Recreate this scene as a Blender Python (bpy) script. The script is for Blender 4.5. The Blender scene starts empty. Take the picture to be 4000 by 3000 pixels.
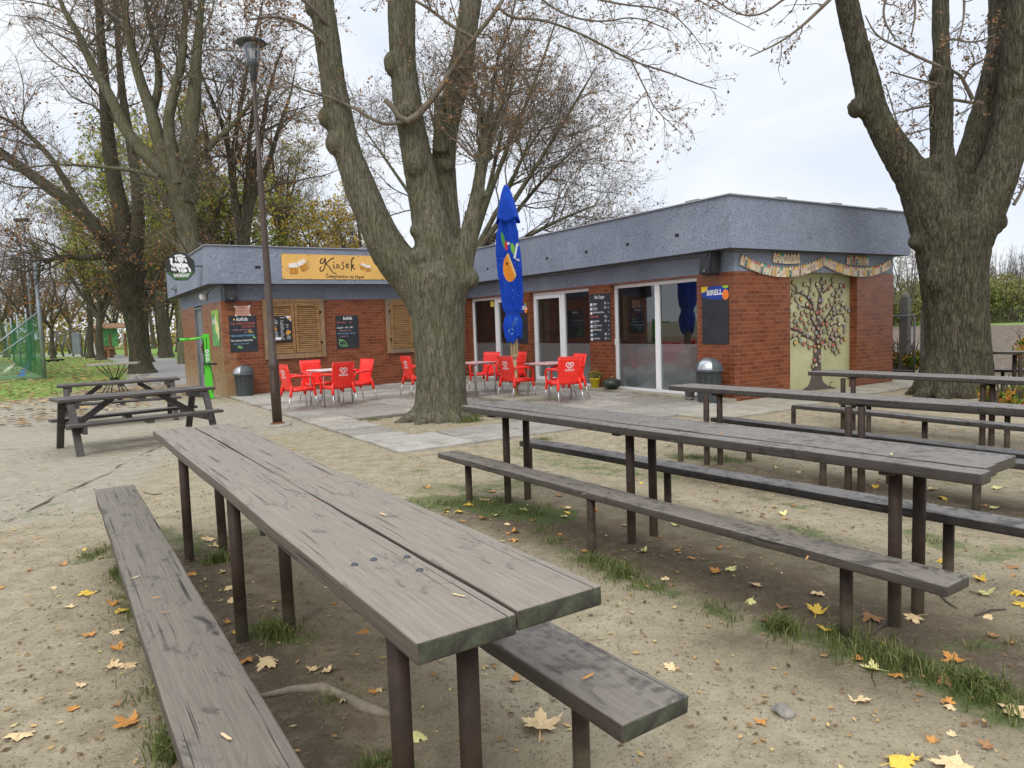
import bpy, bmesh, math, random
import numpy as np
from mathutils import Vector, Matrix, noise as mnoise
PI = math.pi
rnd = random.Random(7)
nrg = np.random.default_rng(11)
sc = bpy.context.scene
COL = sc.collection
# ---------------------------------------------------------------- camera and site survey
FPX, PITCH, ROLL, YAW, EYE = 2777.793, 0.083548, 0.0338936, 0.56699, 1.56
ORG = Vector((4.06655, 12.89819, 0.0))          # near brick corner of the kiosk
LL, LW = 9.9036, 6.893                          # door facade length, kiosk front length
_f = Vector((0, math.cos(PITCH), -math.sin(PITCH)))
_u = Vector((0, math.sin(PITCH), math.cos(PITCH)))
_r = Vector((1, 0, 0))
RT = _r * math.cos(ROLL) - _u * math.sin(ROLL)
UP = _u * math.cos(ROLL) + _r * math.sin(ROLL)
EYEP = Vector((0, 0, EYE))
def ray(x, y):
    return _f + RT * ((x - 2000) / FPX) - UP * ((y - 1500) / FPX)
def at(x, y, z=0.0):                            # survey: photo pixel -> point at height z
    d = ray(x, y); return EYEP + d * ((z - EYE) / d.z)
def deep(x, y, Y):                              # survey: photo pixel -> point at distance Y
    d = ray(x, y); return EYEP + d * (Y / d.y)
BF = Matrix.Translation(ORG) @ Matrix.Rotation(YAW, 4, 'Z')
def loc(x, y, z=0.0): return BF @ Vector((x, y, z))
def frame(o, xd, zd=(0, 0, 1)):
    x = Vector(xd).normalized(); y = Vector(zd).normalized(); n = x.cross(y)
    m = Matrix.Identity(4)
    for i in range(3):
        m[i][0] = x[i]; m[i][1] = y[i]; m[i][2] = n[i]; m[i][3] = o[i]
    return m
def on_doors(y, z, off=0.0): return BF @ frame((-off, y, z), (0, -1, 0))      # facade with the glass doors
def on_end(x, z, off=0.0):   return BF @ frame((x, -off, z), (1, 0, 0))       # wall with the mural
def on_front(x, z, off=0.0): return BF @ frame((x, LL - off, z), (1, 0, 0))   # wall with the shutters
def on_side(y, z, off=0.0):  return BF @ frame((-LW - off, y, z), (0, -1, 0))
# ---------------------------------------------------------------- materials
MATS = {}
class M:
    def __init__(s, name):
        s.m = bpy.data.materials.new(name); s.m.use_nodes = True; s.nt = s.m.node_tree
        s.nt.nodes.clear(); s.out = s.nt.nodes.new('ShaderNodeOutputMaterial')
        MATS[name] = s.m; s.h = None
    def n(s, t, **k):
        nd = s.nt.nodes.new('ShaderNode' + t)
        for a, b in k.items(): setattr(nd, a, b)
        return nd
    def l(s, a, b): s.nt.links.new(a, b)
    def set(s, sock, v):
        if hasattr(v, 'is_output') or isinstance(v, bpy.types.NodeSocket): s.l(v, sock)
        elif isinstance(v, (tuple, list)) and len(v) == 3 and sock.type == 'RGBA': sock.default_value = (*v, 1)
        elif sock.type == 'RGBA' and isinstance(v, (int, float)): sock.default_value = (v, v, v, 1)
        else: sock.default_value = v
    def co(s, scale=(1, 1, 1), kind='Object', rot=(0, 0, 0)):
        t = s.n('TexCoord'); mp = s.n('Mapping'); s.l(t.outputs[kind], mp.inputs[0])
        mp.inputs['Scale'].default_value = scale; mp.inputs['Rotation'].default_value = rot
        return mp.outputs[0]
    def noise(s, vec, scale, det=4, rough=.55, dist=0.0, out=0):
        nd = s.n('TexNoise'); s.l(vec, nd.inputs['Vector']); nd.inputs['Scale'].default_value = scale
        nd.inputs['Detail'].default_value = det; nd.inputs['Roughness'].default_value = rough
        nd.inputs['Distortion'].default_value = dist
        return nd.outputs[out]
    def vor(s, vec, scale, feature='F1', out='Distance', rand=1.0):
        nd = s.n('TexVoronoi', feature=feature); s.l(vec, nd.inputs['Vector'])
        nd.inputs['Scale'].default_value = scale; nd.inputs['Randomness'].default_value = rand
        return nd.outputs[out]
    def ramp(s, f, stops, interp='LINEAR'):
        nd = s.n('ValToRGB'); s.l(f, nd.inputs[0]); cr = nd.color_ramp; cr.interpolation = interp
        while len(cr.elements) < len(stops): cr.elements.new(.5)
        for e, (p, c) in zip(cr.elements, stops):
            e.position = p; e.color = (*c, 1) if isinstance(c, (tuple, list)) else (c, c, c, 1)
        return nd.outputs[0]
    def mix(s, f, a, b, mode='MIX'):
        nd = s.n('MixRGB', blend_type=mode); s.set(nd.inputs[0], f); s.set(nd.inputs[1], a); s.set(nd.inputs[2], b)
        return nd.outputs[0]
    def math(s, op, a, b=0.0, clamp=False):
        nd = s.n('Math', operation=op, use_clamp=clamp); s.set(nd.inputs[0], a); s.set(nd.inputs[1], b)
        return nd.outputs[0]
    def xyz(s, v):
        nd = s.n('SeparateXYZ'); s.l(v, nd.inputs[0]); return nd.outputs
    def attr(s, name, out='Fac'):
        nd = s.n('Attribute', attribute_name=name); return nd.outputs[out]
    def bump(s, h, strength=.5, dist=.01):
        nd = s.n('Bump'); nd.inputs['Strength'].default_value = strength; nd.inputs['Distance'].default_value = dist
        s.l(h, nd.inputs['Height'])
        if s.h is not None: s.l(s.h, nd.inputs['Normal'])
        s.h = nd.outputs[0]
    def pbr(s, col, rough=.6, metal=0.0, spec=.5, **k):
        b = s.n('BsdfPrincipled'); s.set(b.inputs['Base Color'], col); s.set(b.inputs['Roughness'], rough)
        s.set(b.inputs['Metallic'], metal); b.inputs['Specular IOR Level'].default_value = spec
        for a, v in k.items(): s.set(b.inputs[a.replace('_', ' ')], v)
        if s.h is not None: s.l(s.h, b.inputs['Normal'])
        s.l(b.outputs[0], s.out.inputs[0]); return b
def flat(name, col, rough=.6, metal=0.0, var=.12, scale=6, bump=0.0, spec=.5):
    m = M(name); v = m.co()
    n = m.noise(v, scale, 5, .6)
    lo = tuple(c * (1 - var) for c in col); hi = tuple(min(1, c * (1 + var)) for c in col)
    c = m.ramp(n, [(.3, lo), (.7, hi)])
    if bump: m.bump(m.noise(v, scale * 8, 4), bump, .004)
    m.pbr(c, m.ramp(n, [(.3, rough * .9), (.7, min(1, rough * 1.15))]), metal, spec)
    return m.m
# ---------------------------------------------------------------- objects
def link(o, parent=None, mw=None, ml=None):
    COL.objects.link(o)
    if parent is not None: o.parent = parent
    if mw is not None: o.matrix_world = mw
    if ml is not None: o.matrix_basis = ml
    return o
def tag(o, label=None, cat=None, group=None, kind=None):
    if label: o['label'] = label
    if cat: o['category'] = cat
    if group: o['group'] = group
    if kind: o['kind'] = kind
    return o
def empty(name, mw=None, label=None, cat=None, group=None, parent=None):
    o = bpy.data.objects.new(name, None); o.empty_display_size = .1
    link(o, parent)
    if mw is not None: o.matrix_basis = mw if isinstance(mw, Matrix) else Matrix.Translation(mw)
    return tag(o, label, cat, group)
def rotz(p, a): return Matrix.Translation(p) @ Matrix.Rotation(a, 4, 'Z')
def copy_tree(o, parent=None):
    c = o.copy(); COL.objects.link(c); c.parent = parent
    for ch in o.children: copy_tree(ch, c)
    return c
class MB:
    """collects shapes of one part; build() links them as one mesh object"""
    def __init__(s): s.v = []; s.f = []; s.mi = []; s.sm = []; s.cm = 0; s.smooth = False; s.T = None
    def add(s, vs, fs):
        b = len(s.v)
        if s.T is not None: vs = [s.T @ Vector(v) for v in vs]
        s.v += [tuple(v) for v in vs]
        for f in fs: s.f.append(tuple(i + b for i in f)); s.mi.append(s.cm); s.sm.append(s.smooth)
        return s
    def box(s, x0, x1, y0, y1, z0, z1, ch=0.0):
        if ch <= 0:
            vs = [(x, y, z) for z in (z0, z1) for y in (y0, y1) for x in (x0, x1)]
            return s.add(vs, [(0, 2, 3, 1), (4, 5, 7, 6), (0, 1, 5, 4), (2, 6, 7, 3), (0, 4, 6, 2), (1, 3, 7, 5)])
        bm = bmesh.new(); bmesh.ops.create_cube(bm, size=1)
        for v in bm.verts:
            v.co = Vector(((x0 + x1) / 2 + v.co.x * (x1 - x0), (y0 + y1) / 2 + v.co.y * (y1 - y0), (z0 + z1) / 2 + v.co.z * (z1 - z0)))
        bmesh.ops.bevel(bm, geom=bm.edges[:], offset=ch, segments=2, affect='EDGES')
        return s.bm(bm)
    def bm(s, bm):
        bm.verts.ensure_lookup_table()
        s.add([v.co for v in bm.verts], [tuple(v.index for v in f.verts) for f in bm.faces]); bm.free(); return s
    def obox(s, p, q, w, h, ch=0.0, up=(0, 0, 1)):     # bar from p to q
        p = Vector(p); q = Vector(q); d = q - p; L = d.length; x = d.normalized(); u = Vector(up)
        y = u.cross(x)
        y = y.normalized() if y.length > 1e-5 else Vector((0, 1, 0))
        z = x.cross(y); T = Matrix((( x.x, y.x, z.x, p.x), (x.y, y.y, z.y, p.y), (x.z, y.z, z.z, p.z), (0, 0, 0, 1)))
        o = s.T; s.T = T if o is None else o @ T; s.box(0, L, -w / 2, w / 2, -h / 2, h / 2, ch); s.T = o; return s
    def tube(s, pts, rad, n=8, caps=True, sy=1.0):
        pts = [Vector(p) for p in pts]; K = len(pts)
        if not hasattr(rad, '__len__'): rad = [rad] * K
        u = None; vs = []; fs = []
        for i, p in enumerate(pts):
            t = (pts[min(i + 1, K - 1)] - pts[max(i - 1, 0)]).normalized()
            if u is None:
                a = Vector((0, 0, 1)) if abs(t.z) < .9 else Vector((1, 0, 0)); u = (a - t * a.dot(t)).normalized()
            else: u = (u - t * u.dot(t)).normalized()
            w = t.cross(u)
            for k in range(n):
                a = 2 * PI * k / n; vs.append(p + u * (math.cos(a) * rad[i]) + w * (math.sin(a) * rad[i] * sy))
        for i in range(K - 1):
            for k in range(n):
                a = i * n + k; b = i * n + (k + 1) % n; fs.append((a, b, b + n, a + n))
        if caps: fs.append(tuple(range(n))[::-1]); fs.append(tuple((K - 1) * n + k for k in range(n)))
        sm = s.smooth; s.smooth = True; s.add(vs, fs); s.smooth = sm
        if caps: s.sm[-1] = s.sm[-2] = False
        return s
    def lathe(s, prof, n=24, c=(0, 0, 0), a0=0, a1=2 * PI):
        full = abs(a1 - a0 - 2 * PI) < 1e-4; m = n if full else n + 1; vs = []; fs = []
        for r, z in prof:
            for k in range(m):
                a = a0 + (a1 - a0) * k / n; vs.append((c[0] + r * math.cos(a), c[1] + r * math.sin(a), c[2] + z))
        for i in range(len(prof) - 1):
            for k in range(n):
                a = i * m + k; b = i * m + ((k + 1) % m if full else k + 1); fs.append((a, b, b + m, a + m))
        sm = s.smooth; s.smooth = True; s.add(vs, fs); s.smooth = sm; return s
    def poly(s, pts, z0=0.0, z1=.002):                 # flat outline with a little thickness (x, y)
        n = len(pts)
        a = sum(pts[i][0] * pts[(i + 1) % n][1] - pts[(i + 1) % n][0] * pts[i][1] for i in range(n))
        if a < 0: pts = pts[::-1]
        vs = [(p[0], p[1], z0) for p in pts] + [(p[0], p[1], z1) for p in pts]
        fs = [tuple(range(n))[::-1], tuple(range(n, 2 * n))] + [(i, (i + 1) % n, (i + 1) % n + n, i + n) for i in range(n)]
        return s.add(vs, fs)
    def disc(s, x, y, r, z0=0.0, z1=.002, n=14, ry=None, rot=0):
        ry = ry or r; c, d = math.cos(rot), math.sin(rot)
        return s.poly([(x + r * math.cos(a) * c - ry * math.sin(a) * d, y + r * math.cos(a) * d + ry * math.sin(a) * c) for a in [2 * PI * k / n for k in range(n)]], z0, z1)
    def stroke(s, pts, w, z0=0.0, z1=.002, smooth=3, closed=False):
        p = [Vector((a[0], a[1])) for a in pts]
        for _ in range(smooth):
            q = [] if closed else [p[0]]
            N = len(p)
            for i in range(N if closed else N - 1):
                a, b = p[i], p[(i + 1) % N]; q += [a * .75 + b * .25, a * .25 + b * .75]
            if not closed: q.append(p[-1])
            p = q
            if len(p) > 60: break
        N = len(p); L = []; R = []
        for i in range(N):
            a = p[(i - 1) % N] if (closed or i) else p[0]; b = p[(i + 1) % N] if (closed or i < N - 1) else p[-1]
            t = (b - a); t = t.normalized() if t.length > 1e-9 else Vector((1, 0)); nn = Vector((-t.y, t.x))
            f = i / (N - 1); ww = (w[0] + (w[1] - w[0]) * f) if isinstance(w, tuple) else w
            L.append(p[i] + nn * ww / 2); R.append(p[i] - nn * ww / 2)
        m = N if closed else N - 1
        vs = [(a.x, a.y, z1) for a in L] + [(a.x, a.y, z1) for a in R] 
        fs = [(i + N, (i + 1) % N + N, (i + 1) % N, i) for i in range(m)]
        return s.add(vs, fs)
    def build(s, name, mats, parent=None, mw=None, smooth=None):
        me = bpy.data.meshes.new(name); me.from_pydata(s.v, [], s.f)
        if not isinstance(mats, (list, tuple)): mats = [mats]
        for m in mats: me.materials.append(MATS[m] if isinstance(m, str) else m)
        me.polygons.foreach_set('material_index', s.mi)
        me.polygons.foreach_set('use_smooth', [True] * len(s.f) if smooth else s.sm)
        o = bpy.data.objects.new(name, me); link(o, parent)
        if mw is not None: o.matrix_basis = mw if isinstance(mw, Matrix) else Matrix.Translation(mw)
        return o
_txt = {}
def text_geo(body, size, bold=0.0, shear=0.0, sx=1.0, align='LEFT', spacing=1.0):
    cu = bpy.data.curves.new('lettering', 'FONT'); cu.body = body; cu.size = size; cu.offset = bold * size
    cu.shear = shear; cu.align_x = align; cu.space_character = spacing; cu.resolution_u = 3; cu.extrude = .0008
    ob = bpy.data.objects.new('lettering', cu); COL.objects.link(ob)
    dg = bpy.context.evaluated_depsgraph_get(); me = bpy.data.meshes.new_from_object(ob.evaluated_get(dg))
    vs = [(v.co.x * sx, v.co.y, v.co.z) for v in me.vertices]; fs = [tuple(p.vertices) for p in me.polygons]
    bpy.data.objects.remove(ob); bpy.data.meshes.remove(me); bpy.data.curves.remove(cu)
    return vs, fs
def put_text(mb, body, x, y, size, z=.003, rot=0.0, **k):
    vs, fs = text_geo(body, size, **k); c, d = math.cos(rot), math.sin(rot)
    return mb.add([(x + a * c - b * d, y + a * d + b * c, z + w) for a, b, w in vs], fs)
def np_mesh(name, verts, faces, mat, nside=4, attrs=None, smooth=False):
    me = bpy.data.meshes.new(name); V = np.asarray(verts, np.float32).reshape(-1, 3); F = np.asarray(faces, np.int32).reshape(-1, nside)
    me.vertices.add(len(V)); me.vertices.foreach_set('co', V.ravel())
    me.loops.add(F.size); me.loops.foreach_set('vertex_index', F.ravel())
    me.polygons.add(len(F)); me.polygons.foreach_set('loop_start', np.arange(0, F.size, nside, dtype=np.int32))
    if smooth: me.polygons.foreach_set('use_smooth', np.ones(len(F), bool))
    for m in (mat if isinstance(mat, list) else [mat]): me.materials.append(MATS[m])
    me.update(calc_edges=True)
    for k, (dom, arr) in (attrs or {}).items():
        a = me.attributes.new(k, 'FLOAT', dom); a.data.foreach_set('value', np.asarray(arr, np.float32))
    return me
# ---------------------------------------------------------------- material library
def wood(name, dark, dust, amt=.5, spots=0.0, rough=.6, grain=1.0, axis=0):
    m = M(name); sc1 = [1.1, 26, 26]; v = m.co(tuple(sc1)); v1 = m.co((1, 1, 1))
    g = m.noise(v, 2.2, 8, .68, .35); fine = m.noise(m.co((2.5, 90, 90)), 2.0, 4, .6)
    base = m.ramp(g, [(.3, tuple(c * .72 for c in dark)), (.5, dark), (.72, tuple(c * 1.35 for c in dark))])
    big = m.noise(m.co((.8, 1.6, 1)), 3.4, 9, .7, 1.1)
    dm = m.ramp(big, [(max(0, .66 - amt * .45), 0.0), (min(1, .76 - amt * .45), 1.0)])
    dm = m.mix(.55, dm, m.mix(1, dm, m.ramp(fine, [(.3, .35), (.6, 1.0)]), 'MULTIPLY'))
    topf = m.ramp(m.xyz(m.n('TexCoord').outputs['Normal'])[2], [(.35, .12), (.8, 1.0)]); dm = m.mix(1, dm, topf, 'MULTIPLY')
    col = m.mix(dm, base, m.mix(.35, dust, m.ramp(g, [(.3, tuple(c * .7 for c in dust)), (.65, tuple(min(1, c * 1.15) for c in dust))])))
    crack = m.noise(m.co((.5, 46, 12)), 1.9, 3, .5, .12)
    ck = m.ramp(crack, [(.36, 1.0), (.40, 0.0)])
    ck = m.mix(1, ck, m.ramp(m.noise(v1, 1.6, 3), [(.42, 0.0), (.56, 1.0)]), 'MULTIPLY')
    col = m.mix(m.math('MULTIPLY', ck, .9 * grain), col, (.022, .018, .015))
    if spots:
        sp = m.vor(v1, 24, 'SMOOTH_F1'); sm = m.ramp(sp, [(.28, 1.0), (.40, 0.0)])
        sm = m.mix(1, sm, m.ramp(m.noise(v1, 1.7, 4), [(.4, 0.0), (.55, 1.0)]), 'MULTIPLY')
        col = m.mix(m.math('MULTIPLY', sm, spots), col, tuple(c * .45 for c in dark))
    kv = m.n('TexVoronoi', feature='F1'); m.l(m.co((1.6, 6, 6)), kv.inputs['Vector']); kv.inputs['Scale'].default_value = 1.15
    col = m.mix(m.ramp(m.math('ADD', kv.outputs['Distance'], m.math('MULTIPLY', fine, .05)), [(.075, .9), (.125, 0.0)]), col, (.018, .014, .012))
    # worn streaks
    st = m.noise(m.co((3.2, 7, 3)), 1.6, 6, .7, 1.2)
    col = m.mix(m.ramp(st, [(.58, 0.0), (.66, .55)]), col, tuple(c * .8 for c in dark))
    m.bump(g, .6 * grain, .008); m.bump(m.math('SUBTRACT', 1.0, ck), .6, .006); m.bump(fine, .15, .002)
    m.pbr(col, m.ramp(dm, [(0, rough * .72), (1, min(1, rough * 1.25))]), 0, .4)
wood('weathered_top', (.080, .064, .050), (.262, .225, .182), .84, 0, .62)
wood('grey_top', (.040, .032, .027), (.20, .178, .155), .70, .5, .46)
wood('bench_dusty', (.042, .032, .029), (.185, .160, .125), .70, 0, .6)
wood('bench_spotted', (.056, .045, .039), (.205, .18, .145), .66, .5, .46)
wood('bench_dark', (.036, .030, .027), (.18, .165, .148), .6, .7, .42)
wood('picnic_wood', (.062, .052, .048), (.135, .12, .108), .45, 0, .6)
def shutter(name, a, b, c2):
    m = M(name); v = m.co((2, 2, 26)); v1 = m.co(); n = m.noise(v, 2.0, 6, .6, .3)
    col = m.ramp(n, [(.25, a), (.5, b), (.75, c2)])
    z = m.xyz(v1)[2]; w = m.math('ADD', m.math('MULTIPLY', z, -1.15), m.math('MULTIPLY', m.noise(v1, 2.2, 5), 1.5))
    col = m.mix(m.ramp(w, [(.45, 0.0), (1.0, .85)]), col, (.17, .145, .115))
    m.bump(n, .4, .006); m.pbr(col, .6)
shutter('shutter_slat', (.11, .052, .018), (.26, .135, .045), (.42, .25, .10))
m = M('shutter_post'); v = m.co((12, 12, 1.2)); n = m.noise(v, 2.0, 6, .65, .4)
col = m.ramp(n, [(.25, (.12, .065, .03)), (.5, (.29, .17, .075)), (.75, (.37, .25, .13))]); col = m.mix(m.ramp(m.noise(m.co(), 2.6, 5), [(.45, 0.0), (.62, .8)]), col, (.17, .14, .11))
m.bump(n, .5, .006); m.pbr(col, .6)
# moss on end grain
m = M('mossy_end'); v = m.co(); n = m.noise(v, 14, 6, .65); n2 = m.noise(v, 60, 4)
col = m.ramp(n, [(.38, (.034, .029, .024)), (.56, (.062, .068, .040)), (.74, (.13, .15, .09))])
col = m.mix(m.ramp(n2, [(.55, 0.0), (.7, .5)]), col, (.05, .048, .042)); m.bump(n2, .6, .004); m.pbr(col, .85)
# painted steel posts
m = M('rusty_post'); v = m.co(); n = m.noise(v, 9, 6, .65); z = m.xyz(v)[2]
col = m.ramp(n, [(.3, (.026, .017, .013)), (.55, (.044, .027, .019)), (.75, (.085, .038, .02))])
mud = m.ramp(m.math('SUBTRACT', m.math('ADD', .30, m.math('MULTIPLY', n, .28)), z), [(.20, 0.0), (.42, .85)])
col = m.mix(mud, col, (.19, .16, .115)); m.bump(m.noise(v, 60, 4), .35, .003); m.pbr(col, .6, 0, .25)
# ground
m = M('soil'); v = m.co(); mudn = m.attr('mud'); lawn = m.attr('lawn'); path = m.attr('path'); field = m.attr('field'); gr = m.attr('grassy'); dry = m.attr('dry')
n1 = m.noise(v, .55, 6, .6); n2 = m.noise(v, 5.5, 8, .68); n3 = m.noise(v, 38, 6, .7); n4 = m.noise(v, 150, 3, .6)
sand = m.ramp(n2, [(.28, (.175, .138, .082)), (.46, (.295, .245, .158)), (.64, (.40, .342, .232))])
sand = m.mix(m.ramp(n1, [(.35, .0), (.65, .55)]), sand, (.35, .298, .205))
sand = m.mix(m.ramp(n3, [(.34, .8), (.45, 0.0)]), sand, (.10, .076, .046))
sand = m.mix(m.ramp(m.vor(v, 55, 'F1'), [(.16, .75), (.24, 0.0)]), sand, m.ramp(m.vor(v, 55, 'F1', 'Color'), [(.3, (.09, .07, .045)), (.6, (.22, .18, .12)), (.8, (.5, .46, .38))]))
sand = m.mix(m.ramp(n4, [(.62, 0.0), (.75, .6)]), sand, (.50, .46, .38))
wet = m.ramp(n2, [(.3, (.055, .040, .024)), (.5, (.115, .088, .056)), (.7, (.20, .160, .108))])
wet = m.mix(m.ramp(n3, [(.35, .6), (.5, 0.0)]), wet, (.042, .034, .024))
mm = m.math('ADD', mudn, m.math('MULTIPLY', m.math('SUBTRACT', n2, .5), 1.5)); mm = m.math('ADD', mm, m.math('MULTIPLY', m.math('SUBTRACT', n3, .5), .7))
col = m.mix(m.ramp(mm, [(.3, 0.0), (.72, 1.0)]), sand, wet)
dc = m.ramp(n2, [(.3, (.27, .24, .175)), (.6, (.355, .32, .245)), (.8, (.41, .38, .30))]); dc = m.mix(m.ramp(n3, [(.33, .6), (.43, 0.0)]), dc, (.16, .135, .095))
col = m.mix(m.ramp(m.math('ADD', dry, m.math('MULTIPLY', m.math('SUBTRACT', n1, .5), 1.2)), [(.35, 0.0), (.65, 1.0)]), col, dc)
gg = m.ramp(n3, [(.3, (.045, .07, .018)), (.55, (.09, .135, .035)), (.75, (.16, .17, .07))])
gf = m.math('ADD', gr, m.math('MULTIPLY', m.math('SUBTRACT', n2, .5), 1.8))
col = m.mix(m.ramp(gf, [(.45, 0.0), (.75, .75)]), col, gg)
lg = m.ramp(n2, [(.3, (.115, .19, .035)), (.55, (.19, .29, .06)), (.75, (.29, .33, .10))])
lf = m.math('ADD', lawn, m.math('MULTIPLY', m.math('SUBTRACT', m.noise(v, .35, 7, .7), .5), 1.3))
col = m.mix(m.ramp(lf, [(.4, 0.0), (.62, 1.0)]), col, lg)
pc = m.ramp(n2, [(.3, (.27, .255, .24)), (.7, (.36, .345, .325))])
col = m.mix(m.ramp(m.math('ADD', path, m.math('MULTIPLY', m.math('SUBTRACT', n1, .5), .5)), [(.45, 0.0), (.6, 1.0)]), col, pc)
fc = m.ramp(m.noise(v, 3.2, 8, .75), [(.3, (.065, .048, .034)), (.5, (.145, .11, .08)), (.7, (.27, .22, .175))])
col = m.mix(m.ramp(field, [(.4, 0.0), (.6, 1.0)]), col, fc)
m.bump(n2, .6, .05); m.bump(n3, .65, .015); m.bump(n4, .5, .005)
m.pbr(col, .93, 0, .2)
# paving
m = M('paving_slab'); v = m.co(); n = m.noise(v, 3.5, 8, .65); n3 = m.noise(v, 45, 5, .7); isl = m.attr('tone')
col = m.ramp(isl, [(0, (.255, .235, .20)), (.5, (.325, .30, .26)), (1, (.40, .375, .325))])
col = m.mix(m.ramp(n, [(.32, .7), (.55, 0.0)]), col, (.20, .18, .145)); col = m.mix(m.ramp(n3, [(.3, .5), (.45, 0.0)]), col, (.14, .125, .10))
col = m.mix(m.ramp(m.noise(v, 1.3, 5), [(.55, 0.0), (.75, .5)]), col, (.42, .38, .30))
m.bump(n3, .4, .004); m.bump(n, .3, .01); m.pbr(col, .82, 0, .3)
m = M('apron_concrete'); v = m.co(); n = m.noise(v, 2.5, 8, .65); n3 = m.noise(v, 50, 5, .7)
col = m.ramp(n, [(.3, (.24, .215, .165)), (.55, (.36, .33, .26)), (.75, (.42, .39, .32))]); col = m.mix(m.ramp(n3, [(.3, .5), (.45, 0.0)]), col, (.15, .13, .10)); m.bump(n3, .5, .006); m.pbr(col, .88, 0, .25)
# glazed brick tiles
def brick(name, tint=(1, 1, 1), grime=0.0):
    m = M(name); t = m.n('TexCoord'); o = m.xyz(t.outputs['Object']); nn = m.xyz(t.outputs['Normal'])
    f = m.math('GREATER_THAN', m.math('ABSOLUTE', nn[0]), .5)
    mx = m.n('Mix'); m.l(f, mx.inputs[0]); m.l(o[0], mx.inputs[2]); m.l(o[1], mx.inputs[3])
    cb = m.n('CombineXYZ'); m.l(mx.outputs[0], cb.inputs[0]); m.l(o[2], cb.inputs[1])
    b = m.n('TexBrick'); m.l(cb.outputs[0], b.inputs['Vector']); b.offset = .5
    b.inputs['Scale'].default_value = 1; b.inputs['Brick Width'].default_value = .215; b.inputs['Row Height'].default_value = .0815
    b.inputs['Mortar Size'].default_value = .0036; b.inputs['Mortar Smooth'].default_value = .15; b.inputs['Bias'].default_value = -.1
    b.inputs['Color1'].default_value = (.150 * tint[0], .038 * tint[1], .015 * tint[2], 1); b.inputs['Color2'].default_value = (.26 * tint[0], .075 * tint[1], .027 * tint[2], 1)
    b.inputs['Mortar'].default_value = (.33, .19, .125, 1)
    v = cb.outputs[0]; n = m.noise(v, 3, 6, .65); n2 = m.noise(v, 22, 4, .6)
    col = m.mix(m.ramp(n, [(.4, 0.0), (.8, .3)]), b.outputs['Color'], (.26, .095, .05))
    col = m.mix(m.ramp(n2, [(.62, 0.0), (.75, .35)]), col, (.40, .25, .17))
    if grime:
        z = o[2]; g = m.math('ADD', m.math('MULTIPLY', z, -.45), m.math('MULTIPLY', n, 1.5))
        col = m.mix(m.ramp(g, [(.15, 0.0), (.75, grime)]), col, (.36, .27, .14))
    bv = m.math('SUBTRACT', 1.0, b.outputs['Fac']); m.bump(bv, .8, .006); m.bump(n2, .12, .004)
    m.pbr(col, m.mix(b.outputs['Fac'], m.ramp(n, [(.3, .22), (.7, .42)]), .9), 0, .4)
brick('brick_tiles'); brick('brick_tiles_grimy', (1.3, 1.55, 1.6), .75)
# plaster
m = M('blue_plaster'); v = m.co(); n = m.noise(v, 14, 6, .7, 2.2); n2 = m.noise(v, 1.1, 6, .6); ch = m.vor(m.co((1, 1, 1.5)), 34, 'F1')
col = m.ramp(n2, [(.3, (.245, .28, .355)), (.6, (.305, .34, .42)), (.8, (.34, .37, .44))])
sc_ = m.noise(v, 22, 3, .55, 4.0); pit = m.ramp(sc_, [(.37, 1.0), (.43, 0.0)])
col = m.mix(m.math('MULTIPLY', pit, .25), col, (.15, .165, .20))
col = m.mix(m.ramp(m.noise(m.co((1, 1, .25)), 4, 5), [(.6, 0.0), (.8, .35)]), col, (.20, .20, .21))
m.bump(m.math('SUBTRACT', 1.0, pit), 1.0, .02); m.bump(n, .7, .015); m.pbr(col, .9, 0, .2)
m = M('mural_ground'); v = m.co(); n = m.noise(v, 16, 5, .7, 2.5); n2 = m.noise(v, 2.0, 5)
col = m.ramp(n2, [(.3, (.43, .42, .23)), (.7, (.56, .545, .33))]); col = m.mix(m.ramp(n, [(.3, .35), (.42, 0)]), col, (.30, .29, .15)); m.bump(n, .6, .012); m.pbr(col, .9, 0, .2)
flat('mural_brown', (.115, .085, .075), .8); flat('soffit', (.10, .098, .10), .85)
flat('roof_felt', (.09, .09, .09), .9); flat('flashing', (.42, .43, .44), .4, .6)
flat('white_pvc', (.86, .86, .86), .32, 0, .05); flat('white_plastic', (.80, .80, .78), .35, 0, .04)
flat('black_plastic', (.016, .016, .018), .42, 0, .3); flat('speaker_grille', (.03, .03, .033), .7, 0, .3)
flat('chalkboard', (.022, .025, .032), .55, 0, .35, 3); flat('chalk_white', (.75, .76, .78), .8, 0, .15, 60)
flat('chalk_blue', (.22, .50, .78), .8, 0, .2, 60); flat('chalk_red', (.60, .13, .11), .8, 0, .2, 60); flat('chalk_green', (.30, .72, .22), .8, 0, .2, 60); flat('chalk_pink', (.55, .30, .33), .8, 0, .2, 60)
flat('chalk_orange', (.85, .50, .12), .8); flat('paper_pink', (.78, .42, .32), .85, 0, .06); flat('ink', (.02, .018, .016), .7)
flat('banner_gold', (.76, .45, .12), .55, 0, .10, 1.4); flat('beer', (.62, .27, .03), .4, 0, .35, 9); flat('foam', (.82, .78, .70), .7); flat('glass_line', (.20, .11, .04), .5)
flat('pale_line', (.80, .66, .42), .5)
flat('poster_green', (.10, .33, .10), .5, 0, .5, 5); flat('poster_dark', (.018, .018, .02), .4)
flat('sign_green', (.03, .10, .02), .45, 0, .7, 5); flat('sign_black', (.017, .017, .018), .35, 0, .4, 8); flat('sign_white', (.82, .82, .82), .5, 0, .03)
flat('birell_blue', (.012, .045, .33), .4, 0, .08); flat('birell_orange', (.90, .22, .02), .4); flat('birell_yellow', (.90, .60, .03), .4); flat('birell_green', (.30, .50, .03), .4)
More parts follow.
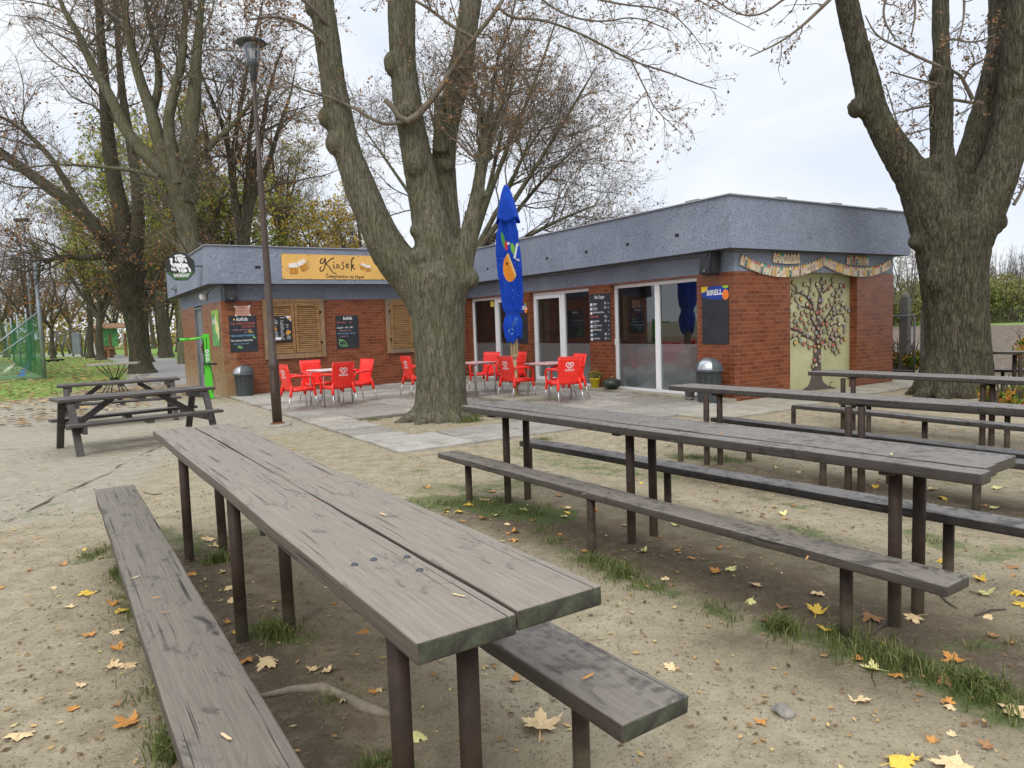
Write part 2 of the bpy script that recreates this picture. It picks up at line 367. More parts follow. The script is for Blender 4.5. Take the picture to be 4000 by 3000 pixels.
flat('steel_door', (.20, .215, .225), .45, .3, .25, 3); flat('anthracite', (.055, .065, .075), .45, .3, .15)
flat('bike_green', (.10, .62, .035), .35, 0, .06); flat('bin_grey', (.068, .078, .082), .5, 0, .12); flat('bin_silver', (.50, .51, .52), .3, .85, .06); flat('bin_liner', (.10, .10, .11), .4)
m = M('chair_red'); v = m.co(); n = m.noise(v, 5, 4); m.pbr(m.ramp(n, [(.3, (.84, .022, .014)), (.7, (.92, .040, .024))]), m.ramp(n, [(.3, .30), (.7, .42)]), 0, .5)
flat('aluminium', (.62, .63, .64), .33, .9, .08, 8)
m = M('table_print'); v = m.co(); n = m.noise(v, 9, 5, .6, 1); m.pbr(m.ramp(n, [(.4, (.70, .50, .47)), (.55, (.66, .33, .31)), (.7, (.74, .60, .57))]), .35)
m = M('table_pale'); v = m.co(); n = m.noise(v, 9, 5, .6, 1); m.pbr(m.ramp(n, [(.4, (.72, .68, .66)), (.6, (.70, .56, .53))]), .35)
flat('lamp_brown', (.070, .047, .036), .5, 0, .3, 7, .2); flat('lamp_grey', (.075, .085, .09), .5); flat('cast_concrete', (.30, .28, .23), .9, 0, .25, 12, .4); flat('rust', (.16, .06, .025), .8, 0, .5, 14)
flat('galvanised', (.33, .36, .39), .45, .6, .2, 4); flat('dark_metal', (.02, .018, .017), .5, .2, .3); flat('concrete_post', (.115, .115, .10), .9, 0, .35, 12, .5)
flat('beige_paint', (.45, .38, .20), .4, 0, .12, 12); flat('pumpkin_skin', (.018, .032, .018), .35, 0, .8, 10); flat('pumpkin_stem', (.20, .16, .07), .8); flat('yellow_pot', (.86, .66, .02), .4, 0, .04); flat('grey_pot', (.22, .22, .22), .6)
flat('interior_dark', (.12, .115, .11), .8, 0, .4, 2); flat('interior_floor', (.10, .08, .07), .6); flat('curtain_teal', (.06, .17, .17), .8, 0, .3, 12); flat('cloth_red', (.22, .035, .045), .8, 0, .4, 5); flat('interior_white', (.85, .85, .80), .6); flat('door_sticker', (.80, .66, .10), .5)
flat('slice_wood', (.50, .38, .25), .8, 0, .12, 40); flat('slice_bark', (.12, .085, .055), .9); flat('rope', (.34, .26, .16), .9); flat('wire', (.16, .15, .15), .7); flat('cream_wood', (.66, .54, .36), .7, 0, .1, 20)
flat('shelter_wood', (.28, .15, .07), .8); flat('court_turf', (.14, .235, .09), .9, 0, .3, 2.5); flat('line_blue', (.03, .15, .42), .8); flat('line_white', (.6, .6, .45), .8)
flat('stone', (.22, .20, .17), .85, 0, .4, 20, .4); flat('root_bark', (.22, .185, .135), .9, 0, .35, 18, .5); flat('twig_bark', (.10, .08, .06), .85)
PAINT = []
for i, c in enumerate([(.50, .10, .08), (.55, .25, .32), (.10, .12, .42), (.05, .33, .30), (.66, .42, .07), (.30, .10, .35), (.20, .24, .22), (.08, .28, .50), (.72, .66, .56), (.45, .30, .20), (.30, .45, .15), (.03, .03, .04), (.35, .33, .30), (.50, .18, .16)]):
    flat('paint_%d' % i, c, .6, 0, .2, 40); PAINT.append('paint_%d' % i)
# blue parasol cloth with its print
m = M('parasol_cloth'); v = m.co(); o = m.xyz(v)
def ell(x0, z0, a, b, rot=0.0):
    c, s_ = math.cos(rot), math.sin(rot)
    dx = m.math('SUBTRACT', o[0], x0); dz = m.math('SUBTRACT', o[2], z0)
    u = m.math('ADD', m.math('MULTIPLY', dx, c / a), m.math('MULTIPLY', dz, s_ / a)); w = m.math('ADD', m.math('MULTIPLY', dx, -s_ / b), m.math('MULTIPLY', dz, c / b))
    r = m.math('ADD', m.math('MULTIPLY', u, u), m.math('MULTIPLY', w, w)); return m.math('LESS_THAN', r, 1.0)
def tri_half(f, sgn, off, k=0.0): 
    return m.math('MULTIPLY', f, m.math('GREATER_THAN', m.math('MULTIPLY', m.math('ADD', m.math('ADD', o[0], off), m.math('MULTIPLY', o[2], k)), sgn), 0.0))
blue = m.ramp(m.noise(v, 3, 4), [(.3, (.004, .050, .42)), (.7, (.010, .085, .60))])
front = m.math('LESS_THAN', o[1], 0.0)
col = blue
og = tri_half(ell(.01, 2.63, .15, .30, -.1), -1, -.871, .322)
col = m.mix(m.math('MULTIPLY', og, front), col, (.90, .33, .03))
col = m.mix(m.math('MULTIPLY', m.math('MULTIPLY', tri_half(ell(.03, 2.66, .15, .29, -.1), -1, -.915, .322), m.math('GREATER_THAN', m.math('ADD', o[0], m.math('MULTIPLY', o[2], .322)), .871)), front), col, (.92, .62, .25))
col = m.mix(m.math('MULTIPLY', ell(-.06, 2.70, .018, .035), front), col, (.05, .02, .02))
col = m.mix(m.math('MULTIPLY', ell(.08, 2.98, .045, .12, .2), front), col, (.22, .55, .05))
col = m.mix(m.math('MULTIPLY', ell(-.11, 3.18, .035, .16, .15), front), col, (.10, .40, .08))
col = m.mix(m.math('MULTIPLY', ell(-.055, 3.06, .03, .10, 0), front), col, (.75, .05, .08))
col = m.mix(m.math('MULTIPLY', ell(-.01, 3.1, .03, .03), front), col, (.8, .8, .8))
sp = m.ramp(m.vor(v, 16, 'F1'), [(.11, 1.0), (.14, 0.0)]); zz = m.math('MULTIPLY', m.math('LESS_THAN', o[2], 3.0), m.math('GREATER_THAN', o[2], 2.0))
col = m.mix(m.math('MULTIPLY', m.math('MULTIPLY', sp, zz), m.math('MULTIPLY', front, .6)), col, (.75, .78, .8))
m.bump(m.noise(m.co((6, 6, 1)), 3, 4), .4, .02); m.pbr(col, .75, 0, .25)
flat('parasol_hem', (.78, .80, .84), .7, 0, .05)
# bark
def bark(name, dark, mid, lite, green=.4, sx=16.0):
    m = M(name); v = m.co((1, 1, .13)); n2 = m.noise(m.co(), 2.2, 6, .6)
    def ridge(sc_, wd, di): return m.ramp(m.math('ABSOLUTE', m.math('SUBTRACT', m.noise(v, sc_, 3, .55, di), .5)), [(.0, 0.0), (wd, 1.0)])
    r1 = ridge(sx * .85, .07, .5); r2 = ridge(sx * 1.9, .09, .4); n = m.noise(v, sx * 3, 7, .7); hh = m.mix(.35, m.mix(.5, r1, r2), n)
    col = m.ramp(hh, [(.15, dark), (.55, mid), (.9, lite)])
    col = m.mix(m.ramp(n2, [(.4, 0.0), (.7, green)]), col, (.085, .10, .036))
    col = m.mix(m.ramp(m.noise(m.co(), 30, 4), [(.66, 0.0), (.74, .35)]), col, (.26, .26, .22))
    m.bump(hh, .75, .022); m.bump(n, .3, .008); m.pbr(col, .92, 0, .12)
bark('maple_bark', (.042, .036, .024), (.120, .108, .074), (.19, .175, .13), .42)
bark('dark_bark', (.022, .018, .012), (.066, .058, .040), (.13, .115, .085), .22)
bark('smooth_bark', (.065, .056, .036), (.115, .105, .068), (.165, .155, .105), .55, 6.0)
bark('far_bark', (.035, .028, .020), (.085, .07, .052), (.14, .12, .09), .3, 8.0)
flat('branch_bark', (.15, .125, .09), .9, 0, .35, 5); flat('branch_dark', (.10, .08, .058), .9, 0, .35, 5)
def leafmat(name, stops, trans=.3):
    m = M(name); r = m.attr('tone'); col = m.ramp(r, stops); v = m.co(); col = m.mix(.25, col, m.ramp(m.noise(v, 40, 3), [(.3, .3), (.7, 1.0)]), 'MULTIPLY')
    b = m.n('BsdfPrincipled'); m.l(col, b.inputs['Base Color']); b.inputs['Roughness'].default_value = .7; b.inputs['Specular IOR Level'].default_value = .25
    t = m.n('BsdfTranslucent'); m.l(col, t.inputs[0]); mx = m.n('MixShader'); mx.inputs[0].default_value = trans
    m.l(b.outputs[0], mx.inputs[1]); m.l(t.outputs[0], mx.inputs[2]); m.l(mx.outputs[0], m.out.inputs[0])
leafmat('leaf_brown', [(0, (.17, .075, .03)), (.5, (.36, .17, .065)), (.85, (.52, .27, .10)), (1, (.62, .38, .15))])
leafmat('leaf_seed', [(0, (.13, .08, .05)), (.6, (.30, .18, .10)), (1, (.48, .27, .12))])
leafmat('leaf_yellowgreen', [(0, (.20, .23, .05)), (.5, (.40, .43, .08)), (.85, (.58, .50, .10)), (1, (.62, .40, .10))], .45)
leafmat('leaf_yellow', [(0, (.45, .30, .03)), (.5, (.72, .50, .05)), (1, (.80, .62, .12))], .45)
leafmat('leaf_mixed', [(0, (.14, .09, .04)), (.35, (.28, .17, .05)), (.6, (.32, .32, .06)), (1, (.55, .40, .10))], .35)
leafmat('leaf_bush', [(0, (.17, .19, .06)), (.5, (.31, .33, .11)), (1, (.48, .46, .2))], .45)
leafmat('leaf_hedge', [(0, (.07, .12, .02)), (.45, (.17, .25, .04)), (.7, (.42, .30, .04)), (1, (.50, .16, .03))], .3)
leafmat('grass_blade', [(0, (.075, .105, .03)), (.5, (.15, .195, .05)), (.75, (.25, .26, .09)), (1, (.42, .36, .19))], .35)
leafmat('litter', [(0, (.08, .05, .03)), (.3, (.20, .12, .06)), (.6, (.42, .25, .10)), (.85, (.60, .40, .16)), (1, (.72, .60, .28))], .15)
def litter(name, a, b, edge):
    m = M(name); v = m.co(); n = m.noise(v, 26, 5, .65); n2 = m.noise(v, 90, 3)
    col = m.ramp(n, [(.3, a), (.62, b)]); col = m.mix(m.ramp(n2, [(.62, 0.0), (.72, .7)]), col, edge)
    m.bump(n2, .5, .002); m.pbr(col, .65, 0, .3)
litter('leaf_pale', (.62, .42, .20), (.78, .60, .34), (.35, .17, .06)); litter('leaf_gold', (.70, .42, .03), (.80, .56, .10), (.45, .22, .04))
litter('leaf_orange', (.48, .20, .045), (.62, .30, .08), (.22, .09, .03)); litter('leaf_dull', (.26, .12, .05), (.40, .21, .09), (.12, .06, .03)); litter('leaf_lemon', (.62, .56, .18), (.74, .68, .32), (.40, .30, .08))
# glass and film
def glassy(name, tint, alpha, rough=.02, refl=1.0):
    m = M(name); fr = m.n('Fresnel'); fr.inputs[0].default_value = 1.6
    g = m.n('BsdfGlossy'); g.inputs['Roughness'].default_value = rough; g.inputs[0].default_value = (.9, .93, .95, 1)
    t = m.n('BsdfTransparent'); t.inputs[0].default_value = (*tint, 1)
    d = m.n('BsdfDiffuse'); d.inputs[0].default_value = (.36, .40, .41, 1)
    a = m.n('MixShader'); a.inputs[0].default_value = alpha; m.l(t.outputs[0], a.inputs[1]); m.l(d.outputs[0], a.inputs[2])
    x = m.n('MixShader'); m.l(m.math('ADD', m.math('MULTIPLY', fr.outputs[0], refl), .07), x.inputs[0]); m.l(a.outputs[0], x.inputs[1]); m.l(g.outputs[0], x.inputs[2]); m.l(x.outputs[0], m.out.inputs[0])
glassy('clear_glass', (.80, .86, .86), .02); glassy('frosted_film', (.80, .83, .83), .26, .10, .7); glassy('lamp_glass', (.92, .93, .94), .10, .08)
def netmat(name, col, cover, scale):
    m = M(name); v = m.co(); n = m.noise(v, scale, 3)
    d = m.n('BsdfDiffuse'); d.inputs[0].default_value = (*col, 1); t = m.n('BsdfTransparent'); x = m.n('MixShader')
    m.l(m.ramp(n, [(.3, cover * .8), (.7, cover * 1.1)]), x.inputs[0]); m.l(t.outputs[0], x.inputs[1]); m.l(d.outputs[0], x.inputs[2]); m.l(x.outputs[0], m.out.inputs[0])
netmat('green_net', (.05, .16, .06), .30, .5); netmat('green_net_dense', (.03, .15, .07), .62, .5)
# ---------------------------------------------------------------- sky, sun, camera
w = bpy.data.worlds.new('World'); sc.world = w; w.use_nodes = True; nt = w.node_tree; nt.nodes.clear()
SUN_AZ, SUN_EL = math.radians(192), math.radians(44)
sk = nt.nodes.new('ShaderNodeTexSky'); sk.sky_type = 'NISHITA'; sk.sun_disc = False; sk.sun_elevation = SUN_EL; sk.sun_rotation = SUN_AZ
tc = nt.nodes.new('ShaderNodeTexCoord'); sep = nt.nodes.new('ShaderNodeSeparateXYZ'); nt.links.new(tc.outputs['Generated'], sep.inputs[0])
mp = nt.nodes.new('ShaderNodeMapping'); mp.inputs['Scale'].default_value = (1, 1, 2.6); nt.links.new(tc.outputs['Generated'], mp.inputs[0])
nz = nt.nodes.new('ShaderNodeTexNoise'); nz.inputs['Scale'].default_value = 2.6; nz.inputs['Detail'].default_value = 7; nz.inputs['Roughness'].default_value = .5; nz.inputs['Distortion'].default_value = .4; nt.links.new(mp.outputs[0], nz.inputs[0])
cr = nt.nodes.new('ShaderNodeValToRGB'); nt.links.new(nz.outputs[0], cr.inputs[0])
e = cr.color_ramp.elements; e[0].position = .36; e[0].color = (.76, .83, .96, 1); e[1].position = .62; e[1].color = (.93, .955, .99, 1)
gr = nt.nodes.new('ShaderNodeMapRange'); nt.links.new(sep.outputs[2], gr.inputs[0])
gr.inputs[1].default_value = .40; gr.inputs[2].default_value = 1.0; gr.inputs[3].default_value = 1.0; gr.inputs[4].default_value = 2.3
ml = nt.nodes.new('ShaderNodeMixRGB'); ml.blend_type = 'MULTIPLY'; ml.inputs[0].default_value = 1; nt.links.new(cr.outputs[0], ml.inputs[1]); nt.links.new(gr.outputs[0], ml.inputs[2])
b1 = nt.nodes.new('ShaderNodeBackground'); nt.links.new(sk.outputs[0], b1.inputs[0]); b1.inputs[1].default_value = .05
b2 = nt.nodes.new('ShaderNodeBackground'); nt.links.new(ml.outputs[0], b2.inputs[0]); b2.inputs[1].default_value = 1.04
mxs = nt.nodes.new('ShaderNodeMixShader'); mxs.inputs[0].default_value = .93; nt.links.new(b1.outputs[0], mxs.inputs[1]); nt.links.new(b2.outputs[0], mxs.inputs[2])
wo = nt.nodes.new('ShaderNodeOutputWorld'); nt.links.new(mxs.outputs[0], wo.inputs[0])
sl = bpy.data.lights.new('sun', 'SUN'); sl.energy = 1.3; sl.angle = math.radians(24); sl.color = (1, .955, .88)
so = bpy.data.objects.new('sun', sl); COL.objects.link(so)
sd = Vector((math.sin(SUN_AZ) * math.cos(SUN_EL), math.cos(SUN_AZ) * math.cos(SUN_EL), math.sin(SUN_EL)))
so.rotation_euler = sd.to_track_quat('Z', 'Y').to_euler(); so.location = (6, -8, 30)
cam = bpy.data.cameras.new('camera'); co = bpy.data.objects.new('camera', cam); COL.objects.link(co)
cm = Matrix.Identity(4)
for i in range(3): cm[i][0] = RT[i]; cm[i][1] = UP[i]; cm[i][2] = -_f[i]; cm[i][3] = EYEP[i]
co.matrix_world = cm; cam.sensor_width = 36; cam.lens = FPX / 4000 * 36; cam.clip_end = 3000; cam.clip_start = .05
sc.camera = co
sc.view_settings.view_transform = 'Standard'; sc.view_settings.look = 'None'; sc.view_settings.gamma = 1; sc.view_settings.use_curve_mapping = False
sc.view_settings.exposure = 0.12
sc.cycles.max_bounces = 6; sc.cycles.transparent_max_bounces = 24; sc.cycles.use_denoising = True
# ---------------------------------------------------------------- ground sheet
def axis(lo, hi, step, far_lo, far_hi, g=1.10):
    a = list(np.arange(lo, hi + 1e-6, step)); s = step; x = hi; r = []
    while x < far_hi: s *= g; x += s; r.append(x)
    s = step; x = lo; l = []
    while x > far_lo: s *= g; x -= s; l.append(x)
    return np.array(l[::-1] + a + r)
GX = axis(-6.5, 6.5, .055, -420, 420, 1.07); GY = axis(.6, 10.5, .055, -25, 560, 1.055)
XX, YY = np.meshgrid(GX, GY); NX, NY = len(GX), len(GY)
def seg_mask(pts, width, soft=.5):               # 1 inside a strip round a polyline, fading over soft
    best = np.full(XX.shape, 1e9)
    for (x0, y0), (x1, y1) in zip(pts[:-1], pts[1:]):
        dx, dy = x1 - x0, y1 - y0; L2 = dx * dx + dy * dy + 1e-9
        t = np.clip(((XX - x0) * dx + (YY - y0) * dy) / L2, 0, 1)
        best = np.minimum(best, np.hypot(XX - x0 - t * dx, YY - y0 - t * dy))
    return np.clip((width - best) / soft + .5, 0, 1)
def poly_mask(pts, soft=.6):
    ins = np.zeros(XX.shape, bool); best = np.full(XX.shape, 1e9); n = len(pts)
    for i in range(n):
        x0, y0 = pts[i]; x1, y1 = pts[(i + 1) % n]
        c = ((y0 > YY) != (y1 > YY)) & (XX < (x1 - x0) * (YY - y0) / (y1 - y0 + 1e-12) + x0); ins ^= c
        dx, dy = x1 - x0, y1 - y0; L2 = dx * dx + dy * dy + 1e-9; t = np.clip(((XX - x0) * dx + (YY - y0) * dy) / L2, 0, 1)
        best = np.minimum(best, np.hypot(XX - x0 - t * dx, YY - y0 - t * dy))
    s = np.where(ins, best, -best); return np.clip(s / soft + .5, 0, 1)
def px(*pts): return [tuple(at(x, y)[:2]) for x, y in pts]
mud = np.zeros(XX.shape)
for pts, wd in [(px((1950, 1990), (2300, 2090), (2800, 2230), (3400, 2420), (4000, 2620)), .55), (px((2750, 1850), (3300, 1920), (4000, 2010)), .55),
                (px((760, 2180), (900, 2340), (1150, 2700), (1400, 3300)), .42), (px((3300, 1700), (4000, 1770)), .4), (px((2900, 2500), (3500, 2660)), .25),
                (px((3300, 2480), (4000, 2760)), .3)]:
    mud = np.maximum(mud, seg_mask(pts, wd * 1.15, .9) * .74)
grassy = np.zeros(XX.shape)
GRASS = [ # survey line, half width, blades per metre of line, height
 (((60, 2030), (150, 1985), (230, 1960)), .09, 420, .05), (((130, 2010), (300, 2010), (420, 1998)), .10, 130, .03), (((320, 2185), (410, 2150), (470, 2130)), .09, 800, .07),
 (((450, 2150), (500, 2260), (560, 2400), (620, 2560), (700, 2800)), .07, 700, .06), (((640, 2850), (690, 2960)), .06, 900, .07), (((620, 2060), (700, 2120), (760, 2150)), .14, 380, .04),
 (((680, 2090), (860, 2120), (1050, 2060)), .16, 330, .045), (((790, 2190), (850, 2185), (900, 2190)), .06, 1500, .08), (((1000, 2460), (1060, 2470), (1130, 2500)), .09, 1100, .08),
 (((1600, 2990), (1450, 2985)), .05, 900, .05), (((1250, 2740), (1330, 2700)), .05, 500, .05), (((1680, 1960), (1850, 1960), (2000, 1990), (2130, 2010)), .26, 900, .07),
 (((1560, 1850), (1650, 1835)), .12, 300, .04), (((1700, 1905), (1900, 1900), (2150, 1870)), .28, 300, .04), (((2050, 1760), (2350, 1830), (2700, 1850)), .35, 230, .035),
 (((2100, 2060), (2250, 2180), (2400, 2260), (2700, 2330)), .10, 260, .06), (((2290, 2170), (2330, 2190), (2420, 2240)), .08, 900, .07), (((2380, 2230), (2560, 2290), (2750, 2360), (2900, 2420)), .09, 620, .06),
 (((2980, 2440), (3060, 2460), (3120, 2480)), .09, 1900, .09), (((3250, 2480), (3400, 2560), (3600, 2620), (3800, 2700), (3990, 2790)), .13, 1300, .09), (((3700, 2500), (3900, 2520), (4050, 2540)), .10, 420, .05),
 (((2650, 1780), (2780, 1790), (2900, 1800)), .16, 800, .06), (((3080, 2060), (3300, 2110)), .16, 280, .04), (((3560, 2080), (3850, 2170), (4000, 2150)), .18, 400, .05), (((2850, 2040), (2990, 2080)), .15, 150, .04),
 (((1790, 1650), (1880, 1640)), .10, 900, .10), (((1440, 1640), (1480, 1640)), .06, 500, .08), (((2090, 1722), (2170, 1712)), .06, 700, .07), (((3440, 1520), (3560, 1500), (3640, 1490)), .35, 420, .05),
 (((3880, 1540), (4000, 1560)), .5, 500, .10), (((3700, 1880), (3990, 1850)), .2, 140, .03), (((2980, 1940), (3200, 2000)), .15, 120, .03)]
for pts, wd, dn, ht in GRASS: grassy = np.maximum(grassy, seg_mask(px(*pts), wd * 1.1, .25) * min(1, .45 + dn / 1800))
lawn = poly_mask(px((-900, 1520), (-100, 1575), (250, 1545), (420, 1492), (560, 1470), (500, 1440), (430, 1412), (330, 1402), (150, 1395), (-900, 1400)) , 3.0)
lawn = np.maximum(lawn, poly_mask(px((-600, 1384), (300, 1380), (500, 1374), (900, 1374), (900, 1350), (-600, 1358)), 3.0))
lawn = np.maximum(lawn, poly_mask([loc(-8.5, 18)[:2], loc(-13, 30)[:2], loc(-13, 80)[:2], loc(40, 80)[:2], loc(40, 18)[:2]], 2.0))
path = seg_mask(px((700, 1490), (660, 1440), (600, 1408), (480, 1393), (300, 1387), (0, 1392), (-600, 1404)), 1.7, .8)
dry = poly_mask(px((-900, 2050), (0, 2060), (330, 2010), (640, 1820), (1050, 1700), (1250, 1680), (1100, 1600), (800, 1560), (300, 1560), (-900, 1640)), .9)
lr = loc(5.9, 0); xf = loc(6.6, -12); lx = (XX - ORG.x) * math.cos(YAW) + (YY - ORG.y) * math.sin(YAW); ly = -(XX - ORG.x) * math.sin(YAW) + (YY - ORG.y) * math.cos(YAW)
field = np.clip((lx - 8.1) / .5 + .5, 0, 1) * np.clip((62 - lx) / 2, 0, 1)
lawn = np.maximum(lawn, np.clip((lx - 62) / 2, 0, 1)); grassy = np.maximum(grassy, np.clip(1 - abs(lx - 7.6) / .9, 0, .6) * (ly > -14))
inpat = (lx > -6.84) & (lx < -.3) & (ly > -.5) & (ly < 9.85) & ~((lx > -6.1) & (lx < -4.2) & (ly > .72) & (ly < 3.0)); mud = np.where(inpat, 1.0, mud)
rough = np.array([[mnoise.noise((x * 1.3, y * 1.3, 0)) * .012 + mnoise.noise((x * 7, y * 7, 3)) * .005 if -7 < x < 7 and y < 11 else 0.0 for x in GX] for y in GY])
clod = np.array([[abs(mnoise.noise((x * 1.9, y * 1.9, 9))) * .16 + mnoise.noise((x * .25, y * .25, 9)) * .1 if 4 < x < 80 and y < 110 else 0.0 for x in GX] for y in GY]) * field
ZZ = rough * (1 - path) - .004 + clod - np.array([[abs(mnoise.noise((x * 6, y * 6, 7))) * .022 if -7 < x < 7 and y < 11 else 0.0 for x in GX] for y in GY]) * np.clip(mud * 1.3, 0, 1) * ~inpat
ZZ = np.where((YY < 11), ZZ, ZZ - .006)
ZZ = ZZ + np.where(YY > 12, 0, 0)
idx = np.arange(NX * NY).reshape(NY, NX)
F = np.stack([idx[:-1, :-1], idx[:-1, 1:], idx[1:, 1:], idx[1:, :-1]], -1).reshape(-1, 4)
me = np_mesh('ground', np.stack([XX, YY, ZZ], -1), F, 'soil', 4, {k: ('POINT', a.ravel()) for k, a in dict(mud=mud, grassy=grassy, lawn=lawn, path=path, field=field, dry=dry).items()}, True)
tag(link(bpy.data.objects.new('ground', me)), kind='structure')
# ---------------------------------------------------------------- paving in front of the doors (local frame of the kiosk)
mb = MB(); tone = []
def slab(x0, x1, y0, y1, h=.028, jit=.012, t=None):
    g = .013; tone_v = rnd.random() if t is None else t; c = [(x0 + g, y0 + g), (x1 - g, y0 + g), (x1 - g, y1 - g), (x0 + g, y1 - g)]
    c = [(a + rnd.uniform(-jit, jit), b + rnd.uniform(-jit, jit)) for a, b in c]; zt = h + rnd.uniform(-.006, .006); k = [rnd.uniform(-.004, .004) for _ in c]
    ch = .007; cx = sum(a for a, _ in c) / 4; cy = sum(b for _, b in c) / 4
    vs = [(a, b, -.03) for a, b in c] + [(a, b, zt - ch + q) for (a, b), q in zip(c, k)] + [(a + math.copysign(ch, cx - a), b + math.copysign(ch, cy - b), zt + q) for (a, b), q in zip(c, k)]
    fs = [(0, 1, 5, 4), (1, 2, 6, 5), (2, 3, 7, 6), (3, 0, 4, 7), (4, 5, 9, 8), (5, 6, 10, 9), (6, 7, 11, 10), (7, 4, 8, 11), (8, 9, 10, 11)]
    mb.add(vs, fs); tone.extend([tone_v] * 9)
y = -.52
while y < 9.8:
    h = rnd.choice([.5, .55, .6, .72]) if y > .4 else .62
    h = min(h, 9.88 - y) if 9.88 - y > .25 else 9.88 - y
    x = -6.85; hole = y + h / 2 > .72 and y + h / 2 < 3.0
    while x < -.32:
        wd = rnd.choice([.8, .95, 1.1, 1.3]); x1 = min(x + wd, -.3)
        if -.3 - x1 < .4: x1 = -.3
        if hole and x1 > -6.1 and x < -6.1: x1 = -6.1
        if hole and x >= -6.1 and x < -4.2:
            x = -4.2; continue
        slab(x, x1, y, y + h); x = x1
    y += h
    if y > 9.8: break
o = mb.build('patio_paving', 'paving_slab', mw=BF); a = o.data.attributes.new('tone', 'FLOAT', 'FACE'); a.data.foreach_set('value', tone); tag(o, kind='structure')
mb = MB()                                            # threshold strip and the concrete apron round the corner
for y0, y1 in [(-.05, 2.4), (2.4, 4.9), (4.9, 7.3), (7.3, 9.88)]: mb.box(-.295, -.004, y0 + .01, y1 - .01, -.03, .075, .01)
mb.build('door_threshold_kerb', 'apron_concrete', mw=BF)['kind'] = 'structure'
mb = MB()
for x0, x1, wd in [(-2.0, .1, 1.35), (.12, 1.9, 1.2), (1.92, 3.7, 1.0), (3.72, 5.6, .9)]: mb.box(x0, x1, -wd, -.56 if x1 < .05 else -.006, -.03, .022, .006)
for x0, x1, y0, y1 in [(-1.9, -.3, -.56, -.54)]: pass
mb.build('apron', 'apron_concrete', mw=BF)['kind'] = 'structure'
# broken concrete edge on the left with its open joint
mb = MB()
def seam(p, wd, z=.0035):
    pts = [at(*q) for q in p]; L = []; R = []
    P2 = []
    for a, b in zip(pts[:-1], pts[1:]):
        n = max(2, int((b - a).length / .12))
        for i in range(n): P2.append(a.lerp(b, i / n))
    P2.append(pts[-1])
    for i, q in enumerate(P2):
        t = (P2[min(i + 1, len(P2) - 1)] - P2[max(0, i - 1)]).normalized(); nn = Vector((-t.y, t.x, 0)); ww = wd * max(.02, .5 + mnoise.noise(q * 5) * 2.4); q = q + nn * mnoise.noise(q * 2.2) * .05
        zz = .010 + mnoise.noise((q.x * 1.3, q.y * 1.3, 0)) * .012 + mnoise.noise((q.x * 7, q.y * 7, 3)) * .005 - .004 if q.y < 11 else .001
        L.append(tuple((q + nn * ww)[:2]) + (zz,)); R.append(tuple((q - nn * ww)[:2]) + (zz,))
    n = len(L); mb.add(L + R, [(i, i + n, i + n + 1, i + 1) for i in range(n - 1)])
seam([(40, 2035), (150, 1975), (300, 1905), (420, 1850), (520, 1790), (640, 1738)], .012)
seam([(-300, 1795), (0, 1758), (250, 1745), (450, 1722), (640, 1718)], .010)
seam([(950, 1672), (1020, 1662), (1100, 1655)], .010); seam([(-300, 1700), (80, 1668), (200, 1660)], .006)
tag(mb.build('pavement_joint', 'soil'), kind='structure')
me = bpy.data.objects['pavement_joint'].data; a = me.attributes.new('mud', 'FLOAT', 'POINT'); a.data.foreach_set('value', [.75] * len(me.vertices))
# ---------------------------------------------------------------- the kiosk building (local frame, near corner at the origin)
kiosk = empty('kiosk_building', BF, 'single storey kiosk of dark red glazed bricks under a deep blue grey plastered fascia', 'building')
W, D, ZB, ZF, ZT = 5.153, 16.4, 2.38, 2.768, 3.667
mb = MB()
def wallx(x0, x1, y0, y1, z0=-.05, z1=ZB): mb.box(x0, x1, y0, y1, z0, z1)
RC = .15                                              # doors sit this far back
for y0, y1 in [(0, .9), (3.42, 4.17), (6.68, 7.19 + .02), (9.83 - .0, 9.9)]: pass
wallx(0, .30, .30, .9); wallx(0, .30, 3.42, 4.17); wallx(0, .30, 6.60, 7.16); wallx(0, .30, 9.80, LL)
wallx(.0, 1.58, 0, .30); wallx(3.80, W, 0, .30)
wallx(1.58, 3.80, .20, .30)
wallx(-LW + .30, 0, LL, LL + .30)
wallx(W - .30, W, .30, D)
wallx(-LW + .3, W - .3, D - .3, D)
mb.build('brick_wall', 'brick_tiles', kiosk)
mb = MB(); wallx(-LW, -LW + .30, LL, 12.62); wallx(-LW, -LW + .30, 13.86, D); mb.build('side_wall', 'brick_tiles_grimy', kiosk)
mb = MB()                                             # plaster band above the bricks, soffit
for a in [(.006, .29, .006, LL + .3), (.29, W - .006, .006, .29), (W - .29, W - .006, .29, D), (-LW + .006, .006, LL + .006, LL + .29), (-LW + .006, -LW + .29, LL + .29, D), (-LW + .29, W - .29, D - .29, D - .006)]:
    mb.box(*a, ZB + .001, ZF + .02)
mb.build('plaster_band', 'blue_plaster', kiosk)
# fascia box of the flat roof, L shaped ring
oA, oS, oE, oF, oL = .354, .2007, .304, .3815, .326
out = [(-oA, -oS), (W + oE, -oS), (W + oE, D + .3), (-LW - oL, D + .3), (-LW - oL, LL - oF), (-oA, LL - oF)]
mb = MB(); n = len(out)
def ring(pts, z): return [(x, y, z) for x, y in pts]
inn = [(-oA + .12, -oS + .12), (W + oE - .12, -oS + .12), (W + oE - .12, D + .18), (-LW - oL + .12, D + .18), (-LW - oL + .12, LL - oF + .12), (-oA + .12, LL - oF + .12)]
vs = ring(out, ZF) + ring(out, ZT) + ring(inn, ZT)
fs = [(i, (i + 1) % n, (i + 1) % n + n, i + n) for i in range(n)] + [(i + n, (i + 1) % n + n, (i + 1) % n + 2 * n, i + 2 * n) for i in range(n)]
mb.add(vs, fs); fascia = mb.build('fascia', 'blue_plaster', kiosk)
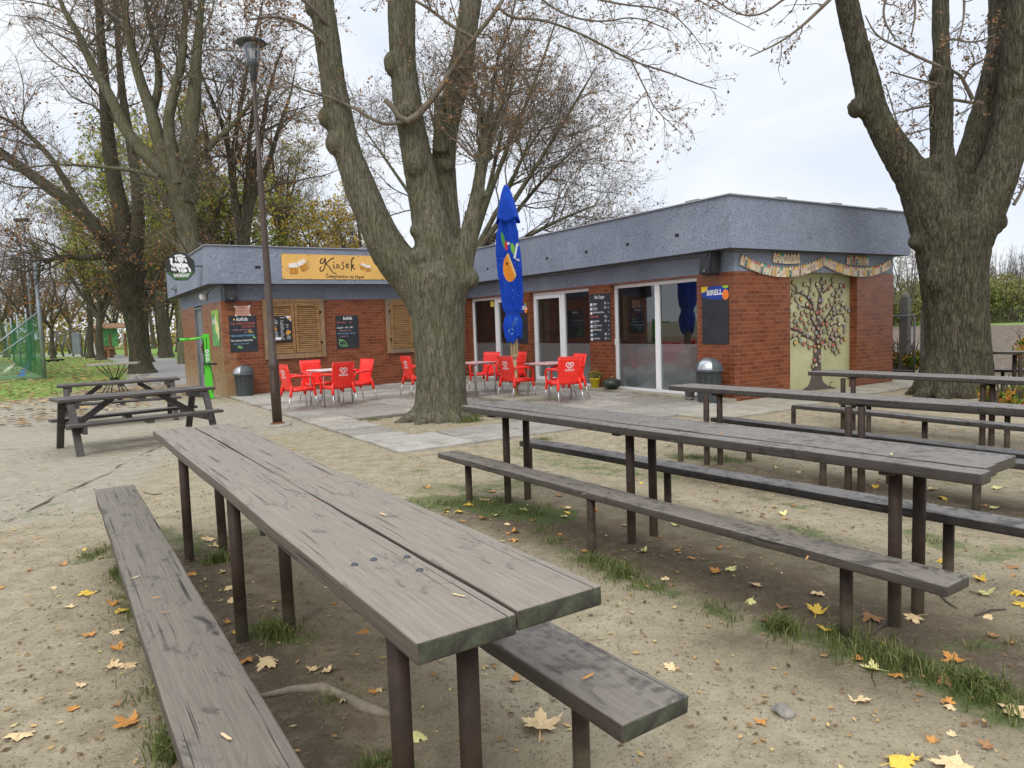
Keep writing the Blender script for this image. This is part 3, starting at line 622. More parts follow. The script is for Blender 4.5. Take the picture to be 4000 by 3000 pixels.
mb = MB(); mb.add(ring(out, ZF - .001), [tuple(range(n))[::-1]]); mb.add(ring(inn, ZT - .03), [tuple(range(n))]); roof = mb.build('roof', 'roof_felt', kiosk)
# soffit under the overhang
mb = MB(); mb.add(ring(out, ZF - .004), [tuple(range(n))[::-1]]); mb.build('soffit', 'soffit', kiosk)
mb = MB(); e = .035                                   # metal edge strip with laps
o2 = [(-oA - e, -oS - e), (W + oE + e, -oS - e), (W + oE + e, D + .3 + e), (-LW - oL - e, D + .3 + e), (-LW - oL - e, LL - oF - e), (-oA - e, LL - oF - e)]
vs = ring(o2, ZT + .004) + ring(o2, ZT + .026) + ring(inn, ZT + .034) + ring(inn, ZT + .004)
fs = [(i + a * n, (i + 1) % n + a * n, (i + 1) % n + b * n, i + b * n) for a, b in ((0, 1), (1, 2), (3, 0)) for i in range(n)]
mb.add(vs, fs)
for x in (.9, 2.6, 4.2): mb.box(x, x + .28, -oS - e, -oS + .2, ZT + .02, ZT + .052)
for y in (.5, 3.4, 6.2): mb.box(-oA - e, -oA + .2, y, y + .3, ZT + .02, ZT + .05)
mb.box(-3.4, -2.9, LL - oF - e, LL - oF + .3, ZT + .02, ZT + .06)
mb.build('roof_edge_flashing', 'flashing', kiosk)
for y, z in [(3.78, 3.10), (2.43, 3.11), (1.05, 3.13), (8.05, 3.08), (5.27, 3.10)]:          # square scupper holes
    mb = MB(); mb.box(-oA - .003, -oA + .01, y - .05, y + .05, z - .035, z + .035, .003); mb.build('scupper_hole', 'black_plastic', kiosk)
mb = MB(); mb.box(-6.12, -5.98, LL - oF - .003, LL - oF + .01, 3.135, 3.205, .003); mb.build('scupper_hole', 'black_plastic', kiosk)
mb = MB()                                             # lighting cable under the soffit
pts = [(-.03, 9.5, ZF - .06), (-.03, 7.0, ZF - .03), (-.03, 5, ZF - .07), (-.03, 2.4, ZF - .04), (-.03, .9, ZF - .06), (-.03, .2, ZF - .03), (.0, -.03, ZF - .045), (1.2, -.03, ZF - .035), (2.6, -.03, ZF - .03)]
mb.tube(pts, .008, 5); mb.build('cable', 'wire', kiosk)
mb = MB(); mb.tube([(-LW - .02, 11.6, 2.62), (-LW - .02, 11.0, 2.72), (-LW - .02, 10.3, ZF - .03), (-LW, LL - .02, ZF - .03), (-6.9, LL - .35, ZF - .02)], .008, 5); mb.build('side_cable', 'wire', kiosk)
# glazed doors in white frames
def glazed(y0, y1, label, split, leaf):
    fr = MB(); x0, x1 = RC - .03, RC + .05; z0, z1 = .05, 2.34; t = .07
    fr.box(x0, x1, y0, y0 + t, z0, z1, .004); fr.box(x0, x1, y1 - t, y1, z0, z1, .004); fr.box(x0, x1, y0 + t, y1 - t, z1 - t, z1, .004); fr.box(x0, x1, y0 + t, y1 - t, z0, z0 + t * .8, .004)
    fr.box(x0 - .004, x1, split - .06, split + .06, z0 + .056, z1 - t, .004)
    panes = [(y0 + t, split - .06), (split + .06, y1 - t)]
    if leaf is not None:
        a, b = panes[leaf]; l = .065
        fr.box(x0 - .02, x1 - .01, a + .004, a + l, z0 + .062, z1 - t - .004, .005); fr.box(x0 - .02, x1 - .01, b - l, b - .004, z0 + .062, z1 - t - .004, .005)
        fr.box(x0 - .02, x1 - .01, a + l, b - l, z1 - t - .09, z1 - t - .004, .005); fr.box(x0 - .02, x1 - .01, a + l, b - l, z0 + .062, z0 + .15, .005)
        panes[leaf] = (a + l, b - l)
    d = fr.build('glazed_door', 'white_pvc', kiosk); d['label'] = label
    for a, b in panes:
        g = MB(); g.box(RC + .008, RC + .014, a, b, 1.055, z1 - t); g.build('pane', 'clear_glass', d)
        g = MB(); g.box(RC + .008, RC + .014, a, b, z0 + .056, 1.053); g.build('frosted_pane', 'frosted_film', d)
    h = MB(); hy = panes[leaf if leaf is not None else 1][1] + .03
    h.box(RC - .075, RC - .05, hy - .012, hy + .012, 1.02, 1.16, .004); h.box(RC - .06, RC - .03, hy - .012, hy + .012, 1.13, 1.155, .003); h.build('handle', 'white_pvc', d)
    return d
glazed(.92, 3.42, 'widest glazed door, nearest to the building corner', 2.10, None)
glazed(4.17, 6.60, 'glazed door between the two menu boards', 5.33, 1)
glazed(7.16, 9.80, 'glazed door beside the inner corner', 8.47, 0)
mb = MB()
for y0, y1 in [(.9, 3.42), (4.17, 6.60), (7.16, 9.80)]: mb.box(.002, .29, y0 - .0, y1, 2.345, ZB - .0)
mb.build('door_lintel', 'brick_tiles', kiosk)
mb = MB(); mb.box(RC - .001, RC + .004, 8.62, 8.80, 2.08, 2.24); mb.build('yellow_sticker', 'door_sticker', kiosk)
# rooms behind the glass
mb = MB(); mb.box(.3, W - .3, .3, D - .3, -.02, .045); mb.box(.3, W - .3, .3, D - .3, 2.70, 2.74); mb.box(3.9, 3.95, .3, D - .3, .045, 2.7); mb.build('room_lining', 'interior_dark', kiosk)
mb = MB()
for k in range(9): mb.box(.62 + .04 * (k % 2), .66 + .04 * (k % 2), 3.05 + .035 * k, 3.085 + .035 * k, .1, 2.3)
mb.build('curtain', 'curtain_teal', kiosk)
mb = MB(); mb.box(1.1, 3.2, .9, 2.9, .72, .76); mb.box(1.09, 1.1, .9, 2.9, .30, .76); mb.build('table_with_red_cloth', 'cloth_red', kiosk)
mb = MB(); T = Matrix.Translation((.62, 2.55, 0)) @ Matrix.Rotation(PI / 2, 4, 'Z'); mb.T = T       # white chair just behind the door
mb.poly([(-.24, .45), (.24, .45), (.26, .80), (.20, .90), (0, .93), (-.20, .90), (-.26, .80)], 0, .03)
me_ = mb.v; mb = MB(); mb.T = Matrix.Translation((.40, 2.72, 0)) @ Matrix.Rotation(-PI / 2, 4, 'Z') @ Matrix.Rotation(PI / 2, 4, 'X')
mb.poly([(-.25, .62), (.25, .62), (.27, .88), (.21, .97), (0, 1.0), (-.21, .97), (-.27, .88)], 0, .03); mb.poly([(-.25, .08), (.25, .08), (.25, .46), (-.25, .46)], 0, .03); mb.poly([(-.25, .46), (-.19, .46), (-.19, .62), (-.25, .62)], 0, .03); mb.poly([(.19, .46), (.25, .46), (.25, .62), (.19, .62)], 0, .03)
mb.build('white_chair_inside', 'interior_white', kiosk)
mb = MB(); mb.box(3.6, 3.88, 4.6, 6.4, .9, 1.3); mb.box(3.6, 3.88, 8.0, 9.4, .8, 1.9); mb.box(3.82, 3.88, 1.0, 2.2, 1.15, 1.9); mb.build('shelving', 'curtain_teal', kiosk)
# mural panel with its painted tree and the wood slices glued on it
mb = MB(); mb.box(1.582, 3.798, .165, .199, -.02, ZB + .02); mural = mb.build('mural_panel', 'mural_ground', kiosk); mural['label'] = 'yellow green panel with a painted brown tree set back between bricks'
MF = frame((1.60, .164, 0), (1, 0, 0))                # mural plane: u to the right, v up
def mu(x, y):                                         # zoomed survey of the mural -> u, v in metres
    u = (x - 320) / 349 * 2.19; v = 2.345 - (y - 133 + (x - 320) * -.012) / 698 * 2.27 * (1 + .035 * (x - 320) / 349); return (u, v)
mb = MB()
mb.poly([mu(*p) for p in [(395, 842), (440, 815), (452, 790), (462, 740), (466, 680), (472, 600), (478, 540), (512, 540), (512, 600), (512, 680), (514, 740), (522, 790), (545, 815), (600, 838)]], 0, .003)
for pts, w_ in [(((494, 560), (492, 450), (495, 380), (502, 300), (508, 240), (520, 200), (512, 160), (512, 145)), (.19, .05)),
    (((490, 560), (470, 520), (430, 505), (400, 470), (360, 462), (335, 440), (322, 415)), (.11, .03)), (((490, 470), (450, 400), (472, 360), (450, 290), (420, 250), (385, 240), (355, 265), (330, 320)), (.08, .025)),
    (((500, 460), (540, 400), (580, 320), (585, 260), (600, 230), (618, 205)), (.09, .025)), (((505, 550), (540, 540), (580, 510), (610, 515), (637, 525)), (.10, .03)), (((510, 250), (545, 225), (570, 185)), (.06, .03)),
    (((470, 360), (440, 330), (400, 325), (375, 285)), (.05, .02)), (((440, 270), (452, 215), (430, 195)), (.045, .02)), (((455, 215), (456, 170)), (.03, .02)), (((385, 240), (342, 212)), (.03, .02)), (((384, 240), (384, 215), (362, 182)), (.03, .02)),
    (((520, 430), (560, 405), (600, 372), (640, 380)), (.06, .02)), (((600, 372), (622, 330), (615, 300)), (.04, .02)), (((560, 450), (600, 430), (640, 452)), (.05, .02)), (((430, 505), (370, 500), (340, 540)), (.04, .02)),
    (((370, 462), (395, 435), (420, 400)), (.04, .02)), (((345, 445), (340, 380), (330, 340)), (.03, .02)), (((560, 530), (590, 560), (597, 600)), (.04, .02)), (((500, 560), (470, 570), (440, 570)), (.04, .02)), (((480, 200), (500, 240)), (.03, .02))]:
    mb.stroke([mu(*p) for p in pts], w_, 0, .004, 2)
mb.stroke([mu(*p) for p in ((590, 838), (562, 830), (560, 800), (575, 798))], .02, 0, .004)
pt = mb.build('painted_tree', 'mural_brown', mural, MF)
SL = [(362,180),(420,192),(456,167),(485,191),(506,180),(536,178),(570,167),(571,195),(341,210),(384,215),(519,208),(549,214),(613,200),(634,202),(452,219),(410,241),(497,228),(472,250),(507,250),(362,250),(335,263),(570,254),(590,228),(590,264),(610,262),(623,235),(444,268),(378,277),(403,279),(353,292),(458,285),(497,290),(513,290),(554,283),(466,306),(434,312),(393,325),(448,325),(500,324),(541,325),(563,314),(592,302),(610,302),(590,333),(326,333),(346,346),(472,341),(626,313),(643,335),(660,358),(522,345),(575,345),(427,352),(408,366),(457,362),(330,365),(353,375),(374,370),(484,364),(501,360),(560,368),(578,372),(597,364),(617,349),(438,378),(634,381),(491,392),(518,390),(463,397),(546,396),(399,398),(571,402),(372,414),(600,408),(643,412),(349,423),(390,431),(419,424),(446,421),(477,427),(514,430),(538,408),(537,438),(562,434),(606,438),(635,452),(372,453),(330,458),(398,468),(425,453),(440,466),(464,460),(492,460),(523,478),(545,463),(577,469),(505,483),(480,487),(548,490),(602,477),(636,480),(339,500),(366,498),(393,500),(419,489),(436,503),(565,497),(588,502),(460,517),(491,506),(517,522),(537,533),(573,530),(616,513),(637,530),(336,539),(374,542),(399,530),(416,550),(437,544),(490,540),(512,551),(563,515),(618,545),(590,540),(472,568),(493,572),(446,573),(554,564),(533,577),(571,566),(597,576),(475,596),(571,597),(588,613),(609,607),(500,635),(473,654),(500,662),(480,683),(465,690)]
variants = []
def slice_geo(mb, u, v, r, k, col):
    mb.cm = 0; mb.disc(u, v, r, .005, .030, 12, r * rnd.uniform(.85, 1.1), rnd.random())
    mb.cm = 1; mb.disc(u, v, r * .88, .030, .0312, 12, r * .8)
    mb.cm = 2 + k; 
    if k == 0: mb.disc(u, v, r * .72, .0312, .0322, 10)
    elif k == 1: mb.stroke([(u - r * .5, v), (u - r * .1, v + r * .4), (u + r * .1, v - r * .4), (u + r * .5, v)], r * .28, 0, .0325, 1)
    elif k == 2: mb.disc(u - r * .2, v, r * .38, .0312, .0322, 8); mb.stroke([(u, v + r * .5), (u + r * .5, v + r * .1), (u + r * .2, v - r * .5)], r * .22, 0, .0325, 1)
    else: mb.stroke([(u + r * .5 * math.cos(a), v + r * .5 * math.sin(a)) for a in [i * PI / 3 for i in range(6)]], r * .2, 0, .0325, 1, True)
for i in range(14):
    mb = MB(); slice_geo(mb, 0, 0, .046, i % 4, 0); c1 = PAINT[(i * 5) % 14]; c2 = PAINT[(i * 3 + 2) % 14]
    o = mb.build('wood_slice', ['slice_bark', 'slice_wood', c1, c2, c1, c2], mural); variants.append(o)
order = list(range(len(SL))); rnd.shuffle(order)
for n_, i in enumerate(order[:100]):
    o = variants[n_] if n_ < 14 else variants[rnd.randrange(14)].copy()
    if n_ >= 14: COL.objects.link(o)
    u, v = mu(*SL[i]); s_ = rnd.uniform(.85, 1.15)
    o.parent = mural; o.matrix_basis = MF @ Matrix.Translation((u, v, 0)) @ Matrix.Rotation(rnd.uniform(-.6, .6), 4, 'Z') @ Matrix.Diagonal((s_, s_, 1, 1))
mb = MB()
for i in order[100:]:
    u, v = mu(*SL[i]); slice_geo(mb, u, v, .044 * rnd.uniform(.8, 1.1), rnd.randrange(4), 0)
o = mb.build('wood_slices', ['slice_bark', 'slice_wood', PAINT[0], PAINT[2], PAINT[7], PAINT[10]], mural, MF); o['kind'] = 'stuff'
# wooden shutters on the front
def shutters(x0, x1, z0, z1, label):
    f = MB(); t = .13; y0, y1 = LL - .055, LL - .004
    f.box(x0, x0 + t, y0, y1, z0, z1, .004); f.box(x1 - t, x1, y0, y1, z0, z1, .004); f.box(x0 + t, x1 - t, y0, y1, z1 - .10, z1, .004); f.box(x0 + t, x1 - t, y0 - .01, y1, z0, z0 + .13, .004)
    fr = f.build('shuttered_window', 'shutter_post', kiosk); fr['label'] = label
    mid = (x0 + x1) / 2
    for a, b in ((x0 + t, mid), (mid, x1 - t)):
        s_ = MB(); a += .006; b -= .006; zz0, zz1 = z0 + .14, z1 - .105; k = .075
        s_.box(a, a + k, y0 - .012, y1, zz0, zz1, .003); s_.box(b - k, b, y0 - .012, y1, zz0, zz1, .003); s_.box(a + k, b - k, y0 - .010, y1, zz1 - .09, zz1, .003); s_.box(a + k, b - k, y0 - .010, y1, zz0, zz0 + .08, .003)
        z = zz0 + .082
        while z < zz1 - .11:
            h = .052 + rnd.uniform(-.003, .003); dx = rnd.uniform(-.002, .002)
            s_.add([(a + k, y0 + .034, z + h), (b - k, y0 + .034, z + h), (b - k, y0 + .006 + dx, z), (a + k, y0 + .006 + dx, z), (a + k, y0 + .014 + dx, z - .002), (b - k, y0 + .014 + dx, z - .002)], [(3, 2, 1, 0), (4, 5, 2, 3)]); z += h
        s_.box(a + k, b - k, y1 - .012, y1, zz0, zz1)
        s_.build('shutter', 'shutter_slat', fr)
        for hz in (zz0 + .25, zz1 - .25):
            hx = a - .02 if a < mid - .1 and b < mid + .1 else b + .02
            h_ = MB(); h_.box(hx - .03, hx + .03, y0 - .016, y0 - .011, hz - .03, hz + .03); h_.tube([(hx, y0 - .018, hz - .035), (hx, y0 - .018, hz + .035)], .007, 6); h_.build('hinge', 'dark_metal', fr)
    return fr
shutters(-5.92, -4.345, .875, 2.415, 'wooden louvred shutters with a menu poster on the left leaf')
shutters(-2.615, -1.04, .87, 2.39, 'wooden louvred shutters half hidden behind the tree trunk')
# grey steel door on the side and its lamp
mb = MB(); mb.box(-LW + .05, -LW + .10, 12.62, 13.86, -.02, 2.30, .004); mb.box(-LW - .01, -LW + .05, 12.62, 12.68, -.02, 2.34, .003); mb.box(-LW - .01, -LW + .05, 13.80, 13.86, -.02, 2.34, .003); mb.box(-LW - .01, -LW + .05, 12.68, 13.80, 2.28, 2.34, .003)
sd_ = mb.build('steel_door', 'steel_door', kiosk)
mb = MB(); mb.box(-LW - .05, -LW + .05, 12.75, 12.79, 1.05, 1.30, .004); mb.box(-LW - .06, -LW - .04, 12.75, 12.9, 1.20, 1.23, .004); mb.build('handle', 'rust', sd_)
mb = MB(); mb.lathe([(.0, -.11), (.07, -.10), (.10, -.04), (.095, .04), (.05, .08), (0, .085)], 16, (-LW - .09, 11.7, 2.58)); mb.box(-LW - .07, -LW, 11.66, 11.74, 2.60, 2.68, .005); mb.build('wall_lamp', 'white_plastic', kiosk)
mb = MB(); mb.box(-LW - .05, -LW, 12.35, 12.50, 1.38, 1.52, .008); mb.build('alarm_box', 'birell_orange', kiosk)
mb = MB(); mb.box(-LW - .02, -LW, 12.16, 12.26, .62, .80, .004); mb.build('socket_box', 'white_plastic', kiosk)
mb = MB(); mb.tube([(-LW - oL - .06, 14.6, 3.0), (-LW - oL - .06, 15.0, 3.0)], .07, 10); mb.build('roof_drain_pipe', 'galvanised', kiosk)
# ---------------------------------------------------------------- things fixed to the walls
def board(name, mw, w, h, t, mat, label, cat, group=None, tl=True):
    mb = MB(); mb.box(0, w, -h, 0, 0, t, min(.004, t * .3)); o = mb.build(name, mat, None, mw); return tag(o, label, cat, group)
# hand lettered boards (origin at the top left corner of each)
def lines(o, rows, mats_order):
    sets = {}
    for body, x, y, s, colr, k in rows:
        mb = sets.setdefault(colr, MB()); put_text(mb, body, x, y, s, .012, **k)
    for c, mb in sets.items(): mb.build('lettering', c, o)
b = board('menu_board', on_front(-6.735, 1.995, .004), .655, .89, .010, 'chalkboard', 'chalk menu board headed kofola under the pink paper notice', 'menu board')
lines(b, [('kofola', .17, -.115, .13, 'chalk_white', dict(bold=.02, shear=.2, sx=.85)), ('1ks GRILOVANÁ', .03, -.21, .085, 'chalk_red', dict(shear=.1, sx=.95)), ('KLOBÁSA', .30, -.285, .07, 'chalk_red', dict(sx=1.0)),
    ('- Cibule, hořčice, chléb', .05, -.355, .05, 'chalk_pink', dict(shear=.3)), ('jen', .36, -.415, .05, 'chalk_pink', dict(shear=.3)), ('95,-', .45, -.42, .08, 'chalk_orange', dict(bold=.02)),
    ('Výborná domácí TLAČENKA', .02, -.505, .058, 'chalk_blue', dict(sx=.82, bold=.01)), ('78,-', .54, -.56, .06, 'chalk_green', dict(bold=.02)),
    ('Náš nakládaný KNEDLÍČEK', .02, -.625, .056, 'chalk_white', dict(sx=.82, bold=.01)), ('- zelenina, cibule, chléb', .05, -.70, .042, 'chalk_blue', dict(shear=.3)), ('70,-', .17, -.80, .085, 'chalk_green', dict(bold=.02))], None)
b['label'] = 'chalk menu board headed kofola under the pink paper notice'
mb = MB(); mb.disc(.125, -.085, .022, .010, .0115); mb.build('cup_emblem', 'chalk_orange', b)
b = board('menu_board', on_front(-4.035, 1.95, .004), .625, .885, .010, 'chalkboard', 'chalk menu board headed kofola between the two shuttered windows', 'menu board')
lines(b, [('kofola', .20, -.11, .12, 'chalk_white', dict(bold=.02, shear=.2, sx=.85)), ('Hot-dog', .03, -.20, .07, 'chalk_red', dict(shear=.2)), ('1ks', .36, -.20, .06, 'chalk_red', dict()), ('Langoš - 1ks - 89,-', .02, -.34, .062, 'chalk_white', dict(shear=.2, bold=.01)),
    ('Hranolky - 60,-', .08, -.42, .055, 'chalk_pink', dict(shear=.3)), ('Velké hranolky - 75 Kč,-', .02, -.495, .052, 'chalk_blue', dict(shear=.2)), ('Kečup 10,-', .10, -.57, .052, 'chalk_pink', dict(shear=.2))], None)
mb = MB(); R_ = [(.16 + .095 * math.cos(a), -.745 + .085 * math.sin(a)) for a in [k * PI / 5 for k in range(10)]]
mb.stroke(R_, .010, 0, .0125, 2, True); mb.stroke([(.09, -.69), (.06, -.62), (.12, -.65), (.17, -.655)], .010, 0, .0125); mb.stroke([(.20, -.80), (.26, -.84), (.30, -.80), (.27, -.76)], .010, 0, .0125); mb.stroke([(.12, -.77), (.16, -.79), (.20, -.76)], .008, 0, .0125); mb.disc(.13, -.72, .008, .01, .0125); mb.disc(.19, -.72, .008, .01, .0125)
mb.build('chalk_drawing', 'chalk_green', b)
b = board('paper_notice', on_front(-6.565, 2.245, .004), .345, .24, .003, 'paper_pink', 'small pink paper notice taped above the chalk menu board', 'notice')
lines(b, [('RODIČE', .09, -.075, .055, 'ink', {}), ('ZODPOVÍDAJÍ', .04, -.14, .05, 'ink', {}), ('ZA SVÉ DĚTI', .06, -.205, .05, 'ink', {})], None)
for o_ in [c for c in b.children]: 
    for v_ in o_.data.vertices: v_.co.z -= .0095
mb = MB(); [mb.box(x, x + .05, y - .03, y + .012, .003, .0035) for x, y in ((-.02, -.005), (.315, -.005), (-.02, -.225), (.315, -.225))]; mb.build('tape', 'white_plastic', b)
b = board('food_poster', on_front(-5.70, 1.965, .075), .475, .65, .004, 'poster_dark', 'black food poster with white lists and two pizzas on the shutter', 'poster')
mb = MB()
for c0 in (.03, .19, .34):
    for k in range(16):
        if rnd.random() < .85 and not (c0 > .3 and k < 4) and not (c0 < .1 and k in (6, 7, 8)): mb.box(c0, c0 + rnd.uniform(.05, .11), -.08 - k * .033 - .008, -.08 - k * .033, .004, .0048)
put_text(mb, 'Menu', .19, -.05, .05, .005); mb.box(.04, .19, -.60, -.53, .004, .0049); mb.add([(.32, 0, .0045), (.47, 0, .0045), (.47, -.14, .0045)], [(0, 2, 1)]); mb.build('lettering', 'chalk_white', b)
mb = MB(); mb.disc(.38, -.42, .065, .004, .006, 16, .045, .4); mb.disc(.43, -.06, .05, .004, .006, 12, .03, .5); mb.disc(.06, -.32, .04, .004, .006); mb.build('pizza_picture', 'beer', b)
# side wall poster
b = board('green_poster', on_side(11.22, 2.18, .004), .98, .92, .004, 'poster_green', 'green printed poster on the side wall of the kiosk', 'poster')
lines(b, [('CENÍK', .08, -.35, .17, 'chalk_white', dict(bold=.02))], None)
mb = MB(); mb.disc(.62, -.35, .17, .004, .007, 14, .27); mb.disc(.80, -.55, .10, .004, .008, 12, .22); mb.build('printed_picture', 'leaf_lemon', b); mb = MB(); mb.box(0, .98, -.10, 0, .004, .0055); mb.disc(.75, -.15, .14, .004, .0075); mb.build('printed_leaf', 'birell_green', b)
for o_ in b.children:
    if o_.name.startswith('lettering'):
        for v_ in o_.data.vertices: v_.co.z -= .004
# tap list
b = board('tap_list_board', on_doors(4.14, 2.18, .004), .725, 1.06, .012, 'chalkboard', 'tall black price board headed Na čepu with nine priced lines', 'menu board')
rows = [('Na čepu', .19, -.11, .11, 'chalk_white', dict(bold=.012, sx=.9))]
for k, (a, a2, p, c) in enumerate([('Radegast', 'Rázná 10', '35', 'chalk_white'), ('Radegast', 'Ryze hořká 12', '43', 'chalk_white'), ('Birell Pomelo & Grep', '', '', 'chalk_white'), ('Vánoční Moc', '', '40,-', 'chalk_red'), ('Birell Světlý', 'nealko pivo', '34', 'chalk_white'), ('Birell Polotmavý', 'nealko pivo', '', 'chalk_white'), ('Birell Ochucený', '', '', 'chalk_white'), ('Kofola', '', '40', 'chalk_blue'), ('Kozel Černý', '', '34', 'chalk_white')]):
    y = -.235 - k * .098; rows.append((a, .13 if c != 'chalk_red' else .03, y, .052 if c != 'chalk_red' else .065, c, dict(bold=.01, sx=.85)))
    if a2: rows.append((a2, .13, y - .032, .030, 'chalk_white', {}))
    if p: rows.append((p, .52, y - .008, .08, 'chalk_white', {}))
    if c != 'chalk_red': rows.append(('Kč', .65, y, .038, 'chalk_white', {}))
lines(b, rows, None)
mb = MB(); 
for k in range(9):
    y = -.235 - k * .098
    if k != 3: mb.poly([(.035, y - .03), (.105, y - .03), (.11, y + .01), (.085, y + .035), (.05, y + .03), (.03, y + .005)], .012, .0135)
mb.build('drink_emblems', 'chalk_white', b)
def birell(mw, w, h, label):
    b = board('promotion_board', mw, w, h, .012, 'chalkboard', label, 'menu board')
    m1 = MB(); m1.poly([(.0, 0), (w, 0), (w, -.22), (w * .85, -.245), (w * .5, -.25), (w * .2, -.225), (0, -.175)], .012, .0135); m1.build('blue_header', 'birell_blue', b)
    m1 = MB(); m1.poly([(.0, 0), (w * .25, 0), (w * .22, -.06), (w * .12, -.10), (0, -.105)], .0135, .015); m1.build('sun_print', 'birell_yellow', b)
    m1 = MB(); m1.disc(w * .90, -.17, .075, .0135, .015, 16, .095); m1.build('orange_print', 'birell_orange', b)
    m1 = MB(); m1.poly([(w * .78, 0), (w, 0), (w, -.045), (w * .9, -.055), (w * .8, -.04)], .0135, .0153); m1.build('leaf_print', 'birell_green', b)
    m1 = MB(); put_text(m1, 'BIRELL', w * .20, -.165, .135, .0160, bold=.03, rot=.02, sx=.95); m1.build('lettering', 'sign_white', b)
    return b
birell(on_doors(.765, 2.14, .004), .635, 1.075, 'blank blackboard with blue BIRELL header near the building corner')
birell(on_doors(7.14, 2.10, .004), .43, 1.05, 'narrow blackboard with blue BIRELL header half hidden by the parasol')
# banner
oF_ = .3815
b = board('kiosk_banner', on_front(-5.47, 3.515, oF_ + .012), 3.35, .63, .004, 'banner_gold', 'golden banner with beer mugs and the words Kiosek Čelechovice na Hané', 'banner')
S = 1.0 / 395                                        # survey: banner zoom pixels to metres
def bp(x, y): return ((x - 78) * .00272 * 1.0, -((y - 58 - (x - 78) * .030) * .00253))
mb = MB()
K = [((462, 105), (440, 130), (437, 155), (455, 160), (478, 140), (487, 95), (490, 140), (482, 190), (462, 232), (440, 238), (430, 222), (438, 198), (450, 195)), ((575, 105), (545, 112), (515, 140), (490, 165), (520, 185), (540, 225), (560, 258), (590, 262)),
     ((568, 170), (566, 200), (572, 212), (582, 205)), ((600, 172), (592, 190), (600, 208), (618, 204), (622, 186), (612, 172), (600, 172)), ((672, 150), (655, 152), (648, 168), (666, 185), (668, 205), (650, 222), (634, 215)),
     ((690, 188), (715, 180), (712, 165), (696, 168), (688, 190), (698, 208), (722, 202)), ((778, 105), (758, 108), (748, 130), (744, 180), (742, 242)), ((744, 195), (760, 180), (768, 172), (764, 188), (750, 196), (762, 215), (785, 218))]
for i, s_ in enumerate(K): mb.stroke([bp(*p) for p in s_], (.034, .026) if i in (0, 6) else (.030, .022) if i == 1 else .024, 0, .007, 3)
mb.disc(*bp(572, 148), .016, .004, .007); put_text(mb, 'Čelechovice na Hané', bp(484, 302)[0], bp(484, 302)[1], .118, .006, rot=-.012, bold=.012, sx=1.03); mb.build('lettering', 'ink', b)
def mug(o, cx, cy, s, rot, flip=1):
    c, d = math.cos(rot), math.sin(rot)
    def T(p): x, y = p[0] * flip, p[1]; return (cx + s * (x * c - y * d), cy + s * (x * d + y * c))
    m1 = MB(); m1.poly([T(p) for p in [(-.36, -.5), (.36, -.5), (.42, .25), (-.42, .25)]], .004, .007); m1.build('mug', 'beer', o)
    m1 = MB(); m1.poly([T(p) for p in [(-.46, .2), (-.38, .12), (-.2, .18), (0, .1), (.2, .2), (.38, .1), (.47, .24), (.5, .45), (.3, .62), (.05, .58), (-.15, .66), (-.4, .56), (-.52, .4)]], .007, .009); m1.build('foam', 'foam', o)
    m1 = MB(); 
    for q in [[(-.36, -.5), (.36, -.5)], [(-.36, -.5), (-.42, .25)], [(.36, -.5), (.42, .25)], [(-.15, -.42), (-.17, .15)], [(.12, -.42), (.14, .12)]]: m1.stroke([T(p) for p in q], .045 * s, 0, .0085, 0)
    m1.stroke([T(p) for p in [(.40, .15), (.68, .2), (.76, -.05), (.62, -.3), (.38, -.32)]], .07 * s, 0, .0085, 2); m1.build('mug_outline', 'glass_line', o)
    m1 = MB(); m1.stroke([T(p) for p in [(.40, .15), (.68, .2), (.76, -.05), (.62, -.3), (.38, -.32)]], .03 * s, 0, .0095, 2); m1.build('mug_handle', 'pale_line', o)
mug(b, *bp(185, 210), .245, .03, -1); mug(b, *bp(275, 180), .245, .50, 1); mug(b, *bp(862, 200), .155, -.42, -1); mug(b, *bp(912, 218), .155, .0, 1)
mb = MB()
for x in [.03 + i * .66 for i in range(6)]: mb.disc(x, -.025, .012, .004, .008); mb.disc(x, -.605, .012, .004, .008)
mb.disc(.02, -.32, .012, .004, .008); mb.build('eyelets', 'dark_metal', b)
# speakers
def speaker(mw, label):
    root = empty('loudspeaker', mw, label, 'loudspeaker', 'black loudspeakers under the eaves')
    mb = MB(); T = Matrix.Rotation(math.radians(-6), 4, 'X'); mb.T = T; mb.box(-.15, .15, -.22, .22, 0, .25, .02); mb.build('cabinet', 'black_plastic', root)
    mb = MB(); mb.T = T; mb.disc(0, -.06, .11, .25, .258, 20); mb.disc(0, .13, .07, .25, .262, 16, .05); mb.build('cone', 'speaker_grille', root)
    mb = MB(); mb.T = T; mb.box(-.02, .02, -.17, -.155, .25, .262); mb.build('badge', 'bin_silver', root)
    mb = MB(); mb.box(-.05, .05, -.03, .03, -.12, 0, .004); mb.build('bracket', 'dark_metal', root)
speaker(on_front(-6.70, 2.55, .07), 'black loudspeaker above the chalk board at the far corner')
speaker(on_doors(.40, 2.55, .07), 'black loudspeaker above the blank board at the near corner')
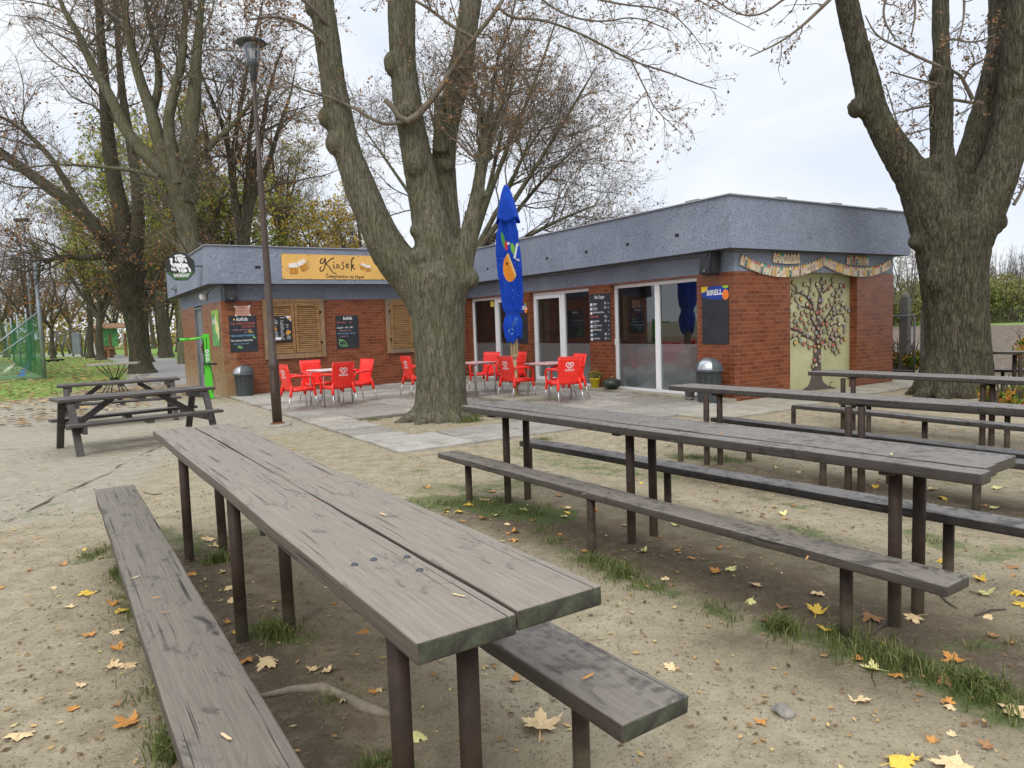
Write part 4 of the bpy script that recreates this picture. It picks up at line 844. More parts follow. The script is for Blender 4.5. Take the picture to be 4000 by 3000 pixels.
# octagonal brewery sign on its bracket; faces the seating area
c0 = loc(-7.85, 9.47, 2.98); sx_ = Vector((math.cos(YAW), math.sin(YAW), 0))
_q = BF.inverted() @ deep(705, 1042, 17.35); SF = BF @ frame(_q, (math.cos(-.30), math.sin(-.30), 0)) @ Matrix.Scale(.655, 4)
_k = None; root = empty('brewery_sign', SF, 'octagonal black sign with a white bearded figure and RADEGAST', 'sign')
mb = MB(); R0 = .50; oc = [(R0 * math.cos(PI / 8 + k * PI / 4) / math.cos(PI / 8) * .96, R0 * math.sin(PI / 8 + k * PI / 4) / math.cos(PI / 8)) for k in range(8)]; mb.poly(oc, -.05, .05); mb.build('sign_box', 'sign_black', root)
mb = MB(); mb.poly([(x * .97, y * .97) for x, y in oc if y < -.15] + [(.43, -.16), (.2, -.24), (0, -.20), (-.2, -.25), (-.43, -.18)][::1], .05, .0512); mb.build('green_glow_print', 'sign_green', root)
def sp(x, y): return ((x - 250) / 300. * 1.0, -(y - 458) / 300. * 1.04)
mb = MB(); z = .053
shapes = [[(198, 340), (225, 333), (262, 330), (300, 342), (310, 355), (290, 360), (262, 352), (230, 352), (205, 357)], [(188, 425), (200, 420), (235, 425), (262, 432), (290, 425), (318, 428), (333, 445), (330, 462), (300, 470), (262, 472), (225, 468), (205, 455), (190, 440)],
    [(335, 460), (345, 470), (358, 492), (355, 512), (345, 520), (335, 508), (332, 485), (326, 468)], [(150, 372), (172, 365), (180, 385), (172, 402), (178, 425), (192, 448), (205, 465), (185, 462), (160, 440), (152, 415), (158, 398), (148, 388)],
    [(158, 465), (168, 468), (168, 500), (158, 496)], [(172, 470), (182, 472), (182, 504), (172, 500)], [(186, 474), (195, 476), (196, 506), (186, 504)], [(199, 478), (206, 480), (208, 506), (199, 505)],
    [(205, 462), (232, 472), (248, 490), (245, 515), (235, 523), (232, 500), (218, 486)], [(252, 478), (300, 478), (318, 495), (316, 512), (290, 520), (260, 520), (250, 505)],
    [(222, 362), (240, 357), (285, 360), (292, 375), (286, 400), (270, 412), (248, 412), (234, 402), (226, 385)], [(205, 362), (218, 366), (214, 385), (222, 402), (212, 405), (202, 390)], [(296, 362), (308, 372), (318, 392), (324, 412), (312, 412), (300, 395)], [(240, 414), (262, 418), (284, 414), (276, 426), (262, 430), (248, 426)]]
for s_ in shapes: mb.poly([sp(*p) for p in s_], .05, z)
put_text(mb, 'RADEGAST', sp(178, 560)[0], sp(178, 560)[1], .135, .0535, bold=.03, sx=.80); mb.stroke([sp(178, 566), sp(330, 566)], .012, 0, .055, 0); mb.build('white_emblem', 'sign_white', root)
mb = MB(); k = .0545
for s_ in [[(236, 375), (252, 372)], [(268, 372), (284, 375)], [(262, 375), (266, 388), (258, 390)], [(245, 398), (262, 394), (280, 399)], [(262, 432), (262, 470)], [(225, 344), (240, 340), (255, 346)], [(270, 346), (285, 342), (298, 348)]]: mb.stroke([sp(*p) for p in s_], .010, 0, k, 1)
mb.stroke([sp(*p) for p in [(262, 488), (280, 488), (284, 500), (272, 508), (258, 502)]], .012, 0, k, 1, True); mb.build('emblem_lines', 'sign_black', root)
mb = MB(); mb.obox((.46, .02, 0), (.88, .0, -.02), .05, .07); mb.build('bracket_arm', 'anthracite', root)
mb = MB(); mb.box(.86, .92, -.30, .30, -.10, -.02, .004); mb.build('mounting_plate', 'anthracite', root)
# garlands of painted wooden houses
def house_variant(i):
    mb = MB(); w_, h_ = .090, .14; r = rnd.Random(i) if False else random.Random(i)
    mb.cm = 0; mb.poly([(-w_ / 2, -h_), (w_ / 2, -h_), (w_ / 2, 0), (0, .055), (-w_ / 2, 0)], 0, .018)
    k = i % 5; mb.cm = 1
    if k in (0, 1, 3): mb.poly([(-w_ / 2, -.006), (w_ / 2, -.006), (w_ / 2, .0), (0, .054), (-w_ / 2, 0)], .018, .0192)
    if k in (1, 4): mb.poly([(-w_ / 2 + .004, -h_ + .004), (w_ / 2 - .004, -h_ + .004), (w_ / 2 - .004, -.012), (-w_ / 2 + .004, -.012)], .018, .0191)
    mb.cm = 2
    if k != 2: mb.poly([(-.015, -h_ + .002), (.012, -h_ + .002), (.012, -h_ + .04), (0, -h_ + .052), (-.015, -h_ + .04)], .0191, .0205)
    for x_, y_ in ((-.025, -.035), (.012, -.035), (.012, -.07)): mb.poly([(x_, y_), (x_ + .016, y_), (x_ + .016, y_ + .020), (x_, y_ + .020)], .0191, .0205)
    if k == 2: mb.stroke([(-.03, -.10), (0, -.05), (.02, -.09), (.03, -.03)], .010, 0, .0205, 2)
    p = list(PAINT); r.shuffle(p)
    roofc = r.choice(['cloth_red', PAINT[1], PAINT[4], 'chalk_red', 'chalk_red', PAINT[3]])
    return mb, ['cream_wood', roofc if k != 4 else p[0], p[1]]
def garland(pts, n, label, off, seed, stacks=0):
    root = empty('house_garland', on_end(0, 0, off), label, 'garland', 'garlands of little painted wooden houses')
    P = []
    for (x0, z0), (x1, z1), (x2, z2) in pts:
        for i in range(25):
            t = i / 24; P.append(((1 - t) ** 2 * x0 + 2 * t * (1 - t) * x1 + t * t * x2, (1 - t) ** 2 * z0 + 2 * t * (1 - t) * z1 + t * t * z2))
    mb = MB(); mb.tube([(x, z, .01) for x, z in P], .005, 5); mb.build('cord', 'rope', root)
    tot = [0]
    for a, b_ in zip(P[:-1], P[1:]): tot.append(tot[-1] + math.hypot(b_[0] - a[0], b_[1] - a[1]))
    vs_ = {}
    for i in range(n):
        s = tot[-1] * ((i + .7) / (n + .3)); j = max(k for k in range(len(tot)) if tot[k] <= s); j = min(j, len(P) - 2)
        t = (s - tot[j]) / max(1e-6, tot[j + 1] - tot[j]); x = P[j][0] + (P[j + 1][0] - P[j][0]) * t; zz = P[j][1] + (P[j + 1][1] - P[j][1]) * t
        k = random.Random(seed * 100 + i).randrange(12)
        if k not in vs_: mb_, ms = house_variant(k + seed); o = vs_[k] = mb_.build('little_house', ms, root)
        else: o = vs_[k].copy(); COL.objects.link(o); o.parent = root
        ang = math.atan2(P[j + 1][1] - P[j][1], P[j + 1][0] - P[j][0])
        o.matrix_basis = Matrix.Translation((x, zz - .055, .012 + .004 * (i % 2))) @ Matrix.Rotation(ang * .6 + rnd.uniform(-.06, .06), 4, 'Z') @ Matrix.Rotation(rnd.uniform(-.3, .3), 4, 'Y')
    return root
garland([((.13, 2.70), (1.4, 2.24), (2.63, 2.72)), ((2.63, 2.72), (3.9, 2.28), (4.99, 2.71))], 54, 'long two-swag garland of painted wooden houses along the plaster band', .004, 3)
garland([((1.03, 2.755), (1.45, 2.70), (1.84, 2.75))], 8, 'short garland of pale wooden houses above the brick left of the mural', .004, 5)
garland([((3.36, 2.755), (3.75, 2.72), (4.16, 2.75))], 8, 'short garland of wooden houses above the right edge of the mural', .004, 8)
# ---------------------------------------------------------------- red chairs and bistro tables
HEART1 = [(0, -.060), (-.05, -.022), (-.078, .020), (-.062, .056), (-.028, .060), (0, .036), (.028, .060), (.062, .056), (.078, .020), (.05, -.022)]
def make_chair():
    root = empty('cafe_chair', Matrix.Identity(4))
    # front is +y. backrest: curved panel leaning back
    def back(u, v):                                   # u -1..1 across, v 0..1 up
        wd = .195 + .035 * v; x = u * wd; y = -.20 - .085 * v - .02 * (1 - u * u) - (.012 if v > .97 else 0); z = .375 + .505 * v + (.012 * (1 - u * u) if v > .95 else 0) + .015 * abs(u) ** 3 * (1 if v > .95 else 0)
        return Vector((x, y, z))
    mb = MB(); nu, nv = 12, 10; vs = []; fs = []
    for s_ in (0, 1):
        for j in range(nv + 1):
            for i in range(nu + 1):
                p = back(i / nu * 2 - 1, j / nv); vs.append(p + Vector((0, -.009 if s_ else .009, 0)))
    A_ = (nu + 1) * (nv + 1)
    for j in range(nv):
        for i in range(nu):
            a = j * (nu + 1) + i; fs.append((a, a + nu + 1, a + nu + 2, a + 1)); fs.append((a + A_, a + A_ + 1, a + A_ + nu + 2, a + A_ + nu + 1))
    edge = [i for i in range(nu + 1)] + [j * (nu + 1) + nu for j in range(1, nv + 1)] + [nv * (nu + 1) + i for i in range(nu - 1, -1, -1)] + [j * (nu + 1) for j in range(nv - 1, 0, -1)]
    for k in range(len(edge)): a, b_ = edge[k], edge[(k + 1) % len(edge)]; fs.append((a, b_, b_ + A_, a + A_))
    mb.smooth = True; mb.add(vs, fs)
    top = [back(i / 12 * 2 - 1, 1) for i in range(13)]; mb.tube(top, .013, 6)
    for s_ in (-1, 1): mb.tube([back(s_, v) for v in (0, .3, .6, 1)], .014, 6); mb.tube([back(s_, .25), Vector((s_ * .225, -.235, .42)), Vector((s_ * .235, -.25, .33)), Vector((s_ * .24, -.262, .27))], [.018, .030, .030, .027], 8)
    mb.build('backrest', 'chair_red', root)
    mb = MB(); pr = []
    N = 10; vs = []; fs = []
    for s_ in (0, 1):
        for j in range(N + 1):
            y = -.22 + .46 * j / N
            for i in range(N + 1):
                u = i / N * 2 - 1; x = u * (.215 + .015 * j / N); z = .435 - .022 * (1 - u * u) + (.02 * max(0, j / N - .8) * -4) - .0 ; vs.append((x, y, z - s_ * .022))
    A2 = (N + 1) ** 2
    for j in range(N):
        for i in range(N): a = j * (N + 1) + i; fs.append((a, a + 1, a + N + 2, a + N + 1)); fs.append((a + A2, a + A2 + N + 1, a + A2 + N + 2, a + A2 + 1))
    edge = [i for i in range(N + 1)] + [j * (N + 1) + N for j in range(1, N + 1)] + [N * (N + 1) + i for i in range(N - 1, -1, -1)] + [j * (N + 1) for j in range(N - 1, 0, -1)]
    for k in range(len(edge)): a, b_ = edge[k], edge[(k + 1) % len(edge)]; fs.append((a + A2, b_ + A2, b_, a))
    mb.smooth = True; mb.add(vs, fs)
    mb.tube([(-.22, .235, .415), (0, .245, .40), (.22, .235, .415)], .020, 8)
    for s_ in (-1, 1): mb.obox((s_ * .222, -.24, .395), (s_ * .232, .235, .395), .022, .06, .006)
    mb.build('seat', 'chair_red', root)
    for s_ in (-1, 1):
        mb = MB(); mb.tube([(s_ * .222, -.255, .655), (s_ * .262, -.15, .670), (s_ * .278, .02, .662), (s_ * .278, .17, .645), (s_ * .268, .225, .60), (s_ * .252, .235, .50), (s_ * .240, .235, .40), (s_ * .243, .245, .30), (s_ * .247, .252, .27)], [.020, .024, .026, .026, .022, .021, .027, .029, .027], 8, sy=.9)
        mb.build('armrest', 'chair_red', root)
        mb = MB(); mb.tube([(s_ * .246, .25, .30), (s_ * .268, .285, .012)], .0125, 8); mb.tube([(s_ * .268, .285, .015), (s_ * .268, .286, 0)], .015, 8); mb.build('leg', 'aluminium', root)
        mb = MB(); mb.tube([(s_ * .239, -.26, .30), (s_ * .262, -.335, .012)], .0125, 8); mb.tube([(s_ * .262, -.335, .015), (s_ * .262, -.336, 0)], .015, 8); mb.build('leg', 'aluminium', root)
    # printed emblem on the rear of the backrest
    def onback(x, yv): v = (yv - .375) / .505; wd = .195 + .035 * v; p = back(x / wd, v); return (x, p.y - .0125, yv)
    mb = MB(); g = MB(); cy = .735
    g.stroke([(x * 1.05, y * .95) for x, y in HEART1], .014, 0, 0, 3, True)
    g.stroke([(0, -.030), (-.024, -.008), (-.036, .014), (-.026, .030), (-.008, .026), (0, .012), (.012, .028), (.030, .026), (.034, .008), (.02, -.008)], .011, 0, 0, 3)
    vs = [onback(-x, cy + y) for x, y, z in g.v]; mb.add(vs, g.f)
    g = MB(); put_text(g, 'ALGIDA', 0, 0, .055, 0, bold=.03, align='CENTER'); mb.add([(onback(-x, .632 + y)[0], onback(-x, .632 + y)[1] - .0005, .632 + y) for x, y, z in g.v], g.f)
    mb.build('heart_emblem', 'sign_white', root)
    return root
protoC = make_chair(); usedC = [False]
def chair(x, y, deg, label):                         # deg: heading of the seat front from world +X
    c = protoC if not usedC[0] else copy_tree(protoC); usedC[0] = True
    c.matrix_basis = rotz(Vector((x, y, .026)), math.radians(deg - 90)); return tag(c, label, 'chair', 'red plastic chairs with metal legs on the paving')
chair(-4.25, 14.08, 40, 'red chair seen from behind nearest to the lamp post')
chair(-3.52, 14.30, 131, 'red chair with full heart print facing the far bistro table')
chair(-3.30, 15.08, 226, 'red chair turned towards the lamp post on the open side of its table')
chair(-4.22, 15.35, 310, 'red chair facing us between the far table and the brick wall')
chair(-2.14, 16.15, 35, 'lone red chair peeking out left of the big tree trunk')
chair(-1.42, 15.55, 10, 'red chair peeking out right of the big tree trunk')
chair(-.62, 16.55, 235, 'red chair facing us behind the middle bistro table')
chair(-.02, 16.15, 215, 'red chair just left of the parasol pole behind the table')
chair(.10, 14.55, 38, 'red chair in front of the parasol pole seen from behind')
chair(.98, 13.50, 112, 'red chair with full heart print nearest to the long benches')
chair(1.12, 14.16, 205, 'red chair tucked behind the nearest red chair with heart print')
def make_btable():
    r = empty('bistro_table', Matrix.Identity(4))
    mb = MB(); mb.box(-.36, .36, -.36, .36, .715, .735, .006); mb.build('tabletop', 'table_print', r)
    for sx in (-1, 1):
        for sy in (-1, 1):
            mb = MB(); mb.tube([(sx * .16, sy * .16, .70), (sx * .26, sy * .26, .70), (sx * .292, sy * .292, .665), (sx * .30, sy * .30, .6), (sx * .315, sy * .315, 0)], .0145, 8); mb.build('leg', 'aluminium', r)
    mb = MB(); mb.box(-.18, .18, -.18, .18, .695, .713); mb.build('underframe', 'dark_metal', r)
    return r
bt = make_btable(); bt2 = copy_tree(bt); bt3 = copy_tree(bt)
for t, x, y, a, lab in [(bt, -3.76, 14.72, 41, 'small square bistro table with pale top among four red chairs by the lamp'), (bt2, -.80, 15.60, 50, 'small square bistro table with reddish top right of the big tree'), (bt3, .76, 14.42, 40, 'small square bistro table with reddish top between parasol pole and near chairs')]:
    t.matrix_basis = rotz(Vector((x, y, .026)), math.radians(a)); tag(t, lab, 'table', 'square bistro tables')
for ch in bt.children:
    if ch.name.startswith('tabletop'): ch.data = ch.data.copy(); ch.data.materials[0] = MATS['table_pale']
# loose concrete paving bases
def pad(c, w_, d_, h, rot, label, name='parasol_base'):
    mb = MB(); mb.box(-w_ / 2, w_ / 2, -d_ / 2, d_ / 2, 0, h, .006); o = mb.build(name, 'apron_concrete', None, rotz(Vector((*c, .022)), rot)); return tag(o, label, 'slab')
pad((.10, 14.45), 1.15, 1.15, .075, YAW, 'raised concrete base under the parasol pole'); pad((-1.55, 15.95), 1.3, .95, .085, YAW, 'raised concrete slab behind the big tree trunk', 'concrete_slab')
# ---------------------------------------------------------------- closed parasol
PB = Vector((.10, 15.05, .03))
PB = deep(2018, 1554, 14.75); PB.z = .09
par = empty('closed_parasol', Matrix.Translation(PB) @ Matrix.Rotation(math.radians(-1.0), 4, 'Y'), 'tall closed blue parasol with fruit print standing among the red chairs', 'parasol')
mb = MB(); mb.lathe([(.0, 0), (.075, 0), (.075, .02), (.045, .03), (.045, .55), (.036, .56), (.036, 4.15)], 14); mb.build('pole', 'beige_paint', par)
mb = MB(); mb.lathe([(.036, .50), (.055, .51), (.055, .56), (.036, .58)], 14); mb.lathe([(.036, .76), (.065, .78), (.070, .84), (.036, .87)], 14)
for k in range(8): a = k * PI / 4; mb.obox((.062 * math.cos(a), .062 * math.sin(a), .82), (.07 * math.cos(a), .07 * math.sin(a), 1.25), .018, .028)
mb.build('rib_bundle', 'beige_paint', par)
prof = [(1.06, .11), (1.25, .15), (1.45, .165), (1.6, .145), (1.68, .128), (1.78, .165), (2.1, .20), (2.5, .218), (2.9, .212), (3.3, .19), (3.5, .155), (3.8, .11), (3.95, .1)]
def prad(z, th):
    for (z0, r0), (z1, r1) in zip(prof[:-1], prof[1:]):
        if z0 <= z <= z1: t = (z - z0) / (z1 - z0); t = t * t * (3 - 2 * t); r = r0 + (r1 - r0) * t; break
    else: r = prof[0][1] if z < prof[0][0] else prof[-1][1]
    am = .30 if z > 1.76 or z < 1.6 else .08
    return r * 1.05 * (1 + am * math.sin(7 * th + z * 1.6) * .5 + .10 * math.sin(3 * th - z * 2.4) + .04 * math.sin(13 * th + z * 4))
def cloth(z0, z1, nz, R, hem, name, mat, cap=False):
    nt_ = 84; vs = []; fs = []
    for s_ in (0, 1):
        for j in range(nz + 1):
            for i in range(nt_):
                th = 2 * PI * i / nt_; f = j / nz; z = z0 + hem(th) * (1 - f) ** 2 + (z1 - z0) * f; r = R(z, th, f) - s_ * .012; vs.append((max(.01, r) * math.cos(th), max(.01, r) * math.sin(th), z))
    N_ = nt_ * (nz + 1)
    for j in range(nz):
        for i in range(nt_): a = j * nt_ + i; b_ = j * nt_ + (i + 1) % nt_; fs.append((a, b_, b_ + nt_, a + nt_)); fs.append((a + N_, a + N_ + nt_, b_ + N_ + nt_, b_ + N_))
    for i in range(nt_): fs.append((i, i + N_, (i + 1) % nt_ + N_, (i + 1) % nt_))
    mb = MB(); mb.smooth = True; mb.add(vs, fs); return mb.build(name, mat, par)
cloth(1.14, 3.90, 70, lambda z, th, f: prad(z, th), lambda th: .06 * math.sin(2 * th + 2.6) + .03 * math.sin(5 * th), 'canopy', 'parasol_cloth')
cloth(3.60, 4.27, 16, lambda z, th, f: (.05 + (1 - f) ** .75 * .185) * (1 + .12 * math.sin(5 * th + .7) * (1 - f)), lambda th: .05 * math.cos(3 * th + 2.0) - .02, 'canopy_vent', 'parasol_cloth')
mb = MB(); mb.lathe([(.0, 4.31), (.035, 4.30), (.055, 4.26), (.05, 4.22)], 14); mb.build('finial', 'birell_blue', par)
mb = MB(); mb.smooth = True
mb.tube([(prad(1.68, a) * 1.02 * math.cos(a), prad(1.68, a) * 1.02 * math.sin(a), 1.68 + .01 * math.sin(3 * a)) for a in [i * 2 * PI / 24 for i in range(25)]], .013, 6); mb.build('tie_strap', 'birell_blue', par)
mb = MB(); g = MB(); put_text(g, '100%', -.0, 1.38, .11, 0, rot=1.0, bold=.01)
g.stroke([(-.04 + .05 * math.cos(a), 1.33 + .055 * math.sin(a)) for a in [.2 + i * .25 for i in range(6)]], .018, 0, 0, 1); g.stroke([(-.04 + .05 * math.cos(a), 1.33 + .055 * math.sin(a)) for a in [2.3 + i * .25 for i in range(6)]], .018, 0, 0, 1); g.stroke([(-.04 + .05 * math.cos(a), 1.33 + .055 * math.sin(a)) for a in [4.4 + i * .25 for i in range(6)]], .018, 0, 0, 1)
def wrap(x, z): 
    best = max((prad(z, th) * -math.sin(th) for th in [PI + PI * k / 60 for k in range(61)] if abs(prad(z, th) * math.cos(th) - x) < .012), default=.12); return (x, -best - .004, z)
mb.add([wrap(x, z) for x, z, _ in g.v], g.f); mb.build('recycling_print', 'chalk_blue', par)
mb = MB(); g = MB(); g.poly([(.10, 2.92), (.155, 3.02), (.17, 2.96), (.135, 2.90), (.165, 2.78), (.20, 2.80), (.205, 2.72), (.12, 2.76)], 0, 0); g = MB(); g.stroke([(.17, 3.10), (.10, 2.80), (.20, 2.76)], .045, 0, 0, 0); g.stroke([(.17, 3.10), (.21, 3.06)], .04, 0, 0, 0)
def sub(g_):
    return g_
gv = []; gf = []
for f_ in g.f:
    P4 = [g.v[i] for i in f_]; n_ = 14; b0 = len(gv)
    for i in range(n_ + 1):
        for j in range(5):
            t, s_ = i / n_, j / 4; x = (1 - t) * ((1 - s_) * P4[0][0] + s_ * P4[1][0]) + t * ((1 - s_) * P4[3][0] + s_ * P4[2][0]); z = (1 - t) * ((1 - s_) * P4[0][1] + s_ * P4[1][1]) + t * ((1 - s_) * P4[3][1] + s_ * P4[2][1]); gv.append(wrap(min(.2, x), z))
    for i in range(n_):
        for j in range(4): a = b0 + i * 5 + j; gf.append((a, a + 1, a + 6, a + 5))
mb.add(gv, gf); mb.build('letter_print', 'sign_white', par)
# ---------------------------------------------------------------- litter bins
def make_bin():
    r = empty('litter_bin', Matrix.Identity(4))
    mb = MB(); mb.lathe([(0, .0), (.205, 0), (.215, .02), (.245, .60), (.285, .612), (.288, .64), (.27, .645)], 32); mb.build('body', 'bin_grey', r)
    mb = MB()
    for k in range(26):
        if k % 2 == 0: a = 2 * PI * k / 26; mb.obox((.216 * math.cos(a), .216 * math.sin(a), .05), (.243 * math.cos(a), .243 * math.sin(a), .55), .018, .008)
    mb.build('ribs', 'bin_grey', r)
    prof_ = [(.272 * math.cos(t), .645 + .235 * math.sin(t)) for t in [i * PI / 2 / 10 for i in range(11)]]
    lid = MB(); lid.lathe(prof_, 32); lid = lid.build('lid', 'bin_grey', r)
    mb = MB(); pf = [((.276) * math.cos(t), .645 + .239 * math.sin(t)) for t in [.04 + i * (PI / 2 - .12) / 10 for i in range(11)]]; mb.lathe(pf, 20, a0=-PI / 2 - .75, a1=-PI / 2 + .35); mb.build('swing_flap', 'bin_silver', lid)
    mb = MB(); mb.disc(0, 0, .030, 0, .002, 12); mb.build('sticker', 'sign_white', r, Matrix.Translation((-.215, -.10, .48)) @ Matrix.Rotation(math.radians(-65), 4, 'Z') @ Matrix.Rotation(PI / 2, 4, 'X'))
    return r
b1_ = make_bin(); b2_ = copy_tree(b1_); b1_.matrix_basis = rotz(loc(-6.53, 9.58, .0), math.radians(-20)) @ Matrix.Scale(.9, 4); b2_.matrix_basis = rotz(loc(-.36, .30, .02), math.radians(-22)) @ Matrix.Scale(.93, 4)
tag(b1_, 'grey domed litter bin below the pink notice board corner', 'bin', 'grey domed litter bins'); tag(b2_, 'grey domed litter bin below the blank BIRELL blackboard', 'bin', 'grey domed litter bins')
for ch in b2_.children:
    if ch.name.startswith('sticker'): bpy.data.objects.remove(ch)
mb = MB(); mb.lathe([(0, 0), (.07, 0), (.10, .2), (.105, .2), (.09, .18), (.075, .02)], 20); tag(mb.build('small_bucket', 'grey_pot', None, loc(-.33, .80, .02)), 'small pale grey bucket beside the right-hand litter bin', 'bucket')
# flower pot, pumpkins, dry plant
fp = empty('flower_pot', loc(-.18, 3.80, .075), 'yellow flower pot with small yellow blossoms below the price board', 'flower pot')
mb = MB(); mb.lathe([(0, 0), (.085, 0), (.115, .19), (.125, .19), (.125, .215), (.105, .215), (.10, .19)], 24); mb.build('pot', 'yellow_pot', fp)
def fluff(name, mat, parent, n, rad, cz, size, squash=.7, rng=nrg):
    d = rng.normal(size=(n, 3)); d /= np.linalg.norm(d, axis=1)[:, None]; p = d * rad * (rng.random((n, 1)) ** .4) * np.array([1, 1, squash]) + np.array([0, 0, cz])
    return leaf_cards(name, p, size, mat, rng, parent)
def leaf_cards(name, p, size, mat, rng, parent=None, mw=None, aspect=.62, fold=True):
    n = len(p); a = rng.normal(size=(n, 3)); a /= np.linalg.norm(a, axis=1)[:, None]; b_ = np.cross(a, rng.normal(size=(n, 3))); b_ /= np.linalg.norm(b_, axis=1)[:, None]
    s = (size * rng.uniform(.6, 1.3, (n, 1))) if np.isscalar(size) else size[:, None]
    c = np.cross(a, b_) * (.25 if fold else 0)
    V = np.stack([p - a * s * .5, p + b_ * s * aspect * .5 + c * s, p + a * s * .5, p - b_ * s * aspect * .5 + c * s], 1).reshape(-1, 3)
    me = np_mesh(name, V, np.arange(4 * n).reshape(-1, 4), mat, 4, {'tone': ('FACE', rng.random(n))})
    o = link(bpy.data.objects.new(name, me), parent)
    if mw is not None: o.matrix_basis = mw
    return o
fluff('foliage', 'leaf_bush', fp, 500, .17, .27, .035, .6); fluff('blossoms', 'leaf_yellow', fp, 160, .175, .30, .028, .6)
def pumpkin(mw, r, label):
    root = empty('pumpkin', mw, label, 'pumpkin'); mb = MB(); mb.smooth = True; nt_ = 60; nz = 16; vs = []; fs = []
    for j in range(nz + 1):
        ph = PI * j / nz
        for i in range(nt_):
            th = 2 * PI * i / nt_; q = 1 + .07 * abs(math.cos(6 * th)) - .03; rr = r * math.sin(ph) ** .85 * q; vs.append((rr * math.cos(th), rr * math.sin(th), r * .62 + r * .62 * math.cos(PI - ph) * (1 - .12 * math.cos(ph) ** 6)))
    for j in range(nz):
        for i in range(nt_): a = j * nt_ + i; b_ = j * nt_ + (i + 1) % nt_; fs.append((a, b_, b_ + nt_, a + nt_))
    mb.add(vs, fs); mb.build('rind', 'pumpkin_skin', root); mb = MB(); mb.tube([(0, 0, r * 1.1), (.01, 0, r * 1.3), (.04, .01, r * 1.42)], [.03, .02, .015], 8); mb.build('stalk', 'pumpkin_stem', root)
pumpkin(loc(-.18, 3.22, .075), .20, 'dark green ribbed pumpkin at the foot of the widest glazed door'); pumpkin(loc(-.20, 7.15, .075), .24, 'dark pumpkin behind the table near the parasol pole')
dp = empty('dried_bouquet', loc(-.22, 7.85, .07), 'bunch of dried brown leaves and flowers beside the far pumpkin', 'plant'); fluff('foliage', 'leaf_brown', dp, 260, .2, .30, .06, .9)
mb = MB(); mb.lathe([(0, 0), (.10, 0), (.12, .2), (.10, .2)], 16); mb.build('pot', 'grey_pot', dp)
# ---------------------------------------------------------------- bicycle repair stand
BS = loc(-7.28, 9.95, 0); bs = empty('bike_repair_stand', rotz(BS, YAW), 'bright green bicycle repair stand beside the steel door', 'repair stand')
mb = MB(); mb.box(-.11, .11, -.08, .08, 0, .02, .004); mb.box(-.085, .085, -.05, .05, .02, .80, .01); mb.box(-.07, .07, -.045, .045, .80, 1.58, .01); mb.build('column', 'bike_green', bs)
mb = MB(); mb.box(-.008, .008, -.052, -.046, 1.18, 1.5); mb.box(-.085, -.065, -.054, -.02, .85, 1.45); mb.tube([(.02, -.06, .9), (.08, -.10, .6), (.12, -.10, .35), (.05, -.07, .15)], .009, 6); mb.tube([(-.09, -.06, .9), (-.11, -.08, .6)], .008, 6); mb.build('air_hose', 'black_plastic', bs)
mb = MB(); mb.tube([(.02, -.02, 1.50), (-.40, -.03, 1.46)], .025, 10); mb.tube([(-.40, -.03, 1.46), (-.60, -.03, 1.46)], .033, 10); mb.build('holding_arm', 'bike_green', bs)
mb = MB(); mb.tube([(-.60, -.03, 1.46), (-.66, -.03, 1.46)], .036, 10); mb.build('arm_end_cap', 'black_plastic', bs)
mb = MB(); mb.tube([(-.12, -.09, .86), (.20, -.09, .84)], .022, 8); mb.tube([(.02, -.02, .84), (.02, -.09, .85)], .02, 8); mb.build('clamp_handle', 'black_plastic', bs)
for k in range(3):
    mb = MB(); z = 1.16 - k * .105; mb.T = Matrix.Translation((0, -.0555 if k < 9 else 0, z)) @ Matrix.Rotation(PI / 2, 4, 'X'); mb.disc(0, 0, .042, -.008, .0, 16); mb.cm = 1
    if k == 0: mb.stroke([(-.02, -.02), (.02, .02)], .008, 0, .002, 0); mb.stroke([(-.02, .02), (.02, -.02)], .008, 0, .002, 0)
    else: mb.disc(-.015, -.005, .012, 0, .002); mb.disc(.015, -.005, .012, 0, .002); mb.stroke([(-.015, 0), (0, .015), (.015, 0)], .006, 0, .002, 1)
    mb.build('pictogram', ['sign_white', 'ink'], bs)
# ---------------------------------------------------------------- street lamp
LP = at(1085, 1662); lamp = empty('street_lamp', Matrix.Translation(LP) @ Matrix.Rotation(math.radians(-.45), 4, 'Y'), 'tall brown lamp post with a clear glass head under a wide dark hat', 'street lamp')
mb = MB(); mb.lathe([(0, 0), (.080, 0), (.080, .98), (.086, 1.0), (.086, 1.05), (.062, 1.09), (.056, 2.6), (.047, 4.16), (.050, 4.18), (.049, 4.22), (.036, 4.26), (.032, 5.75)], 20)
mb.build('pole', 'lamp_brown', lamp)
mb = MB(); mb.box(-.028, .028, -.084, -.075, .55, .92, .004); mb.build('service_door', 'lamp_brown', lamp)
mb = MB(); mb.lathe([(.09, .02), (.13, .035), (.20, .035), (.225, .015), (.225, -.03)], 28); mb.build('concrete_collar', 'cast_concrete', lamp)
mb = MB(); mb.lathe([(.080, .0), (.10, .012), (.12, .038), (.081, .06)], 20); mb.build('rusty_foot', 'rust', lamp)
mb = MB(); mb.lathe([(0, 5.62), (.052, 5.62), (.052, 5.82), (.075, 5.84), (.095, 5.89), (.098, 5.94), (0, 5.95)], 20); mb.build('lamp_socket', 'lamp_grey', lamp)
mb = MB(); mb.lathe([(.092, 5.94), (.108, 6.04), (.122, 6.14), (.128, 6.22)], 28); mb.build('glass_globe', 'lamp_glass', lamp)
mb = MB(); mb.lathe([(0, 5.95), (.03, 5.96), (.034, 6.08), (.026, 6.13), (0, 6.14)], 14); mb.build('bulb', 'white_plastic', lamp)
